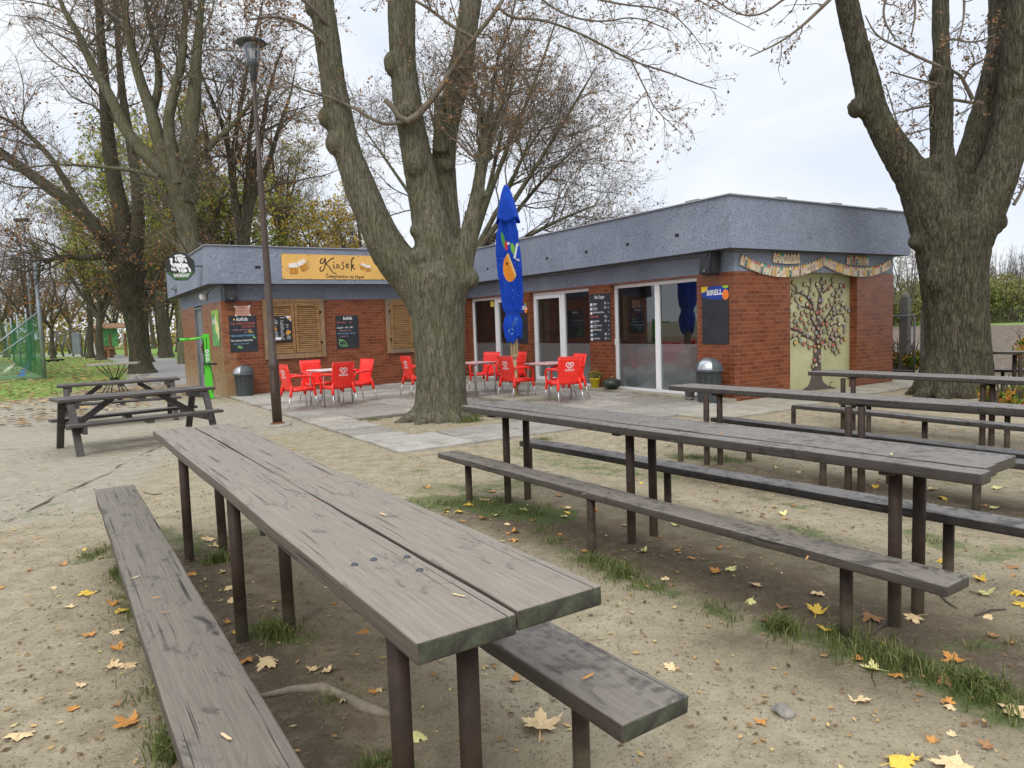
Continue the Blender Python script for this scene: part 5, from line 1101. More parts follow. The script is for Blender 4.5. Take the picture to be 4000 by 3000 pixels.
mb = MB(); mb.lathe([(.120, 6.20), (.130, 6.225), (.235, 6.205), (.245, 6.215), (.20, 6.25), (.10, 6.285), (0, 6.29)], 28); mb.lathe([(0, 6.215), (.12, 6.21), (.128, 6.225)], 28); mb.build('hat', 'lamp_grey', lamp)
# ---------------------------------------------------------------- long plank tables and benches
def plank_mesh(L, w_, t, mats, seed, end=True, ch=.008, name='plank'):
    r = random.Random(seed); bm = bmesh.new(); bmesh.ops.create_cube(bm, size=1)
    for v in bm.verts: v.co = Vector(((v.co.x + .5) * L, v.co.y * w_, v.co.z * t))
    ex = [e for e in bm.edges if abs(e.verts[0].co.x - e.verts[1].co.x) > .1]; 
    n = max(6, int(L / .18)); res = bmesh.ops.subdivide_edges(bm, edges=ex, cuts=n)
    le = [e for e in bm.edges if len(e.link_faces) == 2 and e.link_faces[0].normal.dot(e.link_faces[1].normal) < .3]
    bm.normal_update(); le = [e for e in bm.edges if len(e.link_faces) == 2 and e.calc_face_angle(0) > .8]
    bmesh.ops.bevel(bm, geom=le, offset=ch, segments=3, affect='EDGES', profile=.6)
    for v in bm.verts:
        q = Vector((v.co.x * 2.1, v.co.y * 3, seed)); v.co.y += mnoise.noise(q) * .006; v.co.z += mnoise.noise(Vector((v.co.x * .7, seed, 2))) * .007 + mnoise.noise(Vector((v.co.x * 5, v.co.y * 20, seed))) * .0015
        if v.co.x < .02 or v.co.x > L - .02: v.co.x += mnoise.noise(Vector((v.co.y * 14, v.co.z * 14, seed))) * .006
    bm.normal_update(); me = bpy.data.meshes.new(name); bm.to_mesh(me)
    for m_ in mats: me.materials.append(MATS[m_])
    for p in me.polygons: p.use_smooth = True; p.material_index = 1 if abs(p.normal.x) > .75 and len(mats) > 1 else 0
    bm.free(); return me
def span(p0, p1): d = (p1 - p0); d.z = 0; return d.length, math.atan2(d.y, d.x)
def table(pNear, pFar, offs, widths, top, t, mats, legs, label, post=.031, ext=None, seed=1):
    """pNear/pFar: ends of the centre line; planks side by side; legs in world xy"""
    L, a = span(pNear, pFar); root = empty('long_table', rotz(Vector((pNear.x, pNear.y, 0)), a), label, 'table', 'long plank tables on steel posts')
    tot = sum(widths) + .016 * (len(widths) - 1); y = -tot / 2
    for i, w_ in enumerate(widths):
        e0, e1 = (ext[i] if ext else (0, 0)); me = plank_mesh(L + e0 + e1, w_, t, mats[i], seed * 7 + i); o = link(bpy.data.objects.new('plank', me), root); o.matrix_basis = Matrix.Translation((-e0, y + w_ / 2, top - t / 2 + (.004 if i % 2 else 0))) @ Matrix.Rotation(rnd.uniform(-.003, .003), 4, 'X'); y += w_ + .016
    inv = root.matrix_basis.inverted(); ys = {}
    for lp in legs:
        q = inv @ Vector((lp[0], lp[1], 0)); mb = MB(); h = top - t - .014; mb.tube([(0, 0, -.04), (0, 0, h)], post, 14); mb.build('post', 'rusty_post', root, Matrix.Translation((q.x, q.y, 0)) @ Matrix.Rotation(rnd.uniform(-.008, .008), 4, 'X')); ys.setdefault(round(q.x / .3), []).append(q)
    done = []
    for k in sorted(ys):
        if any(abs(k - d) <= 1 for d in done): continue
        done.append(k); qs = ys[k] + ys.get(k + 1, []); cx = sum(q.x for q in qs) / len(qs); mb = MB(); mb.box(cx - .03, cx + .03, -tot / 2 + .03, tot / 2 - .03, top - t - .02, top - t - .006); mb.build('cross_plate', 'rusty_post', root)
    return root
def bench(pNear, pFar, w_, top, t, mat, legs, label, seed=1, post=.030):
    L, a = span(pNear, pFar); root = empty('long_bench', rotz(Vector((pNear.x, pNear.y, 0)), a), label, 'bench', 'long single plank benches on steel posts')
    me = plank_mesh(L, w_, t, [mat, 'mossy_end' if seed < 4 else mat], seed * 5 + 2, ch=.010); o = link(bpy.data.objects.new('seat_plank', me), root); o.matrix_basis = Matrix.Translation((0, 0, top - t / 2))
    inv = root.matrix_basis.inverted()
    for lp in legs:
        q = inv @ Vector((lp[0], lp[1], 0)); mb = MB(); mb.tube([(0, 0, -.04), (0, 0, top - t - .002)], post, 12); mb.build('post', 'rusty_post', root, Matrix.Translation((q.x, max(-w_ * .3, min(w_ * .3, q.y)), 0)))
    return root
def mid(a, b_): return (a + b_) / 2
T1 = .82
c_near = mid(at(1664, 2497, T1), at(2308, 2294, T1)); c_far = mid(at(617, 1675, T1), at(887, 1657, T1))
def between(p, q, xs): d = q - p; return [tuple((p + d * t)[:2]) for t in xs]
def xy(x, y): return tuple(at(x, y)[:2])
def vert(x, y, z): p = at(x, y, z); return (p.x, p.y)
L1 = [xy(740, 2184), xy(873, 2155), xy(947, 2502), xy(1132, 2459), vert(1556, 2560, .66), vert(1826, 2620, .62)]
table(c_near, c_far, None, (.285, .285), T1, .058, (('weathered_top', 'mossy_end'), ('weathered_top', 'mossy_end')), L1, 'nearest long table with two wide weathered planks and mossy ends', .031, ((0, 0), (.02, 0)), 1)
for x, y in ((1385, 2210), (1460, 2190), (1010, 1905), (1075, 1895), (1640, 2232), (1590, 2180)):       # bolt heads in the planks
    q = at(x, y, T1); mb = MB(); mb.lathe([(0, .006), (.008, .005), (.012, .001), (.012, -.002)], 12); t_ = bpy.data.objects['long_table']; o = mb.build('bolt', 'anthracite', t_); o.matrix_basis = t_.matrix_basis.inverted() @ Matrix.Translation((q.x, q.y, T1 + .003))
def pads_for(a, b_, n): return [tuple(a.lerp(b_, t)[:2]) for t in n]
ZB1 = .45
n0 = mid(at(714, 2965, ZB1), at(1184, 2992, ZB1)); f0 = mid(at(371, 1907, ZB1), at(524, 1896, ZB1)); d0 = (n0 - f0).normalized(); n0 = n0 + d0 * .75
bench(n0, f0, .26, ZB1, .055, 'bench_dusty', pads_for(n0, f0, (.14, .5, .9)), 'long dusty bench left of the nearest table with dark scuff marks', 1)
f1 = Vector((*xy(1091, 2125), 0)); n1 = mid(at(2440, 2826, ZB1), at(2684, 2717, ZB1)); n1.z = 0; m1_ = Vector((*vert(1448, 2800 + 200, .08), 0))
e1_ = mid(at(1888, 2497, ZB1), at(2158, 2414, ZB1)); dd = (e1_ - n1); dd.z = 0; dd.normalize(); f1 = n1 + dd * 4.55
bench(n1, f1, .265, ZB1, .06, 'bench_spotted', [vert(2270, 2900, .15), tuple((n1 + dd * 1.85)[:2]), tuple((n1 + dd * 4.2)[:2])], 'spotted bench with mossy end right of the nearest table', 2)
T2 = .845
a0 = at(3798, 1850, T2); a1 = at(3992, 1779, T2); b0 = at(1836, 1582, T2); b1c = at(1957, 1565, T2)
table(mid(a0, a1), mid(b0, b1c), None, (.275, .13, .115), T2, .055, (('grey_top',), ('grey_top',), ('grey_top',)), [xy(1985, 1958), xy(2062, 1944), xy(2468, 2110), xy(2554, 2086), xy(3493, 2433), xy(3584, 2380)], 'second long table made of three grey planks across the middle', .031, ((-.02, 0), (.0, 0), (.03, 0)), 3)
ZB2 = .42
p, q = mid(at(3689, 2290, ZB2), at(3796, 2250, ZB2)), mid(at(1711, 1770, ZB2), at(1780, 1756, ZB2))
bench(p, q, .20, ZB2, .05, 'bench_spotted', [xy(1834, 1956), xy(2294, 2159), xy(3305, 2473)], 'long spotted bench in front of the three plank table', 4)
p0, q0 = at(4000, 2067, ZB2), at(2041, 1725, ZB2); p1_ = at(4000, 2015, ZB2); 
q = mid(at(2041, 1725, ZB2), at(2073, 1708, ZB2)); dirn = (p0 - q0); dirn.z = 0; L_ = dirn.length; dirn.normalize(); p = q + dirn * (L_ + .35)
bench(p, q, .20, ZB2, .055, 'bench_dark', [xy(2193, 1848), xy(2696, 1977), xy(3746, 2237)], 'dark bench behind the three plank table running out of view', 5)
T3 = .81
a = mid(at(2622, 1508, T3), at(2690, 1496, T3)); b_ = mid(at(4000, 1602, T3), at(4000, 1578, T3)); dirn = (b_ - a).normalized(); pn = b_ + dirn * .75
l3 = [xy(2762, 1812), xy(2814, 1812), xy(3313, 1912), xy(3364, 1917)]; v3 = Vector(l3[2]) - Vector(l3[0])
table(pn, a, None, (.20, .17), T3, .055, (('grey_top',), ('grey_top',)), l3 + [tuple(Vector(l3[2]) + v3 * 1.0), tuple(Vector(l3[3]) + v3 * 1.0)], 'third long table from us with a dark front edge, before the brick corner', .031, None, 6)
p5 = mid(at(3960, 1825, .43), at(3908, 1867, .43)); l5 = [xy(2659, 1801), xy(3215, 1894)]; d5 = (Vector((*l5[1], 0)) - Vector((*l5[0], 0))).normalized()
bench(Vector((*l5[1], 0)) + d5 * 1.6, Vector((*l5[0], 0)) - d5 * .3, .2, .43, .05, 'bench_dark', l5 + [tuple((Vector((*l5[1], 0)) + d5 * 1.25)[:2])], 'bench hidden behind the three plank table with one end showing at right', 7)
a = mid(at(2774, 1633, .42), at(2820, 1622, .42)); b_ = at(4000, 1765, .42); dirn = (b_ - a); dirn.z = 0; pn = b_ + dirn.normalized() * .5
bench(pn, a, .2, .42, .05, 'bench_dark', [xy(2907, 1798), xy(3458, 1892), tuple((pn - dirn.normalized() * .3)[:2])], 'bench with black front edge just behind the third long table', 8)
T4 = .76
a = mid(at(3164, 1455, T4), at(3235, 1441, T4)); b_ = mid(at(4000, 1490, T4), at(4000, 1470, T4)); dirn = (b_ - a); dirn.z = 0; pn = b_ + dirn.normalized() * .6
l4 = [xy(3293, 1678), xy(3332, 1683), xy(3836, 1736), xy(3872, 1738)]
table(pn, a, None, (.26, .26), T4, .055, (('grey_top',), ('grey_top',)), l4, 'farthest long table running past the foot of the right-hand tree', .031, None, 9)
a = mid(at(3082, 1583, .40), at(3140, 1574, .40)); b_ = at(4000, 1662, .40); dirn = (b_ - a); dirn.z = 0; pn = b_ + dirn.normalized() * .5
bench(pn, a, .2, .40, .05, 'bench_dark', [xy(3226, 1672), xy(3770, 1729)], 'bench in front of the farthest long table before the mural', 10)
l8 = [xy(3393, 1690), xy(3933, 1743)]; d8 = (Vector((*l8[1], 0)) - Vector((*l8[0], 0))).normalized()
bench(Vector((*l8[1], 0)) + d8 * .5, Vector((*l8[0], 0)) - d8 * .35, .2, .40, .05, 'bench_dark', l8, 'bench beyond the farthest long table mostly hidden by its posts', 11)
a = at(3884, 1372, .78); pn = a + Vector((1.9, -1.6, 0))
table(pn, a, None, (.2, .2), .78, .05, (('grey_top',), ('grey_top',)), [xy(3960, 1541), xy(3983, 1552)], 'partly visible long table at the right edge beyond the tree', .036, None, 12)
b_ = xy(3915, 1530); bench(Vector((b_[0] + 1.9, b_[1] - 1.7, 0)), Vector((b_[0] - .3, b_[1] + .25, 0)), .2, .42, .05, 'bench_dark', [b_, (b_[0] + 1.4, b_[1] - 1.2)], 'partly visible bench beside the table beyond the right-hand tree', 13)
# ---------------------------------------------------------------- picnic tables with attached seats
def make_picnic():
    r = empty('picnic_table', Matrix.Identity(4)); Lp = 2.2; wd = .62; H_ = .755
    for k, y in enumerate((-.21, 0, .21)):
        me = plank_mesh(Lp, .20, .045, ['picnic_wood'], 60 + k); o = link(bpy.data.objects.new('top_plank', me), r); o.matrix_basis = Matrix.Translation((-Lp / 2, y, H_ - .022))
    for s_ in (-1, 1):
        me = plank_mesh(Lp - .06, .22, .042, ['picnic_wood'], 70 + s_); o = link(bpy.data.objects.new('seat_plank', me), r); o.matrix_basis = Matrix.Translation((-Lp / 2 + .03, s_ * .52, .41))
    for x in (-.95, .95):
        for s_ in (-1, 1):
            mb = MB(); mb.obox((x, s_ * .58, -.01), (x, s_ * .25, H_ - .045), .05, .095, .004, (1, 0, 0)); mb.build('leg', 'picnic_wood', r)
        mb = MB(); mb.box(x + (.05 if x < 0 else -.1), x + (.1 if x < 0 else -.05), -.63, .63, .29, .385, .004); mb.build('seat_beam', 'picnic_wood', r)
        mb = MB(); mb.box(x + (.05 if x < 0 else -.1), x + (.1 if x < 0 else -.05), -.30, .30, H_ - .14, H_ - .047, .004); mb.build('top_beam', 'picnic_wood', r)
        mb = MB(); sg = 1 if x < 0 else -1; mb.obox((x + sg * .10, 0, .36), (x + sg * .62, 0, H_ - .05), .08, .045, .004, (0, 1, 0)); mb.build('brace', 'picnic_wood', r)
    mb = MB(); mb.box(-.05, .05, -.29, .29, H_ - .09, H_ - .047, .004)
    for s_ in (-1, 1): mb.box(-.045, .045, s_ * .52 - .1, s_ * .52 + .1, .345, .387, .004)
    mb.build('batten', 'picnic_wood', r)
    return r
pk = make_picnic(); pk2 = copy_tree(pk)
pa, pb = at(283, 1787), at(832, 1655); pc = at(266, 1743)
L_, ang = span(at(230, 1565, .75), at(842, 1513, .75)); u = Vector((math.cos(ang), math.sin(ang), 0)); nrm = Vector((-u.y, u.x, 0))
e0, e1 = at(230, 1565, .75), at(842, 1513, .75); c = mid(e0, e1); c.z = 0; pk.matrix_basis = rotz(c + nrm * .31, ang) @ Matrix.Diagonal((L_ / 2.2, 1, 1, 1))
e0, e1 = at(220, 1508, .75), at(703, 1478, .75); L_, ang = span(e0, e1); u = Vector((math.cos(ang), math.sin(ang), 0)); nrm = Vector((-u.y, u.x, 0)); c = mid(e0, e1); c.z = 0; pk2.matrix_basis = rotz(c + nrm * .31, ang) @ Matrix.Diagonal((L_ / 2.2, 1, 1, 1))
tag(pk, 'dark brown picnic table with attached seats, the nearer of the pair', 'picnic table', 'dark picnic tables with attached seats'); tag(pk2, 'dark brown picnic table with attached seats, the farther of the pair', 'picnic table', 'dark picnic tables with attached seats')
# small stone-topped table with splayed rods
sp_ = at(440, 1540); sp_.z = 0; st = empty('stone_topped_table', rotz(Vector((-11.35, 20.3, 0)), .35), 'small table with chipped pale top on crossed black rods', 'table')
mb = MB(); mb.poly([(-.62, -.38), (-.3, -.42), (.35, -.40), (.66, -.36), (.68, .1), (.62, .40), (.1, .42), (-.5, .38), (-.66, .2)], .80, .845); mb.build('stone_slab', 'cast_concrete', st)
for k in range(6):
    a = k * PI / 3 + .3; mb = MB(); mb.tube([(.46 * math.cos(a), .32 * math.sin(a), .80), (.10 * math.cos(a), .07 * math.sin(a), .40), (.34 * math.cos(a), .26 * math.sin(a), 0)], .013, 6); mb.build('leg', 'dark_metal', st)
mb = MB(); mb.lathe([(.09, .37), (.11, .38), (.11, .42), (.09, .43)], 12); mb.build('centre_ring', 'dark_metal', st)
# ---------------------------------------------------------------- trees
def tubes_np(P, R, n):                                # P (N,K,3), R (N,K) -> verts, quads
    N, K, _ = P.shape; T = np.gradient(P, axis=1); T /= np.linalg.norm(T, axis=2, keepdims=True) + 1e-9
    ref = np.tile(np.array([.31, .22, .92]), (N, K, 1)); bad = np.abs((ref * T).sum(2)) > .93; ref[bad] = [1, 0, 0]
    U = ref - T * (ref * T).sum(2, keepdims=True); U /= np.linalg.norm(U, axis=2, keepdims=True); Wv = np.cross(T, U)
    a = np.arange(n) * 2 * PI / n; V = P[:, :, None] + R[:, :, None, None] * (U[:, :, None] * np.cos(a)[:, None] + Wv[:, :, None] * np.sin(a)[:, None])
    idx = np.arange(N * K * n).reshape(N, K, n); nx = np.roll(idx, -1, 2)
    F = np.stack([idx[:, :-1], nx[:, :-1], nx[:, 1:], idx[:, 1:]], -1).reshape(-1, 4)
    return V.reshape(-1, 3), F
def resample(pts, rad, K):
    pts = np.array(pts, float); rad = np.array(rad, float)
    if len(pts) > 2:                                   # smooth through the traced points
        for _ in range(2):
            q = [pts[0]]; r = [rad[0]]
            for i in range(len(pts) - 1): q += [pts[i] * .75 + pts[i + 1] * .25, pts[i] * .25 + pts[i + 1] * .75]; r += [rad[i] * .75 + rad[i + 1] * .25, rad[i] * .25 + rad[i + 1] * .75]
            pts = np.array(q + [pts[-1]]); rad = np.array(r + [rad[-1]])
    d = np.r_[0, np.cumsum(np.linalg.norm(np.diff(pts, axis=0), axis=1))]; t = np.linspace(0, d[-1], K)
    return np.stack([np.interp(t, d, pts[:, i]) for i in range(3)], 1), np.interp(t, d, rad)
def sprout(P, R, n, length, ang, K, rng, tmin=.25, rs=.55, rmax=9, up=.0, wob=.16, taper=.3, tmax=1.0, rmin=.002):
    N, K0, _ = P.shape; t = (tmin + (tmax - tmin) * rng.random((N, n))) * (K0 - 1); i = np.minimum(t.astype(int), K0 - 2); f = (t - i)[..., None]; ar = np.arange(N)[:, None]
    p = P[ar, i] * (1 - f) + P[ar, i + 1] * f; tan = P[ar, i + 1] - P[ar, i]; tan /= np.linalg.norm(tan, axis=2, keepdims=True) + 1e-9; r = R[ar, i] * (1 - f[..., 0]) + R[ar, i + 1] * f[..., 0]
    p, tan, r, tt = p.reshape(-1, 3), tan.reshape(-1, 3), r.ravel(), (t / (K0 - 1)).ravel(); M_ = len(p)
    q = np.cross(tan, rng.normal(size=(M_, 3))); q /= np.linalg.norm(q, axis=1, keepdims=True) + 1e-9; a = np.radians(ang) * rng.uniform(.65, 1.3, (M_, 1))
    d = tan * np.cos(a) + q * np.sin(a); L = length * rng.uniform(.55, 1.25, M_) * (1.15 - .55 * tt); out = np.zeros((M_, K, 3)); out[:, 0] = p
    for k in range(1, K):
        d = d + rng.normal(size=(M_, 3)) * wob + np.array([0, 0, up]); d /= np.linalg.norm(d, axis=1, keepdims=True); out[:, k] = out[:, k - 1] + d * (L / (K - 1))[:, None]
    r0 = np.minimum(r * rs, rmax); RR = np.maximum(r0[:, None] * np.linspace(1, taper, K)[None], rmin); return out, RR
def along(P, n, rng, spread, tmin=.2):
    N, K, _ = P.shape; t = (tmin + (1 - tmin) * rng.random((N, n))) * (K - 1); i = np.minimum(t.astype(int), K - 2); f = (t - i)[..., None]; ar = np.arange(N)[:, None]
    return (P[ar, i] * (1 - f) + P[ar, i + 1] * f).reshape(-1, 3) + rng.normal(size=(N * n, 3)) * spread
class Acc:
    def __init__(s): s.V = []; s.F = []; s.n = 0
    def add(s, P, R, n):
        V, F = tubes_np(P, R, n); s.V.append(V); s.F.append(F + s.n); s.n += len(V)
    def mesh(s, name, mat): return np_mesh(name, np.concatenate(s.V), np.concatenate(s.F), mat, 4, None, True)
def remeshed(V, F, vox, mat, disp=(0, 0), flare=None):
    me = np_mesh('raw', V, F, mat, 4); ob = bpy.data.objects.new('raw', me); COL.objects.link(ob)
    md = ob.modifiers.new('r', 'REMESH'); md.mode = 'VOXEL'; md.voxel_size = vox; md.use_smooth_shade = True; s_ = ob.modifiers.new('s', 'SMOOTH'); s_.factor = .6; s_.iterations = 6
    dg = bpy.context.evaluated_depsgraph_get(); out = bpy.data.meshes.new_from_object(ob.evaluated_get(dg)); bpy.data.objects.remove(ob)
    if disp[0]:
        n = len(out.vertices); cs = np.empty(n * 3); out.vertices.foreach_get('co', cs); ns = np.empty(n * 3); out.vertices.foreach_get('normal', ns); cs = cs.reshape(-1, 3); ns = ns.reshape(-1, 3)
        h = np.array([mnoise.noise((x * 1.6, y * 1.6, z * .9)) * disp[0] + mnoise.noise((x * 9, y * 9, z * 1.6)) * disp[1] + abs(mnoise.noise((x * 22, y * 22, z * 3.5))) * disp[1] * .8 for x, y, z in cs])
        cs += ns * h[:, None]; out.vertices.foreach_set('co', cs.ravel())
    out.polygons.foreach_set('use_smooth', np.ones(len(out.polygons), bool))
    out.materials.clear(); out.materials.append(MATS[mat]); out.update(); return out
def traced(limbs, K=40, n=18):
    Ps, Rs = [], []
    for L in limbs: P, R = resample([p for p, _ in L], [r for _, r in L], K); Ps.append(P); Rs.append(R)
    return np.array(Ps), np.array(Rs)
def limb(Y, pts, yo=0.0):                             # pts: (px, py, half width px, [extra depth])
    out = []
    for q in pts:
        y = Y + yo * 0 + (q[3] if len(q) > 3 else 0); p = deep(q[0], q[1], y); out.append(((p.x, p.y, p.z), q[2] * y / FPX))
    return out
def capped(P, R, n):
    V, F = tubes_np(P[None], R[None], n); K = len(P); c0 = len(V); V = np.vstack([V, P[0], P[-1]])
    F = F.tolist() + [[c0, (k + 1) % n, k, c0] for k in range(n)] + [[c0 + 1, (K - 1) * n + k, (K - 1) * n + (k + 1) % n, c0 + 1] for k in range(n)]
    return V, F
def solid(limbs, vox, mat, disp, extra=()):
    Vs, Fs, b = [], [], 0
    me = bpy.data.meshes.new('raw'); 
    for L in limbs:
        P, R = resample([p for p, _ in L], [r for _, r in L], 36); V, F = capped(P, R, 16); Vs += V.tolist(); Fs += [[i + b for i in (f if f[0] != f[3] else f[:3])] for f in F]; b += len(V)
    for c, r, sc3 in extra:
        bm = bmesh.new(); bmesh.ops.create_icosphere(bm, subdivisions=3, radius=1); vs = [(c[0] + v.co.x * r * sc3[0], c[1] + v.co.y * r * sc3[1], c[2] + v.co.z * r * sc3[2]) for v in bm.verts]; Fs += [[v.index + b for v in f.verts] for f in bm.faces]; Vs += vs; b += len(vs); bm.free()
    me.from_pydata(Vs, [], Fs); ob = bpy.data.objects.new('raw', me); COL.objects.link(ob)
    md = ob.modifiers.new('r', 'REMESH'); md.mode = 'VOXEL'; md.voxel_size = vox; s_ = ob.modifiers.new('s', 'SMOOTH'); s_.factor = .5; s_.iterations = 5
    dg = bpy.context.evaluated_depsgraph_get(); out = bpy.data.meshes.new_from_object(ob.evaluated_get(dg)); bpy.data.objects.remove(ob)
    n = len(out.vertices); cs = np.empty(n * 3); out.vertices.foreach_get('co', cs); ns = np.empty(n * 3); out.vertices.foreach_get('normal', ns); cs = cs.reshape(-1, 3); ns = ns.reshape(-1, 3)
    def hh(x, y, z):
        w = mnoise.noise((x * 3, y * 3, z * 1.5)) * .25
        return mnoise.noise((x * 1.7, y * 1.7, z * 1.0)) * disp[0] - (1 - min(1, abs(mnoise.noise(((x + w) * 11, (y + w) * 11, z * 1.7))) * 5)) * disp[1] + mnoise.noise((x * 20, y * 20, z * 5)) * disp[1] * .4
    h = np.array([hh(*c) for c in cs]); cs += ns * h[:, None]; out.vertices.foreach_set('co', cs.ravel()); out.polygons.foreach_set('use_smooth', np.ones(len(out.polygons), bool))
    out.materials.clear(); out.materials.append(MATS[mat]); out.update(); return out
def flare_roots(base, r0, dirs, h=1.0):
    L = []
    for a, ln, rr in dirs:
        c, s_ = math.cos(a), math.sin(a); L.append([((base.x + c * r0 * .25, base.y + s_ * r0 * .25, h), rr * .9), ((base.x + c * r0 * .55, base.y + s_ * r0 * .55, h * .45), rr), ((base.x + c * (r0 * .9), base.y + s_ * (r0 * .9), .10), rr * .85), ((base.x + c * (r0 + ln), base.y + s_ * (r0 + ln), -.06), rr * .45)])
    return L
def tree_root(name, base, label, group=None): return empty(name, Matrix.Translation(base), label, 'tree', group)
def put(root, me, name):
    me.transform(Matrix.Translation(-root.matrix_basis.translation)); me.name = name; return link(bpy.data.objects.new(name, me), root)
rg = np.random.default_rng(5)
# --- centre tree -----------------------------------------------------------------------------------
YC = 12.05; base = Vector((-1.22, 12.05, 0))
trunkC = limb(YC, [(1722, 1662, 120), (1722, 1600, 108), (1722, 1540, 104), (1722, 1450, 102), (1718, 1350, 101), (1712, 1250, 103), (1706, 1170, 112), (1704, 1110, 122), (1706, 1040, 100)])
LC = [limb(YC, [(1690, 1230, 80), (1640, 1130, 84), (1580, 1060, 84), (1519, 991, 76, -.05), (1457, 853, 66, -.1), (1396, 692, 58, -.15), (1340, 538, 54, -.2), (1309, 384, 49, -.2), (1287, 230, 47, -.2), (1263, 77, 46, -.25), (1254, -20, 45, -.3), (1225, -420, 36, -.5), (1170, -1000, 22, -.9)]),
      limb(YC, [(1712, 1200, 90), (1710, 1080, 88), (1707, 991, 82), (1676, 845, 71, .05), (1646, 692, 60, .1), (1616, 538, 52, .1), (1590, 400, 54, .1), (1576, 230, 53, .15), (1569, 77, 52, .2), (1560, -300, 44, .4), (1530, -950, 26, .9)]),
      limb(YC, [(1725, 1180, 80, .2), (1755, 1050, 62, .35), (1748, 900, 50, .45), (1738, 750, 48, .5), (1732, 600, 48, .5), (1755, 450, 48, .5), (1790, 320, 45, .5), (1813, 230, 43, .5), (1828, 77, 42, .5), (1840, -10, 41, .5), (1880, -420, 33, .3), (1930, -950, 18, 0)]),
      limb(YC, [(1740, 1180, 70), (1785, 1080, 58), (1815, 991, 44, 0), (1840, 870, 35, 0), (1862, 760, 27, 0), (1880, 640, 23, 0), (1900, 540, 21, 0), (1912, 462, 21, 0)]),
      limb(YC, [(1728, 600, 40, .35), (1722, 480, 27, .30), (1712, 372, 22, .25)])]
kn = [(deep(1912, 480, YC), .135, (1, 1, 1.2)), (deep(1903, 605, YC), .085, (1, 1, 1)), (deep(1895, 760, YC - .05), .07, (1, 1, 1)), (deep(1822, 830, YC - .1), .06, (1, 1, 1)), (deep(1625, 645, YC - .12), .17, (1, 1, 1.3)), (deep(1745, 650, YC + .3), .13, (1, 1, 1)), (deep(1590, 450, YC - .06), .19, (1, 1, 1)), (deep(1525, 250, YC - .02), .13, (.9, 1, 1.6)),
      (deep(1305, 560, YC - .32), .15, (1, 1, 1.3)), (deep(1275, 460, YC - .3), .14, (1, 1, 1.2)), (deep(1215, 30, YC - .35), .12, (1, 1, 1.2)), (deep(1590, 1120, YC - .15), .19, (1, 1, 1)), (deep(1830, 1090, YC - .05), .18, (1, 1, 1)), (deep(1630, 900, YC - .1), .14, (1, 1, 1)), (deep(1700, 1130, YC - .33), .20, (1, .7, 1)), (deep(1640, 1000, YC - .28), .16, (1, .8, 1))]
rootsC = flare_roots(base, .40, [(-2.75, .42, .17), (-2.1, .30, .17), (-1.55, .16, .18), (-1.0, .22, .17), (-.4, .25, .17), (.2, .34, .16), (1.1, .2, .17), (2.2, .3, .17), (3.0, .35, .17)], 1.0)
tC = tree_root('maple_tree', base, 'large maple rising from the paving with several thick grey trunks and a knobbly cut branch')
put(tC, solid([trunkC] + LC + rootsC, .034, 'maple_bark', (.04, .013), kn), 'trunk')
P, R = traced(LC[:4])
TW = [limb(YC, [(1612, 460, 16, -.25), (1560, 480, 12, -.3), (1490, 487, 11, -.35), (1400, 430, 9, -.4), (1285, 376, 8, -.5), (1190, 355, 6, -.6), (1080, 300, 4, -.7)]), limb(YC, [(1505, 390, 16, -.3), (1530, 410, 17, -.3), (1560, 465, 20, -.3), (1600, 478, 24, -.3), (1650, 432, 21, -.3), (1710, 360, 19, -.3), (1768, 268, 17, -.3), (1850, 150, 14, -.35), (1925, 60, 13, -.4), (1985, -30, 12, -.4), (2100, -200, 9, -.3)]),
      limb(YC, [(1850, 150, 12, -.35), (1760, 100, 10, -.4), (1680, 35, 9, -.45), (1600, -10, 8, -.5), (1480, -60, 6, -.6)]), limb(YC, [(1770, 268, 9, -.3), (1850, 262, 8, -.3), (1980, 272, 7, -.25), (2130, 276, 5, -.2)]),
      limb(YC, [(1950, 30, 10, -.4), (2000, 75, 9, -.4), (2100, 72, 8, -.3), (2215, 108, 7, -.2), (2330, 162, 7, 0), (2468, 240, 6, .1), (2620, 285, 5, .2), (2730, 330, 4, .3), (2800, 347, 3, .3)]), limb(YC, [(2468, 240, 5, .1), (2525, 358, 4, .1), (2560, 430, 3, .1), (2640, 500, 3, .2), (2668, 528, 2, .2)]),
      limb(YC, [(2525, 358, 3, .1), (2470, 420, 3, 0), (2425, 480, 2, 0)]), limb(YC, [(1900, 480, 12, 0), (1880, 400, 10, .1), (1840, 345, 9, .2), (1800, 300, 8, .3)]), limb(YC, [(1920, 470, 10, 0), (1925, 350, 9, 0), (1935, 250, 8, 0), (1990, 120, 7, 0), (2020, -40, 5, 0)]), limb(YC, [(1945, 500, 9, 0), (1985, 400, 8, .1), (2000, 300, 6, .1)]),
      limb(YC, [(2080, -30, 8, -.6), (2200, 60, 6, -.5), (2350, 90, 5, -.3), (2480, 60, 4, -.2), (2620, 120, 3, 0)]), limb(YC, [(2200, -40, 8, -.6), (2420, 20, 6, -.5), (2600, 30, 4, -.3), (2700, 120, 3, 0), (2760, 210, 2, 0)]), limb(YC, [(2300, -80, 8, .6), (2500, -10, 6, .5), (2700, -20, 4, .3), (2830, 60, 3, 0), (2950, 120, 2, 0)]),
      limb(YC, [(1300, 200, 14, -.3), (1200, 100, 10, -.6), (1080, 60, 8, -.9), (960, 80, 5, -1.1)]), limb(YC, [(1285, 100, 14, -.4), (1150, -40, 10, -.8), (1000, -90, 8, -1.2), (850, -40, 5, -1.4)])]
P2, R2 = traced(TW, 24); R2 *= .62; A = Acc(); A.add(P2, R2, 7)
B1, Q1 = sprout(P, R, 12, 2.6, 55, 8, rg, .68, .3, .035, .05, .16); A.add(B1, Q1, 5)
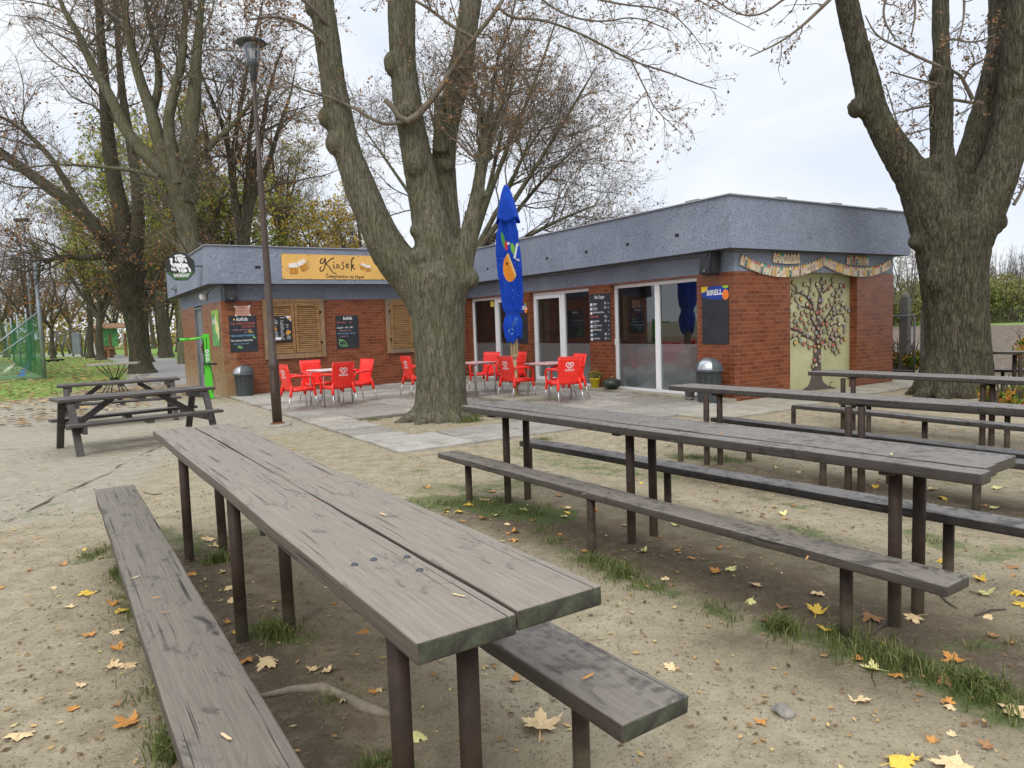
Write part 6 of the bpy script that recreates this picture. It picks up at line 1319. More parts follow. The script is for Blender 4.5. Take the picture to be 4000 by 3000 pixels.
B2, Q2 = sprout(P2, R2, 13, .85, 50, 6, rg, .12, .6, .010, -.02, .2, rmin=.0025); A.add(B2, Q2, 4)
B3, Q3 = sprout(B1, Q1, 9, .9, 50, 6, rg, .2, .6, .012, -.02, .2, rmin=.0025); A.add(B3, Q3, 4)
TB = np.concatenate([B2, B3]); TQ = np.concatenate([Q2, Q3]); B4, Q4 = sprout(TB, TQ, 8, .34, 45, 4, rg, .2, .7, .004, -.03, .25, rmin=.0018); A.add(B4, Q4, 3)
put(tC, A.mesh('branches', 'branch_bark'), 'branches')
pts = along(B4, 1, rg, .01, .7); pts = pts[rg.random(len(pts)) < .62]; pts = (pts[:, None] + rg.normal(size=(len(pts), 4, 3)) * .022).reshape(-1, 3); o = leaf_cards('foliage', pts - np.array(base), .055, 'leaf_seed', rg, tC, aspect=.45)
# --- right tree ------------------------------------------------------------------------------------
YR = 12.95; base = Vector((7.95, 12.95, 0))
trunkR = limb(YR, [(3740, 1610, 132), (3740, 1560, 122), (3745, 1500, 116), (3746, 1447, 114), (3741, 1338, 113), (3730, 1230, 112), (3720, 1121, 116), (3716, 1013, 126), (3722, 930, 140), (3725, 860, 130)])
LR = [limb(YR, [(3700, 1000, 100), (3660, 880, 95), (3620, 770, 84), (3548, 663, 62), (3475, 560, 57), (3415, 440, 50), (3395, 360, 48), (3369, 265, 48), (3338, 133, 44), (3305, 0, 41, -.1), (3260, -300, 34, -.3), (3180, -800, 20, -.8)]),
      limb(YR, [(3710, 960, 80), (3690, 800, 62), (3682, 663, 44), (3680, 563, 41), (3678, 430, 41), (3679, 320, 42), (3680, 230, 31), (3676, 120, 30), (3675, 0, 29), (3668, -320, 24), (3640, -800, 14)]),
      limb(YR, [(3720, 960, 90, .2), (3740, 800, 64, .3), (3774, 650, 50, .35), (3827, 500, 50, .4), (3885, 340, 50, .4), (3910, 166, 46, .4), (3915, 0, 45, .4), (3900, -350, 36, .3), (3850, -800, 20, 0)]),
      limb(YR, [(3750, 1060, 90, -.1), (3790, 930, 84, -.2), (3850, 790, 78, -.25), (3910, 650, 73, -.3), (3955, 490, 66, -.3), (3978, 265, 60, -.35), (3998, 0, 55, -.4), (4040, -350, 44, -.6), (4120, -850, 25, -.9)])]
kn = [(deep(3590, 945, YR), .19, (1.05, .9, .9)), (deep(3610, 840, YR), .13, (1, 1, 1)), (deep(3350, 420, YR), .17, (1, 1, 1)), (deep(3678, 295, YR), .215, (1, 1, .8)), (deep(3640, 640, YR - .1), .15, (1, 1, 1)), (deep(3880, 870, YR - .2), .2, (1, 1, 1)), (deep(3750, 900, YR - .4), .25, (1, .7, 1.2)), (deep(3660, 1080, YR - .3), .2, (1, .8, 1.5))]
rootsR = flare_roots(base, .47, [(-2.9, .2, .2), (-2.2, .16, .2), (-1.5, .12, .2), (-.8, .2, .2), (-.1, .25, .2), (.8, .2, .2), (1.7, .2, .2), (2.5, .2, .2)], .9)
tR = tree_root('maple_tree', base, 'stout dark maple at the right with a bulging fork and four big limbs')
put(tR, solid([trunkR] + LR + rootsR, .036, 'dark_bark', (.045, .02), kn), 'trunk')
P, R = traced(LR)
TW = [limb(YR, [(3300, -60, 12, -.3), (3180, 60, 9, -.5), (3100, 130, 7, -.6), (3020, 180, 5, -.7), (2930, 220, 3, -.8)]), limb(YR, [(3240, -80, 10, -.3), (3080, -20, 7, -.5), (2980, 60, 5, -.6), (2880, 60, 4, -.7), (2780, -10, 3, -.8)]), limb(YR, [(3672, 260, 8, -.2), (3580, 220, 7, -.2), (3500, 180, 6, -.2), (3420, 140, 5, -.2), (3380, 60, 3, -.2)]),
      limb(YR, [(3672, 330, 6, -.2), (3580, 310, 5, -.3), (3480, 280, 4, -.3)]), limb(YR, [(3700, 400, 10, 0), (3650, 410, 7, 0), (3560, 425, 5, -.1), (3480, 450, 3, -.1)]), limb(YR, [(3840, 405, 10, .1), (3790, 400, 9, .1), (3730, 390, 8, .1), (3690, 384, 7, 0)]), limb(YR, [(3800, 390, 12, .1), (3770, 330, 10, .1), (3750, 290, 8, .1), (3700, 270, 7, 0)]),
      limb(YR, [(3765, 310, 7, .1), (3790, 260, 6, .1), (3850, 230, 5, .1), (3890, 180, 4, .1)]), limb(YR, [(3672, 160, 7, -.2), (3720, 150, 6, -.2), (3800, 170, 5, -.3), (3880, 140, 4, -.3)]), limb(YR, [(3640, 500, 5, -.1), (3560, 520, 4, -.1), (3500, 545, 3, -.1)]), limb(YR, [(3480, -60, 8, -.8), (3440, 60, 6, -.9), (3500, 160, 4, -1)]), limb(YR, [(3560, -80, 8, -.8), (3580, 40, 6, -.9), (3560, 140, 4, -1)]),
      limb(YR, [(3760, -80, 8, -.8), (3770, 60, 6, -.9), (3740, 180, 4, -1)]), limb(YR, [(3960, 800, 10, .1), (3985, 760, 8, .1), (4010, 700, 6, .1)]), limb(YR, [(3560, 640, 5, .3), (3500, 470, 4, .4), (3460, 330, 3, .4)])]
P2, R2 = traced(TW, 22); R2 *= .7; A = Acc(); A.add(P2, R2, 7)
B1, Q1 = sprout(P, R, 5, 2.4, 60, 8, rg, .78, .3, .04, .0, .18); A.add(B1, Q1, 5)
B2, Q2 = sprout(P2, R2, 8, .62, 50, 6, rg, .1, .6, .012, -.02, .22, rmin=.0025); A.add(B2, Q2, 4)
B3, Q3 = sprout(B1, Q1, 6, .8, 50, 6, rg, .2, .6, .012, -.03, .2, rmin=.0025); A.add(B3, Q3, 4)
TB = np.concatenate([B2, B3]); TQ = np.concatenate([Q2, Q3]); B4, Q4 = sprout(TB, TQ, 5, .30, 45, 4, rg, .2, .7, .004, -.03, .25, rmin=.0018); A.add(B4, Q4, 3); put(tR, A.mesh('branches', 'branch_bark'), 'branches')
pts = along(B4, 1, rg, .01, .6); pts = pts[rg.random(len(pts)) < .6]; pts = (pts[:, None] + rg.normal(size=(len(pts), 4, 3)) * .028).reshape(-1, 3); leaf_cards('foliage', pts - np.array(base), .06, 'leaf_seed', rg, tR, aspect=.5)
# --- general tree: a trunk that forks, four orders of branches, leaves on the last one -----------------
def grown(h, r, seed, spread=.5, lean=(0, 0), fork=.3, nl=5, dens=1.0, leaf='leaf_brown', lsize=.16, nleaf=3, keep=.6, bare=.0, tr='far_bark', br='branch_dark', twig=.012, limbs=None, leafup=0.0, drop=0.0):
    """returns meshes (trunk, branches, foliage) with the foot at the origin"""
    g = np.random.default_rng(seed); A = Acc()
    if limbs is None:
        K = 14; z = np.linspace(0, h * fork, K); P = np.stack([z * lean[0] + .12 * np.sin(z * .7 + seed), z * lean[1] + .12 * np.cos(z * .6), z], 1); R = r * (1 - .28 * np.linspace(0, 1, K)); R[0] *= 1.55; R[1] *= 1.2; A.add(P[None], R[None], 12)
        top = P[-1]; Ls = []
        for i in range(nl):
            a = 2 * PI * i / nl + g.uniform(-.4, .4); sp_ = spread * g.uniform(.4, 1.2); K2 = 12; d = np.array([math.cos(a) * sp_ + lean[0], math.sin(a) * sp_ + lean[1], 1.0]); d /= np.linalg.norm(d); q = [top - np.array([0, 0, .3 * r])]; L = (h * (1 - fork)) * g.uniform(.75, 1.05) / K2
            for k in range(K2 - 1): d = d + g.normal(size=3) * .09 + np.array([0, 0, .06]); d /= np.linalg.norm(d); q.append(q[-1] + d * L)
            Ls.append(q)
        P1 = np.array(Ls); R1 = (r * .55) * np.linspace(1, .16, P1.shape[1])[None] * g.uniform(.75, 1.1, (nl, 1)); A.add(P1, R1, 9)
    else:
        P1, R1 = traced(limbs, 26); A.add(P1, R1, 12)
    trm = A.mesh('trunk', tr); A = Acc(); Lm = h * .24
    n2 = int(13 * dens); P2, R2 = sprout(P1, R1, n2, Lm, 50, 9, g, .15 if limbs is None else .42, .42, h * .003, .02, .15, .22); A.add(P2, R2, 6)
    n3 = int(9 * dens); P3, R3 = sprout(P2, R2, n3, Lm * .46, 48, 6, g, .12, .5, h * .0015, .0 - drop, .2, .25, rmin=twig * .6); A.add(P3, R3, 4)
    P4, R4 = sprout(P3, R3, 6, Lm * .22, 45, 4, g, .12, .6, h * .0008, -drop, .22, .4, rmin=twig * .4); A.add(P4, R4, 3)
    brm = A.mesh('branches', br); pts = along(P4, nleaf, g, lsize * .5, .1); zf = pts[:, 2] / h
    pts = pts[g.random(len(pts)) < keep * np.clip(1.1 - leafup * zf, .1, 1)]
    if bare: nz_ = np.array([mnoise.noise((x * .35, y * .35, z * .35)) for x, y, z in pts]); pts = pts[nz_ > bare - .35]
    V = pts; n = len(V); a = g.normal(size=(n, 3)); a /= np.linalg.norm(a, axis=1)[:, None]; b_ = np.cross(a, g.normal(size=(n, 3))); b_ /= np.linalg.norm(b_, axis=1)[:, None]; s = lsize * g.uniform(.5, 1.25, (n, 1)); c = np.cross(a, b_) * .2
    Q = np.stack([V - a * s * .5, V + b_ * s * .33 + c * s, V + a * s * .5, V - b_ * s * .33 + c * s], 1).reshape(-1, 3)
    tone = np.clip(.5 + .35 * np.array([mnoise.noise((x * .6, y * .6, z * .6)) for x, y, z in V]) * 1.6 + g.normal(size=n) * .2, 0, 1) if n else []
    lfm = np_mesh('foliage', Q, np.arange(4 * n).reshape(-1, 4), leaf, 4, {'tone': ('FACE', tone)})
    return trm, brm, lfm
def plant(ms, pos, rot, scl, label, group, name='park_tree', cat='tree'):
    r = empty(name, Matrix.Translation(pos) @ Matrix.Rotation(rot, 4, 'Z') @ Matrix.Diagonal((scl, scl, scl, 1)), label, cat, group)
    for nm, m_ in zip(('trunk', 'branches', 'foliage'), ms):
        if m_ is not None: link(bpy.data.objects.new(nm, m_), r)
    return r
def shift(L, b): return [[((p[0] - b[0], p[1] - b[1], p[2] - b[2]), r) for p, r in q] for q in L]
# fan tree behind the kiosk corner
YF = 27.0; b0 = deep(742, 1400, YF); b0.z = 0
fan = [limb(YF, [(745, 1420, 48), (742, 1200, 42), (740, 964, 39), (724, 844, 38), (705, 760, 46), (700, 700, 40)]), limb(YF, [(705, 770, 36), (663, 681, 30), (603, 639, 26), (542, 573, 24), (506, 530, 22), (476, 482, 21), (440, 392, 19), (386, 301, 17), (338, 211, 14), (301, 121, 12), (241, 30, 9), (200, -120, 5)]),
       limb(YF, [(690, 740, 34), (640, 603, 27), (608, 512, 24), (588, 422, 22), (555, 338, 19), (518, 211, 16), (494, 90, 13), (482, 0, 11), (450, -160, 6)]), limb(YF, [(600, 420, 16, .3), (622, 340, 14, .3), (620, 240, 12, .3), (590, 120, 9, .3), (560, -40, 6, .3)]),
       limb(YF, [(700, 720, 28, -.2), (665, 560, 22, -.2), (655, 470, 20, -.2), (678, 370, 18, -.2), (705, 270, 16, -.2), (717, 180, 13, -.2), (722, 60, 10, -.2), (740, -100, 6)]), limb(YF, [(722, 790, 42), (735, 560, 32), (758, 395, 27), (762, 301, 22), (771, 181, 17), (785, 30, 12), (800, -150, 7)]),
       limb(YF, [(750, 700, 16, .4), (780, 620, 13, .4), (830, 560, 11, .5), (900, 500, 9, .6), (1000, 380, 6, .8)]), limb(YF, [(620, 690, 11, -.4), (520, 665, 8, -.6), (380, 650, 6, -.8), (230, 640, 4, -1), (60, 660, 2, -1)])]
ms = grown(15, .4, 21, limbs=shift(fan, b0), dens=1.0, leaf='leaf_brown', lsize=.12, nleaf=1, keep=.4, tr='smooth_bark', br='branch_bark', bare=.15)
plant(ms, b0, 0, 1, 'smooth greenish tree fanning into many limbs behind the octagonal sign', None)
# left leaning tree on the leafy ground
YG = 31.0; b0 = deep(552, 1450, YG); b0.z = 0
gl = [limb(YG, [(556, 1462, 58), (550, 1435, 42), (540, 1342, 32), (521, 1222, 37), (508, 1131, 48), (497, 1041, 60), (490, 990, 52)]), limb(YG, [(480, 1070, 40), (445, 990, 34), (416, 939, 30), (362, 866, 26), (271, 790, 23), (195, 735, 21), (120, 681, 20), (50, 630, 18), (-60, 545, 12), (-250, 420, 6)]), limb(YG, [(490, 1040, 36), (490, 920, 32), (480, 850, 31), (452, 740, 28), (421, 542, 24), (410, 361, 20), (395, 181, 16), (386, 0, 13), (370, -200, 7)]),
      limb(YG, [(515, 1040, 34), (538, 920, 26), (540, 800, 22), (528, 663, 19), (500, 500, 16), (476, 361, 13), (458, 121, 10), (440, -120, 6)]), limb(YG, [(400, 920, 18, -.4), (330, 830, 14, -.5), (250, 700, 12, -.6), (190, 600, 10, -.7), (60, 480, 7, -.8), (-60, 430, 4)]), limb(YG, [(440, 990, 14, -.5), (340, 1010, 11, -.8), (250, 1000, 9, -1), (170, 1020, 6, -1.2)]), limb(YG, [(560, 1120, 10, .2), (600, 1130, 8, .2), (660, 1100, 5, .2)])]
ms = grown(17, .5, 22, limbs=shift(gl, b0), dens=1.0, leaf='leaf_brown', lsize=.14, nleaf=2, keep=.55, tr='dark_bark', br='branch_dark', bare=.1, drop=.03)
plant(ms, b0, 0, 1, 'dark rugged tree with flared foot on the leafy ground left of the kiosk', None)
# bare fan tree behind the inner corner
YH = 24.0; b0 = deep(1850, 1400, YH); b0.z = 0
hl = [limb(YH, [(1830, 1400, 36), (1820, 1150, 32), (1818, 1010, 30)])] + [limb(YH, [(1820, 1040, 13, 0), (x1, y1, 9.5, q), (x2, y2, 6, 2 * q), (x3, y3, 2.5, 3 * q)]) for x1, y1, x2, y2, x3, y3, q in [(1900, 900, 2010, 700, 2090, 480, .2), (1930, 850, 2050, 590, 2170, 430, -.2), (1960, 900, 2120, 700, 2270, 560, .3), (1900, 780, 1960, 520, 2010, 250, .4), (1990, 960, 2180, 860, 2330, 800, -.3), (1850, 800, 1900, 500, 1960, 150, -.4), (1780, 850, 1720, 600, 1650, 300, .4), (1960, 980, 2150, 950, 2300, 960, .1), (1930, 700, 2080, 350, 2180, 60, .1), (1700, 900, 1560, 700, 1420, 500, .5), (2000, 800, 2200, 480, 2330, 260, -.4)]]
ms = grown(13, .3, 23, limbs=shift(hl, b0), dens=1.1, leaf='leaf_seed', lsize=.085, nleaf=1, keep=.8, tr='smooth_bark', br='branch_bark', twig=.009)
plant(ms, b0, 0, 1, 'fine twigged tree with brown seeds fanning above the inner corner roof', None)
# the woods behind: a handful of grown trees, copied with turns and sizes
Gb = [grown(17, .36, 31, .5, (.02, 0), .34, 5, .72, 'leaf_brown', .15, 3, .6, .18), grown(16, .32, 32, .65, (-.05, .02), .26, 5, .72, 'leaf_brown', .15, 3, .62, .16), grown(18, .36, 33, .35, (.03, .02), .42, 4, 1.0, 'leaf_mixed', .17, 2, .7, .12)]
Gy = [grown(14, .30, 41, .55, (0, 0), .22, 5, 1.2, 'leaf_yellowgreen', .20, 3, .62, .2, leafup=.2), grown(12, .26, 42, .6, (0, 0), .2, 5, 1.1, 'leaf_yellowgreen', .19, 3, .58, .2, leafup=.1)]
Gg = [grown(9, .2, 43, .5, (0, 0), .3, 4, 1.0, 'leaf_yellow', .15, 2, .6, .28)]
rk = random.Random(3); LBL = []
def wood(G, px_, Y, scl, label, grp='trees in the park behind the kiosk', rot=None):
    p = deep(px_, 1380, Y); p.z = 0; plant(G[rk.randrange(len(G))], p, rk.uniform(0, 6.28) if rot is None else rot, scl, label, grp)
for x, Y, s, l in [(985, 30, .95, 'dark straight trunk rising behind the lamp post'), (880, 41, .95, 'tree behind the roof between the fan tree and the lamp post'), (1150, 46, .85, 'brown leaved tree above the Kiosek banner'), (640, 52, 1.0, 'tall brown tree just left of the octagonal sign')]: wood(Gb, x, Y, s, l)
for x, Y, s, l in [(820, 40, 1.1, 'yellow green tree above the far roof corner'), (1230, 46, .85, 'yellow green tree low above the banner'), (580, 44, 1.05, 'yellow green tree behind the rugged leaning tree'), (660, 56, .9, 'yellow green tree close to the side wall'), (1020, 42, .95, 'yellow green tree behind the lamp post top'), (400, 52, .95, 'pale yellow green tree above the sports fence'), (1350, 48, .5, 'low yellow green tree left of the centre maple')]: wood(Gy, x, Y, s, l)
for x, Y, s, l in [(1400, 33, 1.0, 'bright yellow young maple between the big limbs'), (1290, 36, .8, 'golden young maple above the banner end')]: wood(Gg, x, Y, s, l)
for x, Y, s, l in [(358, 58, .72, 'brown park tree left of the shelter'), (628, 62, .70, 'brown park tree right of the rugged tree'), (445, 66, .62, 'brown park tree in front of the shelter'), (205, 60, .6, 'leaning brown park tree beside the net post'), (120, 55, .75, 'brown park tree seen through the green net'), (20, 70, .8, 'brown park tree at the left edge behind the court'), (-120, 60, .8, 'brown park tree beyond the left edge of the court'), (700, 68, .75, 'brown park tree hugging the kiosk wall'), (520, 78, .75, 'distant brown tree behind the rugged tree'), (280, 82, .8, 'distant brown tree behind the playground frame'), (60, 90, .85, 'distant brown tree far behind the court'), (-250, 85, .9, 'distant brown tree beyond the left edge'), (400, 95, .85, 'most distant brown tree above the shelter'), (170, 100, .85, 'most distant brown tree behind the net post'), (600, 92, .8, 'most distant brown tree above the path bend')]:
    wood(Gb[:2], x, Y, s, l, 'brown trees in the park on the left')
# far wood edge, read as one mass
g = np.random.default_rng(77); n = 42000; ang = g.uniform(-.85, .62, n); dist = g.uniform(105, 150, n); hh_ = g.random(n) ** 1.15 * (9 + 4 * np.sin(ang * 23) + 2.5 * np.sin(ang * 61)); hh_ = np.where(ang > -.12, hh_ * .35, hh_); pos = np.stack([np.sin(ang) * dist, np.cos(ang) * dist, hh_], 1)
o = leaf_cards('far_woodland', pos, .55, 'leaf_mixed', g, None, None, .6); tag(o, 'far brown and olive wood edge along the horizon', 'woodland', None, 'stuff')
# ---------------------------------------------------------------- sports court on the left
def flatpoly(name, pts, mat, z, kind='structure'):
    mb = MB(); mb.add([(x, y, z) for x, y in pts], [tuple(range(len(pts)))]); o = mb.build(name, mat)
    if o.data.polygons[0].normal.z < 0: o.data.flip_normals()
    tag(o, kind=kind); return o
cp = at(176, 1479); cfar = at(30, 1406); d1 = (cfar - cp).normalized(); d2 = Vector((-d1.y, d1.x, 0)); d2 = d2 if d2.x < 0 else -d2
cl = at(0, 1486); d2 = (cl - cp); d2.z = 0; d2.normalize()
Q = [cp, cp + d2 * 26, cp + d2 * 26 + d1 * 36, cp + d1 * 36]; flatpoly('sports_court', [(q.x, q.y) for q in Q], 'court_turf', .006)
mb = MB()
def line(a, b, w_): 
    a = at(*a); b = at(*b); t = (b - a).normalized(); nn = Vector((-t.y, t.x, 0)) * w_ / 2; mb.add([(*(a + nn)[:2], .0101), (*(b + nn)[:2], .0101), (*(b - nn)[:2], .0101), (*(a - nn)[:2], .0101)], [(0, 1, 2, 3)])
line((80, 1471), (119, 1410), .28); mb.build('court_line_blue', 'line_blue')['kind'] = 'structure'; mb = MB(); line((15, 1455), (60, 1418), .22); mb.build('court_line_pale', 'line_white')['kind'] = 'structure'
POSTL = 'galvanised posts of the court fence'
def post(p, h, r, label, nm='fence_post', mat='galvanised', grp=None, cat='post'):
    mb = MB(); mb.tube([(0, 0, -.1), (0, 0, h)], r, 10); mb.lathe([(r, h), (r * .6, h + .04), (0, h + .05)], 10); o = mb.build(nm, mat, None, Matrix.Translation((p.x, p.y, 0))); return tag(o, label, cat, grp)
fence = empty('court_fence', Matrix.Translation(cp), 'tall galvanised fence with sagging green net around the sports court', 'fence')
def fpart(mb, nm, mt): return mb.build(nm, mt, fence)
for q, h, r_ in [(Vector((0, 0, 0)), 4.75, .075)] + [(d1 * k, 3.2, .05) for k in (9, 18, 27, 36)] + [(d2 * k, 4.7, .06) for k in (6, 12)]:
    mb = MB(); mb.tube([(q.x, q.y, -.1), (q.x, q.y, h)], r_, 10); fpart(mb, 'fence_post', 'galvanised')
for a, b_ in [((d2 * .0) + Vector((0, 0, 2.75)), d2 * 3.4 + Vector((0, 0, .2))), (d1 * 3 + Vector((0, 0, 2.0)), d1 * 3 + d2 * 3.0 + Vector((0, 0, .1)))]: mb = MB(); mb.tube([a, b_], .035, 8); fpart(mb, 'brace', 'galvanised')
def net(a, b_, h0, h1, nm, mt):
    mb = MB(); n = 30; vs = []; fs = []
    for i in range(n + 1):
        for j in range(9):
            t, s_ = i / n, j / 8; p = a.lerp(b_, t); sag = .25 * math.sin(PI * ((t * 4) % 1)) * s_ * s_; vs.append((p.x + .06 * math.sin(9 * t + 3 * s_), p.y + .06 * math.cos(11 * t), .03 + (h0 + (h1 - h0) * t - sag) * s_))
    for i in range(n):
        for j in range(8): k = i * 9 + j; fs.append((k, k + 9, k + 10, k + 1))
    mb.smooth = True; mb.add(vs, fs); fpart(mb, nm, mt)
net(d2 * .1, d2 * 18, 2.5, 2.6, 'front_net', 'green_net'); net(Vector((0, 0, 0)) + d2 * .08, d1 * 27 + d2 * .08, 2.75, 2.6, 'side_net', 'green_net_dense')
fl = deep(135, 1380, 45); fl.z = 0; rt_ = empty('floodlight_mast', Matrix.Translation(fl), 'slim floodlight mast with a dark lamp head behind the court net', 'floodlight'); mb = MB(); mb.tube([(0, 0, 0), (0, 0, 9.0)], .05, 8); mb.build('mast', 'galvanised', rt_); mb = MB(); mb.box(-.5, .35, -.15, .15, 8.95, 9.15, .03); mb.build('lamp_head', 'dark_metal', rt_)
# playground frames, shelter, far table, red bin
def framething(px_, Y, w_, h, label, mat='concrete_post'):
    p = deep(px_, 1370, Y); p.z = 0; r = empty('playground_frame', rotz(p, .3), label, 'playground frame', 'grey playground frames'); 
    for x in (-w_ / 2, w_ / 2): mb = MB(); mb.tube([(x - .35, 0, 0), (x, 0, h)], .09, 8); mb.tube([(x + .35, .1, 0), (x, 0, h)], .09, 8); mb.build('leg', mat, r)
    mb = MB(); mb.tube([(-w_ / 2 - .2, 0, h), (w_ / 2 + .2, 0, h)], .08, 8); mb.build('crossbar', mat, r)
framething(265, 66, 1.5, 2.3, 'grey playground frame left of the paths junction'); framething(385, 64, 1.6, 2.3, 'grey playground frame left of the shelter'); framething(230, 74, 1.2, 2.0, 'smallest grey playground frame beside the leaning tree')
p = deep(302, 1376, 62); p.z = 0; sl_ = empty('noticeboard_post', rotz(p, .2), 'small grey cabinet on a post before the playground frames', 'cabinet'); mb = MB(); mb.box(-.3, .3, -.15, .15, .25, 2.1, .02); mb.build('cabinet', 'galvanised', sl_); mb = MB(); mb.tube([(.4, 0, 0), (.4, 0, 2.4)], .04, 6); mb.build('post', 'dark_metal', sl_)
p = deep(462, 1378, 60); p.z = 0; sh = empty('wooden_shelter', rotz(p, -.1), 'open wooden shelter with green sheeting and white edged posts in the park', 'shelter')
for x in (-1.9, -.6, .7, 1.9): mb = MB(); mb.box(x - .09, x + .09, -.09, .09, 0, 2.3 if abs(x) > 1 else 1.9, .01); mb.build('post', 'shelter_wood', sh)
for x0, x1 in [(-1.75, .1), (.9, 1.8)]: mb = MB(); mb.box(x0, x1, -.05, .0, .85, 2.35, .01); mb.build('green_sheet', 'poster_green', sh)
mb = MB(); mb.obox((-1.95, -.1, .2), (-2.15, -.1, 2.6), .1, .1); mb.obox((.55, -.1, 1.0), (.50, -.1, 2.3), .08, .08); mb.build('white_edging', 'white_plastic', sh)
mb = MB(); mb.add([(-2.3, -.6, 2.35), (2.3, -.6, 2.35), (2.3, 1.2, 2.75), (-2.3, 1.2, 2.75), (-2.3, -.6, 2.42), (2.3, -.6, 2.42), (2.3, 1.2, 2.82), (-2.3, 1.2, 2.82)], [(3, 2, 1, 0), (4, 5, 6, 7), (0, 1, 5, 4), (1, 2, 6, 5), (2, 3, 7, 6), (3, 0, 4, 7)]); mb.build('roof', 'shelter_wood', sh)
p = deep(480, 1383, 57); p.z = 0; tb = empty('park_table', rotz(p, -.05), 'low brown wooden table standing before the open shelter', 'table'); mb = MB(); mb.box(-1.4, 1.4, -.4, .4, .68, .76, .01); mb.build('tabletop', 'shelter_wood', tb)
for x in (-1, 1): mb = MB(); mb.box(x - .1, x + .1, -.3, .3, 0, .68, .01); mb.build('leg', 'shelter_wood', tb)
p = deep(411, 1372, 58); p.z = 0; mb = MB(); mb.lathe([(0, 0), (.22, 0), (.26, .9), (.24, .92), (0, .93)], 14); tag(mb.build('park_bin', 'rust', None, Matrix.Translation(p)), 'small rust red barrel bin left of the shelter', 'bin')
p = deep(195, 1398, 50); p.z = 0; mb = MB(); mb.obox((-.6, 0, .12), (.9, 0, .16), .12, .12, .02); mb.obox((-.2, .2, .05), (.3, -.3, .2), .1, .1, .02); mb.obox((.3, .3, .05), (.7, -.3, .18), .1, .1, .02); tag(mb.build('fallen_branches', 'dark_metal', None, rotz(p, .2)), 'low dark pile of sticks on the lawn right of the net post', 'branches')
# ---------------------------------------------------------------- boundary on the right
def local_px(x, y): return at(x, y)
g1 = empty('field_fence', BF, 'chain link field fence with concrete posts and a light steel gate frame', 'fence')
FX = 7.35
def cpost(y, h, w_, nm='concrete_post', mt='concrete_post', x=FX):
    mb = MB(); mb.box(x - w_, x + w_, y - w_, y + w_, -.1, h - .1, .015); mb.lathe([(w_ * .98, h - .1), (w_ * .85, h - .02), (w_ * .5, h + .03), (0, h + .05)], 10, (x, y, 0)); mb.build(nm, mt, g1)
def wy(px_, py_):
    d = ray(px_, py_); A_ = BF.to_3x3() @ Vector((1, 0, 0)); t = (FX - (EYEP - ORG).dot(A_)) / d.dot(A_); q = BF.inverted() @ (EYEP + d * t); return q
y1, y2 = wy(3535, 1300).y, wy(3610, 1300).y
cpost(y1, wy(3540, 1148).z, .10); cpost(y2, wy(3605, 1190).z, .065, 'steel_post', 'concrete_post')
for yy in [y2 - 4.2 - 3.2 * k for k in range(4)] + [y1 + 3 * k + 2.4 for k in range(4)]: cpost(yy, 2.0, .07, 'steel_post', 'concrete_post')
gz = wy(3500, 1235).z; ya, yb = wy(3586, 1300).y, wy(3480, 1300).y + .6
mb = MB(); mb.tube([(FX - .16, ya, gz), (FX - .16, yb, gz)], .022, 8); mb.tube([(FX - .16, ya, .05), (FX - .16, ya, gz)], .022, 8); mb.tube([(FX - .16, yb, .05), (FX - .16, yb, gz)], .022, 8); mb.tube([(FX - .16, ya, .1), (FX - .16, yb, .1)], .022, 8); mb.build('gate_frame', 'lamp_grey', g1)
def mesh_wire(y0, y1_, z0, z1, x, nm):
    mb = MB(); s_ = .075; n = int((y1_ - y0 + z1 - z0) / s_); w_ = .0022
    for k in range(n):
        for sg in (1, -1):
            c = y0 - (z1 - z0) + k * s_ if sg > 0 else y0 + k * s_
            pts_ = []
            for z in (z0, z1):
                y = c + (z - z0) if sg > 0 else c - (z - z0); pts_.append((y, z))
            (ya_, za_), (yb_, zb_) = pts_
            def clip(y, z, y2_, z2_):
                if y < y0: z += (y0 - y) * (z2_ - z) / (y2_ - y + 1e-9); y = y0
                if y > y1_: z += (y1_ - y) * (z2_ - z) / (y2_ - y + 1e-9); y = y1_
                return y, z
            if max(ya_, yb_) < y0 or min(ya_, yb_) > y1_: continue
            a_ = clip(ya_, za_, yb_, zb_); b_ = clip(yb_, zb_, ya_, za_); mb.add([(x, a_[0] - w_, a_[1]), (x, a_[0] + w_, a_[1]), (x, b_[0] + w_, b_[1]), (x, b_[0] - w_, b_[1]), (x + .004, a_[0], a_[1]), (x + .004, b_[0], b_[1])], [(0, 1, 2, 3), (0, 3, 5, 4), (1, 4, 5, 2)])
    return mb.build(nm, 'wire', g1)
mesh_wire(ya, yb, .1, gz, FX - .16, 'gate_mesh'); mesh_wire(y2 - 14, y2 - .1, .05, 1.55, FX + .05, 'fence_mesh')
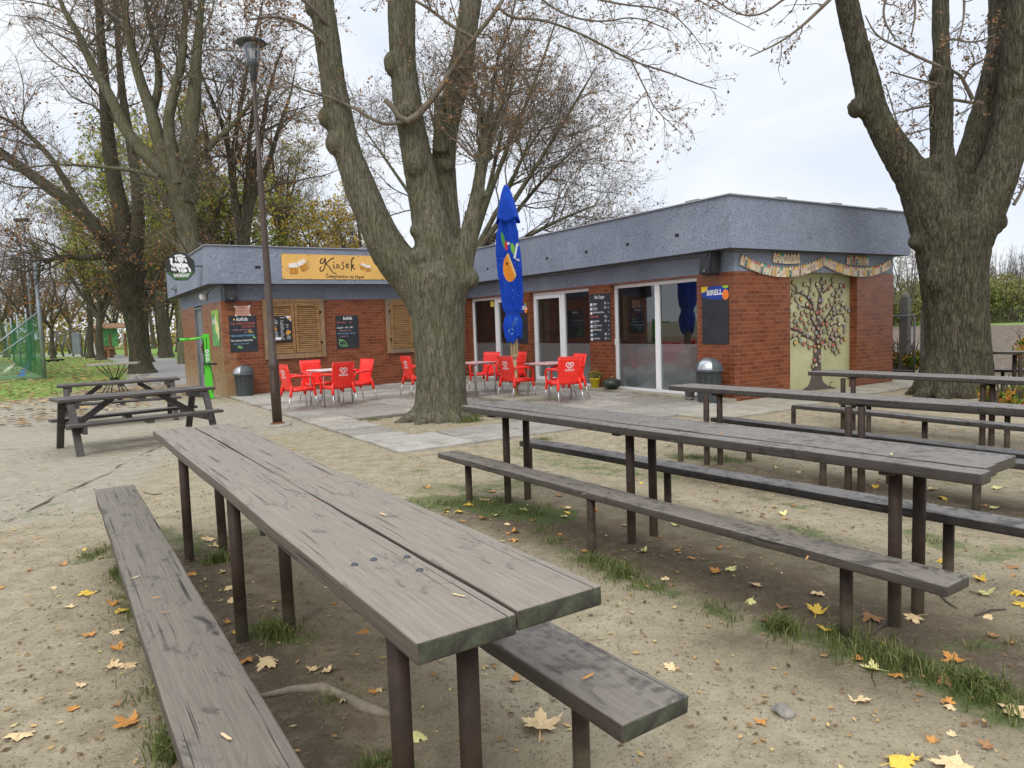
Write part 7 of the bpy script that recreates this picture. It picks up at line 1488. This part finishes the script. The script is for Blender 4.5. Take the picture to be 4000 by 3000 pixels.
# shrubs and hedge by the field: foliage cards over stems
def shrub(pos, w_, h, seed, label, mat='leaf_bush', n=9000, size=.16, stems=26, grp=None, name='bush', cat='bush', dens=1.0, shoots=0):
    g = np.random.default_rng(seed); r = empty(name, Matrix.Translation(pos), label, cat, grp); lob = 9; C_ = np.stack([g.uniform(-w_ * .42, w_ * .42, lob), g.uniform(-w_ * .25, w_ * .25, lob), g.uniform(.25, .62, lob) * h], 1); Rr = g.uniform(.22, .40, lob)
    k = g.integers(0, lob, n); d = g.normal(size=(n, 3)); d /= np.linalg.norm(d, axis=1)[:, None]; p = C_[k] + d * (Rr[k] * min(w_ * .6, h))[:, None] * (g.random((n, 1)) ** .45) * np.array([1.1, .9, 1.05]); p = p[p[:, 2] > .02]; p = p[p[:, 2] < h * 1.05]
    nz_ = np.array([mnoise.noise((x * 1.1 + seed, y * 1.1, z * 1.1)) for x, y, z in p]); p = p[nz_ > -.28 * dens]; leaf_cards('foliage', p, size, mat, g, r)
    P0 = np.zeros((stems, 7, 3)); a = g.uniform(-1, 1, (stems, 2)); base_ = np.stack([a[:, 0] * w_ * .35, a[:, 1] * w_ * .18, np.zeros(stems)], 1); dr = np.stack([a[:, 0] * .35, a[:, 1] * .25, np.ones(stems)], 1)
    for j in range(7): P0[:, j] = base_ + dr * (h * 1.02 * j / 6) * g.uniform(.92, 1.08, (stems, 1)) + g.normal(size=(stems, 3)) * .03 * h / 3
    A = Acc(); A.add(P0, np.tile(np.linspace(.03, .008, 7), (stems, 1)) * max(1, h / 3), 4); B, Qq = sprout(P0, np.tile(np.linspace(.03, .008, 7), (stems, 1)), 6, h * .3, 35, 5, g, .3, .5, 9, .05, .15, rmin=.006 * max(1, h / 3)); A.add(B, Qq, 3)
    if shoots:
        Sx = np.stack([g.uniform(-w_ * .45, w_ * .45, shoots), g.uniform(-w_ * .2, w_ * .2, shoots), np.full(shoots, h * .6)], 1); T_ = np.zeros((shoots, 5, 3)); ln = g.uniform(.35, .8, shoots) * h
        for j in range(5): T_[:, j] = Sx + np.stack([g.normal(size=shoots) * .02 * j * h * .3, g.normal(size=shoots) * .02 * j, ln * j / 4], 1)
        A.add(T_, np.tile(np.linspace(.022, .008, 5), (shoots, 1)), 3); B, Qq = sprout(T_, np.tile(np.linspace(.02, .008, 5), (shoots, 1)), 5, h * .16, 30, 4, g, .2, .6, 9, .1, .1, rmin=.007); A.add(B, Qq, 3)
    link(bpy.data.objects.new('stems', A.mesh('stems', 'branch_dark')), r); return r
for i, (x, Y, w_, h, l, mt, sh_) in enumerate([(3560, 74, 9, 5.2, 'olive bush beyond the field seen past the brick wall end', 'leaf_bush', 40), (3420, 82, 9, 4.6, 'olive bush beyond the field hidden mostly by the kiosk', 'leaf_bush', 20), (3860, 76, 11, 5.8, 'large olive bush beyond the field just right of the maple trunk', 'leaf_bush', 60), (4010, 80, 11, 6.3, 'tall yellowish bush beyond the field at the right edge', 'leaf_mixed', 60), (4180, 78, 10, 5.5, 'bush beyond the field outside the right edge', 'leaf_bush', 10), (3720, 84, 9, 5.0, 'bush beyond the field behind the maple trunk', 'leaf_bush', 30)]):
    p = deep(x, 1260, Y); p.z = 0; shrub(p, w_, h, 200 + i, l, mt, 9000, .30, 30, 'bushes beyond the ploughed field', 'bush', 'bush', 1.0, sh_)
g2 = grown(9.5, .14, 51, .5, (0, 0), .15, 5, .6, 'leaf_bush', .14, 1, .25, .3, br='branch_bark', twig=.02)
for x, Y, s, l in [(3540, 62, 1.0, 'thin bare tree beyond the field between kiosk and maple'), (3470, 70, .95, 'thin bare tree beyond the field at the kiosk wall end'), (3905, 90, .9, 'thin bare tree behind the olive bushes'), (4010, 95, .95, 'thin bare tree behind the yellowish bush')]:
    p = deep(x, 1260, Y); p.z = 0; plant(g2, p, rk.uniform(0, 6), s, l, 'thin bare trees beyond the field', 'bare_tree')
for i, (lx_, ly_, w_, h, l) in enumerate([(7.3, y2 - 3.0, 2.2, 1.05, 'low green and orange vine clump on the fence right of the maple trunk'), (7.3, y2 - 5.0, 2.2, 1.15, 'green and orange vine clump on the fence at the right edge'), (7.5, y2 - 7.2, 2.4, 1.0, 'vine clump on the fence outside the right edge'), (7.45, y2 + .5, .9, .75, 'small orange leaved vine clump at the gate posts'), (7.6, y1 + .9, 1.0, .8, 'orange leaved vine clump behind the chain link gate')]):
    r = shrub(loc(lx_, ly_, 0), w_, h, 300 + i, l, 'leaf_hedge', 1500 if i < 3 else 420, .13, 14, 'vine clumps along the field fence', 'vine', 'vine', 1.2); r.rotation_euler = (0, 0, YAW + PI / 2); 
for i, (x, y, h, l) in enumerate([(3905, 1585, .42, 'leafy green weed right of the big maple foot'), (3975, 1600, .35, 'leafy green weed at the right edge near the maple')]):
    p = at(x, y); shrub(p, .7, h, 330 + i, l, 'leaf_hedge', 260, .10, 8, None, 'weed', 'weed', 1.2)
# far hills / field margin
# ---------------------------------------------------------------- grass, litter, stones
def gz_(x, y):
    if y < 11 and -7 < x < 7: return mnoise.noise((x * 1.3, y * 1.3, 0)) * .012 + mnoise.noise((x * 7, y * 7, 3)) * .005 - .004
    return -.008
g = np.random.default_rng(9); V = []; Fc = []; tn = []; nb = 0
def blades(cx, cy, ht, n_=1):
    global nb
    n = len(cx); a = g.uniform(0, 2 * PI, n); h = ht * g.uniform(.45, 1.35, n); w_ = h * .020 + .0011; ln = g.uniform(.2, 1.1, n) * h; z0 = np.array([gz_(x, y) for x, y in zip(cx, cy)]) - .004; dx, dy = np.cos(a), np.sin(a); px_, py_ = -dy * w_, dx * w_
    v0 = np.stack([cx - px_, cy - py_, z0], 1); v1 = np.stack([cx + px_, cy + py_, z0], 1); v2 = np.stack([cx + px_ * .8 + dx * ln * .35, cy + py_ * .8 + dy * ln * .35, z0 + h * .65], 1); v3 = np.stack([cx - px_ * .8 + dx * ln * .35, cy - py_ * .8 + dy * ln * .35, z0 + h * .65], 1); v4 = np.stack([cx + dx * ln, cy + dy * ln, z0 + h * .85], 1)
    V.append(np.stack([v0, v1, v2, v3, v4], 1).reshape(-1, 3)); i = np.arange(n)[:, None] * 5 + nb; Fc.append(np.concatenate([i + np.array([[0, 1, 2, 3]]), i + np.array([[3, 2, 4, 4]])], 0)); t = np.clip(g.random(n) * .9 + (g.random(n) < .08) * .3, 0, 1); tn.append(np.concatenate([t, t])); nb += 5 * n
for pts_, wd, dn, ht in GRASS:
    q = [at(*p) for p in pts_]
    for a, b_ in zip(q[:-1], q[1:]):
        L = (b_ - a).length; n = int(L * dn * 1.5); ncl = max(1, int(n / 26)); t = g.random(ncl); o_ = np.clip(g.normal(size=ncl) * .5, -1, 1) * wd; nn = Vector((-(b_ - a).y, (b_ - a).x, 0)).normalized(); cx = a.x + (b_.x - a.x) * t + nn.x * o_; cy = a.y + (b_.y - a.y) * t + nn.y * o_
        kp = np.array([mnoise.noise((x9 * 2.4, y9 * 2.4, 4)) for x9, y9 in zip(cx, cy)]) > -.12; cx, cy = cx[kp], cy[kp]; ncl = len(cx)
        if ncl == 0: continue
        s = g.gamma(2, .026, (ncl, 26)) * (1 if ht < .06 else 1.3); an = g.uniform(0, 2 * PI, (ncl, 26)); blades((cx[:, None] + np.cos(an) * s).ravel(), (cy[:, None] + np.sin(an) * s).ravel(), ht * .72 * np.repeat(g.uniform(.3, 1.25, ncl), 26))
for (x, y, n, ht) in [(3050, 2450, 260, .10), (860, 2185, 220, .085), (1080, 2480, 200, .09), (1060, 2465, 120, .1), (1850, 1635, 200, .12), (1830, 1640, 120, .10), (2440, 2250, 120, .09), (680, 2950, 160, .10), (1480, 2990, 140, .06), (3560, 2600, 200, .09), (3820, 2680, 260, .09), (2120, 1722, 80, .08), (2330, 2190, 90, .08), (840, 2190, 140, .09), (600, 2500, 120, .07), (470, 2240, 150, .08)]:
    c = at(x, y); blades(c.x + g.normal(size=n) * .035, c.y + g.normal(size=n) * .035, np.full(n, ht * .8))
# scattered short blades over the soil around the benches
n = 5200; cx = g.uniform(-4, 6.5, n); cy = g.uniform(2, 11, n); kk = np.array([mnoise.noise((x * .9, y * .9, 5)) for x, y in zip(cx, cy)]) > .12; cx, cy = cx[kk], cy[kk]; blades(cx, cy, np.full(len(cx), .022))
V = np.concatenate(V); Fc = np.concatenate(Fc)
me = bpy.data.meshes.new('grass'); fl_ = Fc.tolist(); me.from_pydata(V.tolist(), [], [f if f[2] != f[3] and f[3] != f[0] else f[:3] for f in fl_]); me.materials.append(MATS['grass_blade']); a = me.attributes.new('tone', 'FLOAT', 'FACE'); a.data.foreach_set('value', np.concatenate(tn).astype(np.float32))
tag(link(bpy.data.objects.new('grass_tufts', me)), 'short green grass tufts growing through the bare soil between benches', 'grass', None, 'stuff')
# maple leaves
def maple(seed, s=1.0):
    r = random.Random(seed); out = []
    lobes = [(-115, .62), (-62, .86), (0, 1.0), (62, .86), (115, .62)]
    pts_ = [(-.04, -.30)]
    for i, (a, L) in enumerate(lobes):
        a = math.radians(90 - a * -1) if False else math.radians(90 + a); L *= r.uniform(.9, 1.1)
        for da, q in ((-.40, .56), (-.30, .80), (-.17, .76), (0, 1.0), (.17, .76), (.30, .80), (.40, .56)): pts_.append((math.cos(a + da) * L * q * .5, math.sin(a + da) * L * q * .5))
        if i < 4: am = a + math.radians(28); pts_.append((math.cos(am) * .215, math.sin(am) * .215))
    pts_ = pts_[:1] + pts_[1:]
    ang_sorted = pts_; n = len(pts_); c = r.uniform(.3, 1.3); tw = r.uniform(-.5, .5); V = [(0, 0, .02 * s)]; 
    def zz(x, y): return (c * (x * x * .9 + y * y * .45) + tw * x * y * .9 + .05 * math.sin(9 * x + seed) + .02) * s
    inner = []
    for x, y in pts_: V.append((x * s, y * s, zz(x, y)))
    for x, y in pts_: V.append((x * .5 * s, y * .5 * s, zz(x * .5, y * .5) - (.01 * s if (len(V)) % 2 else 0)))
    F = []
    for i in range(n):
        j = (i + 1) % n; F.append((1 + i, 1 + j, 1 + n + j, 1 + n + i)); F.append((1 + n + i, 1 + n + j, 0))
    b = len(V); V += [(-.012 * s, -.02 * s, .03 * s), (.012 * s, -.02 * s, .03 * s), (.02 * s, -.55 * s, .01 * s), (0, -.55 * s, .01 * s)]; F.append((b, b + 1, b + 2, b + 3))
    me = bpy.data.meshes.new('fallen_leaf'); me.from_pydata(V, [], F); return me
LM = {}
kinds = [('leaf_pale', 'pale tan'), ('leaf_gold', 'golden yellow'), ('leaf_orange', 'orange brown'), ('leaf_dull', 'dull brown'), ('leaf_lemon', 'pale lemon')]
for ki, (mt, _) in enumerate(kinds):
    for v in range(5):
        me = maple(ki * 10 + v, 1.0); me.materials.append(MATS[mt]); me.polygons.foreach_set('use_smooth', [True] * len(me.polygons)); LM[(ki, v)] = me
sd_mesh = []
for v in range(3):
    mb = MB(); mb.cm = 0; pts_ = [(-.5, 0), (-.35, .09), (0, .12), (.35, .10), (.5, .02), (.3, -.06), (0, -.03), (-.3, -.05)]; 
    me = bpy.data.meshes.new('fallen_seed'); me.from_pydata([(x, y + .15 * x * x, .10 * abs(x) * (v + .5) + .04) for x, y in pts_], [], [tuple(range(8))]); me.materials.append(MATS['leaf_orange' if v != 1 else 'leaf_pale']); sd_mesh.append(me)
places = [ # photo survey of the largest leaves: x, y, kind, size in m, where
 (75, 2870, 0, .19, 'in the bottom left corner'), (505, 2830, 2, .16, 'left of the dusty bench near its near end'), (440, 2600, 0, .13, 'left of the dusty bench, one of a pair'), (500, 2600, 0, .13, 'left of the dusty bench, one of a pair'), (340, 2315, 1, .14, 'left of the dusty bench, the upper yellow one'), (270, 2370, 0, .10, 'left of the dusty bench, flat and narrow'), (445, 2355, 2, .11, 'in the grass along the dusty bench'), (470, 2385, 1, .12, 'in the grass along the dusty bench'), (355, 2480, 2, .10, 'left of the dusty bench, curled'), (450, 2470, 0, .10, 'left of the dusty bench, curled with long stalk'), (460, 2530, 2, .11, 'left of the dusty bench below the curled ones'), (320, 2675, 0, .09, 'left of the dusty bench on the bare soil'), (250, 2205, 2, .09, 'left of the far end of the dusty bench'),
 (1040, 2590, 0, .19, 'large and flat between dusty bench and nearest table'), (960, 2580, 2, .12, 'beside the large flat leaf under the nearest table'), (1220, 2615, 0, .11, 'under the nearest table, one of a pair'), (1275, 2620, 0, .11, 'under the nearest table, one of a pair'), (745, 2240, 2, .10, 'beside the far left post of the nearest table'), (820, 2110, 0, .15, 'in the grass between the far posts of the nearest table'), (840, 2135, 0, .13, 'in the grass between the far posts of the nearest table'), (895, 2290, 0, .12, 'behind the second post of the nearest table'), (905, 2345, 0, .10, 'behind the second post of the nearest table, lower one'), (1420, 2465, 2, .10, 'under the middle of the nearest table'), (1100, 2450, 1, .08, 'in the grass tuft at the second pair of table posts'), (1400, 2380, 0, .08, 'under the middle of the nearest table, smaller one'),
 (1630, 2875, 4, .12, 'between the two near posts of the nearest table'), (2110, 2840, 0, .22, 'large and crumpled between table post and spotted bench'), (2620, 2610, 0, .10, 'right of the spotted bench end'), (2020, 2330, 2, .07, 'behind the spotted bench'), (1795, 2000, 1, .15, 'in front of the far post of the front bench'), (1830, 1975, 1, .13, 'leaning on the far post of the front bench'), (1890, 1955, 0, .14, 'in the grass behind the front bench post'), (1670, 1905, 2, .13, 'on the soil left of the front bench'), (2045, 1995, 4, .14, 'under the front bench, long pale one'), (1925, 1920, 2, .12, 'in the grass under the front bench'), (2180, 1935, 2, .12, 'standing in the grass behind the front bench'), (1890, 2025, 2, .11, 'standing upright in front of the front bench'), (1940, 2015, 4, .12, 'in the grass in front of the front bench'), (2010, 2075, 2, .11, 'on the soil before the front bench'), (2015, 2105, 2, .12, 'on the soil before the front bench, lower one'),
 (2510, 2155, 4, .14, 'at the edge of the grass strip before the front bench'), (2325, 1995, 2, .11, 'near the middle post of the front bench'), (2215, 1985, 0, .09, 'between the benches of the three plank table'), (2640, 2050, 4, .12, 'beneath the front bench near its middle post'), (2700, 2180, 2, .09, 'on dark soil below the front bench'), (2650, 2150, 2, .08, 'on dark soil below the front bench'), (2800, 2235, 2, .12, 'on dark soil before the front bench, orange of a pair'), (2850, 2228, 4, .12, 'on dark soil before the front bench, pale of a pair'), (2955, 2285, 0, .11, 'alone on dark soil before the front bench'), (2935, 2348, 4, .11, 'in the grass left of the near bench post'), (3060, 2372, 3, .12, 'behind the grass left of the near bench post'), (3190, 2390, 1, .16, 'golden beside the near bench post'), (3235, 2460, 1, .14, 'upright and golden at the foot of the near bench post'), (3405, 2410, 3, .18, 'dark and crumpled between bench post and table post'), (3570, 2405, 0, .17, 'propped beside the near table post'), (3200, 2320, 0, .12, 'behind the near bench post'), (3410, 2610, 4, .15, 'pale on the sand before the grass strip'), (3350, 2730, 0, .12, 'alone on the sand right of the spotted bench'), (3730, 2580, 2, .14, 'orange in the grass strip at the right'), (3700, 2660, 3, .13, 'standing in the grass strip at the right'), (3970, 2780, 0, .15, 'at the right edge in the lush grass'), (3510, 2980, 1, .18, 'yellow at the bottom edge, cut by the frame'), (3730, 2990, 0, .2, 'tan at the bottom edge, cut by the frame'),
 (3850, 2320, 4, .17, 'pale below the near end of the front bench'), (3990, 2320, 1, .16, 'yellow at the right edge below the bench end'), (3830, 2265, 1, .13, 'right of the front bench end'), (3690, 2195, 1, .14, 'behind the near table posts'), (3960, 2215, 3, .12, 'brown near the right edge by the dark soil mound'), (3420, 1905, 1, .12, 'behind the three plank table on dark soil'), (3640, 1915, 0, .16, 'yellowish behind the three plank table posts'), (3680, 1950, 1, .15, 'golden behind the three plank table posts'), (3890, 1905, 4, .16, 'pale right of the three plank table end'), (3880, 1985, 4, .12, 'pale among brown ones right of the table end'), (3840, 1975, 2, .12, 'brown orange right of the table end'), (3120, 1845, 0, .10, 'between the third table posts'), (2905, 1800, 0, .11, 'by the bench posts before the brick corner'), (3035, 1825, 4, .10, 'beside the third table posts'), (2610, 1742, 4, .10, 'on the green soil before the third table'), (2060, 1945, 3, .09, 'between the far posts of the three plank table'), (3700, 2260, 1, .12, 'golden below the bench behind the table'), (2890, 2000, 0, .08, 'under the dark bench'), (3060, 2010, 4, .12, 'pale on the sand under the dark bench'), (3265, 1480, 0, .13, 'large and orange leaning on the mural foot'), (3480, 1555, 0, .1, 'on the gravel near the maple foot'), (4000, 2360, 1, .12, 'yellow stalked at the far right edge')]
order_used = {}
def put_leaf(x, y, z, ki, s, label, grp, rx=None, ry=None):
    me = LM[(ki, rnd.randrange(5))]; o = bpy.data.objects.new('fallen_leaf', me); COL.objects.link(o); fl_ = rnd.random() < .25
    o.matrix_basis = Matrix.Translation((x, y, z + s * (.10 if fl_ else .02))) @ Matrix.Rotation(rnd.uniform(0, 6.28), 4, 'Z') @ Matrix.Rotation((PI if fl_ else 0) + rnd.uniform(-.22, .22), 4, 'X') @ Matrix.Diagonal((s, s * rnd.uniform(.75, 1), s, 1)); return tag(o, label, 'leaf', grp)
GL = 'fallen maple leaves lying on the ground'
for x, y, ki, s, where in places:
    p = at(x, y); lab = kinds[ki][1] + ' maple leaf ' + where; grp = GL if order_used.get(lab) is None else GL; order_used[lab] = 1; z = gz_(p.x, p.y); put_leaf(p.x, p.y, z, ki, s, lab, GL)
rl = random.Random(12); k = 0
areas = [((-4.6, -1.6, 2.2, 6.5), 'on the soil left of the nearest table'), ((-1.6, .6, 2.2, 6.5), 'on the soil under the nearest table'), ((.6, 3.2, 1.7, 3.6), 'on the sand in front of the front bench'), ((-.4, 3.8, 3.6, 7.2), 'on the soil around the three plank table'), ((2.2, 6.2, 6.5, 10.5), 'on the soil around the farther right tables'), ((-6.5, -1.0, 8.5, 12.5), 'on the paving near the lamp post')]
for (x0, x1, y0, y1), where in areas:
    for _ in range(32):
        x, y = rl.uniform(x0, x1), rl.uniform(y0, y1); ki = rl.choice([0, 2, 2, 3, 3, 0, 1]); s = rl.uniform(.05, .09); q = BF.inverted() @ Vector((x, y, 0)); z = .03 if -6.85 < q.x < -.3 and -.5 < q.y < 9.8 else gz_(x, y)
        put_leaf(x, y, z, ki, s, 'small ' + kinds[ki][1] + ' maple leaf lying ' + where, 'small ' + kinds[ki][1] + ' leaves ' + where)
# leaves and seeds resting on the planks
for (x, y, T_, ki, s, lab) in [(1130, 1865, .82, 2, .035, 'on the nearest table'), (905, 1895, .82, 0, .045, 'on the nearest table'), (1020, 1870, .82, 0, .05, 'on the nearest table'), (1225, 1955, .82, 2, .04, 'on the nearest table'), (1255, 1860, .82, 2, .05, 'on the nearest table'), (1795, 2325, .82, 0, .05, 'on the nearest table'), (1500, 2010, .82, 2, .06, 'on the nearest table'), (2300, 2645, .45, 2, .06, 'on the spotted bench'), (530, 2255, .45, 0, .045, 'on the dusty bench'), (610, 2335, .45, 2, .04, 'on the dusty bench'), (650, 2390, .45, 0, .04, 'on the dusty bench'), (880, 2880, .45, 2, .06, 'on the dusty bench'), (3150, 2180, .42, 3, .06, 'on the front bench'), (2280, 1930, .42, 2, .04, 'on the front bench'), (2820, 1690, .845, 3, .06, 'on the three plank table'), (2780, 1690, .845, 3, .05, 'on the three plank table'), (3480, 1775, .845, 4, .06, 'on the three plank table')]:
    p = at(x, y, T_ + .006); o = bpy.data.objects.new('maple_seed', sd_mesh[rnd.randrange(3)]); COL.objects.link(o); o.matrix_basis = Matrix.Translation(p) @ Matrix.Rotation(rnd.uniform(0, 6), 4, 'Z') @ Matrix.Diagonal((s, s, s * .4, 1)); tag(o, 'winged maple seed lying ' + lab, 'seed', 'winged maple seeds lying ' + lab)
# litter too fine to count: seeds, leaf crumbs, pebbles, leaves on the lawn
def scatter(name, pts3, size, mat, label, cat, flatn=True):
    n = len(pts3); a = g.uniform(0, 2 * PI, n); s = size * g.uniform(.5, 1.4, n); dx, dy = np.cos(a) * s, np.sin(a) * s; tx, ty = -np.sin(a) * s * .45, np.cos(a) * s * .45; t = g.uniform(.0, .35, (n, 4)) * s[:, None]
    P_ = pts3; Vv = np.stack([np.stack([P_[:, 0] - dx, P_[:, 1] - dy, P_[:, 2] + t[:, 0]], 1), np.stack([P_[:, 0] + tx, P_[:, 1] + ty, P_[:, 2] + t[:, 1]], 1), np.stack([P_[:, 0] + dx, P_[:, 1] + dy, P_[:, 2] + t[:, 2]], 1), np.stack([P_[:, 0] - tx, P_[:, 1] - ty, P_[:, 2] + t[:, 3]], 1)], 1).reshape(-1, 3)
    me = np_mesh(name, Vv, np.arange(4 * n).reshape(-1, 4), mat, 4, {'tone': ('FACE', g.random(n))}); tag(link(bpy.data.objects.new(name, me)), label, cat, None, 'stuff')
def pz(x, y):
    q = BF.inverted() @ Vector((x, y, 0)); return .034 if -6.85 < q.x < -.3 and -.5 < q.y < 9.8 and not (-6.1 < q.x < -4.2 and .8 < q.y < 3) else gz_(x, y) + .004
xs = g.uniform(-7, 8, 20000); ys = g.uniform(1.6, 17, 20000); cl_ = np.array([mnoise.noise((x * .7, y * .7, 1)) for x, y in zip(xs, ys)]) + g.random(20000) * .5 > .1; q_ = np.array([BF.inverted() @ Vector((x, y, 0)) for x, y in zip(xs, ys)]); ok = cl_ & ~((q_[:, 0] > -.3) & (q_[:, 1] > -.1) & (q_[:, 0] < 5.6)) & (q_[:, 1] < 9.6); xs, ys = xs[ok], ys[ok]
scatter('leaf_crumbs', np.array([(x, y, pz(x, y)) for x, y in zip(xs, ys)]), .016, 'litter', 'tiny brown seeds and leaf crumbs strewn over soil and paving', 'leaf litter')
n = 30000; xs = g.uniform(-46, -7.5, n); ys = g.uniform(13, 62, n); k_ = (xs < -8 - (ys - 13) * .05) & (np.array([mnoise.noise((x * .25, y * .25, 7)) for x, y in zip(xs, ys)]) + g.random(n) * .7 + np.where(ys < 27, .25, 0) > .22)
q_ = np.array([BF.inverted() @ Vector((x, y, 0)) for x, y in zip(xs, ys)]); k_ &= ~((q_[:, 0] > -7.3) & (q_[:, 1] > 9)); xs, ys = xs[k_], ys[k_]; scatter('lawn_leaf_litter', np.stack([xs, ys, np.full(len(xs), .014)], 1), .10, 'litter', 'carpet of fallen yellow and tan leaves over the lawn and path', 'leaf litter')
n = 22000; xs = g.uniform(-5.5, 6.5, n); ys = g.uniform(1.2, 9.5, n) ; me = bpy.data.meshes.new('pebbles'); s = np.minimum(g.gamma(1.6, .0014, n) + .001, .006); z = np.array([gz_(x, y) for x, y in zip(xs, ys)]); o6 = np.array([[1, 0, 0], [0, 1, 0], [-1, 0, 0], [0, -1, 0], [0, 0, .8], [0, 0, -.5]]); Vv = (np.stack([xs, ys, z + s * .3], 1)[:, None] + o6[None] * s[:, None, None] * g.uniform(.6, 1.3, (n, 6, 1))).reshape(-1, 3); f8 = np.array([[0, 1, 4], [1, 2, 4], [2, 3, 4], [3, 0, 4], [1, 0, 5], [2, 1, 5], [3, 2, 5], [0, 3, 5]])
me = np_mesh('pebbles', Vv, (np.arange(n)[:, None, None] * 6 + f8[None]).reshape(-1, 3), 'stone', 3); tag(link(bpy.data.objects.new('pebbles', me)), 'tiny grey pebbles and soil crumbs on the ground', 'pebbles', None, 'stuff')
for x, y, s, l in [(3060, 2778, .042, 'lone dark stone on the sand right of the spotted bench end')]:
    p = at(x, y); bm = bmesh.new(); bmesh.ops.create_icosphere(bm, subdivisions=3, radius=s)
    for v in bm.verts: v.co *= 1 + mnoise.noise(v.co * 22) * .5; v.co.z *= .55
    mb = MB(); mb.bm(bm); tag(mb.build('stone', 'stone', None, Matrix.Translation((p.x, p.y, gz_(p.x, p.y) + s * .2))), l, 'stone')
for pts_, r_, l in [([(1010, 2720), (1150, 2692), (1260, 2688), (1340, 2720), (1440, 2770), (1540, 2800)], .022, 'half buried root crossing the soil under the nearest table')]:
    q = [at(*p) for p in pts_]; mb = MB(); mb.tube([Vector((p.x, p.y, gz_(p.x, p.y) + .004)) for p in q], [.008, .018, .024, .02, .026, .012], 10); tag(mb.build('tree_root', 'root_bark'), l, 'root')
for pts_, l in [([(565, 1925), (600, 1932), (632, 1928)], 'thin dark twig on the soil behind the dusty bench'), ([(3400, 2540 - 60), (3450, 2440), (3530, 2400)], 'thin twig beside the near table post'), ([(3810, 2400), (3870, 2380), (3930, 2378)], 'short dark stick right of the front bench end'), ([(3640, 2290), (3700, 2350), (3740, 2372)], 'curved twig below the front bench end')]:
    q = [at(*p) for p in pts_]; mb = MB(); mb.tube([Vector((p.x, p.y, gz_(p.x, p.y) + .006)) for p in q], [.005, .006, .003], 6); tag(mb.build('twig', 'twig_bark'), l, 'twig')
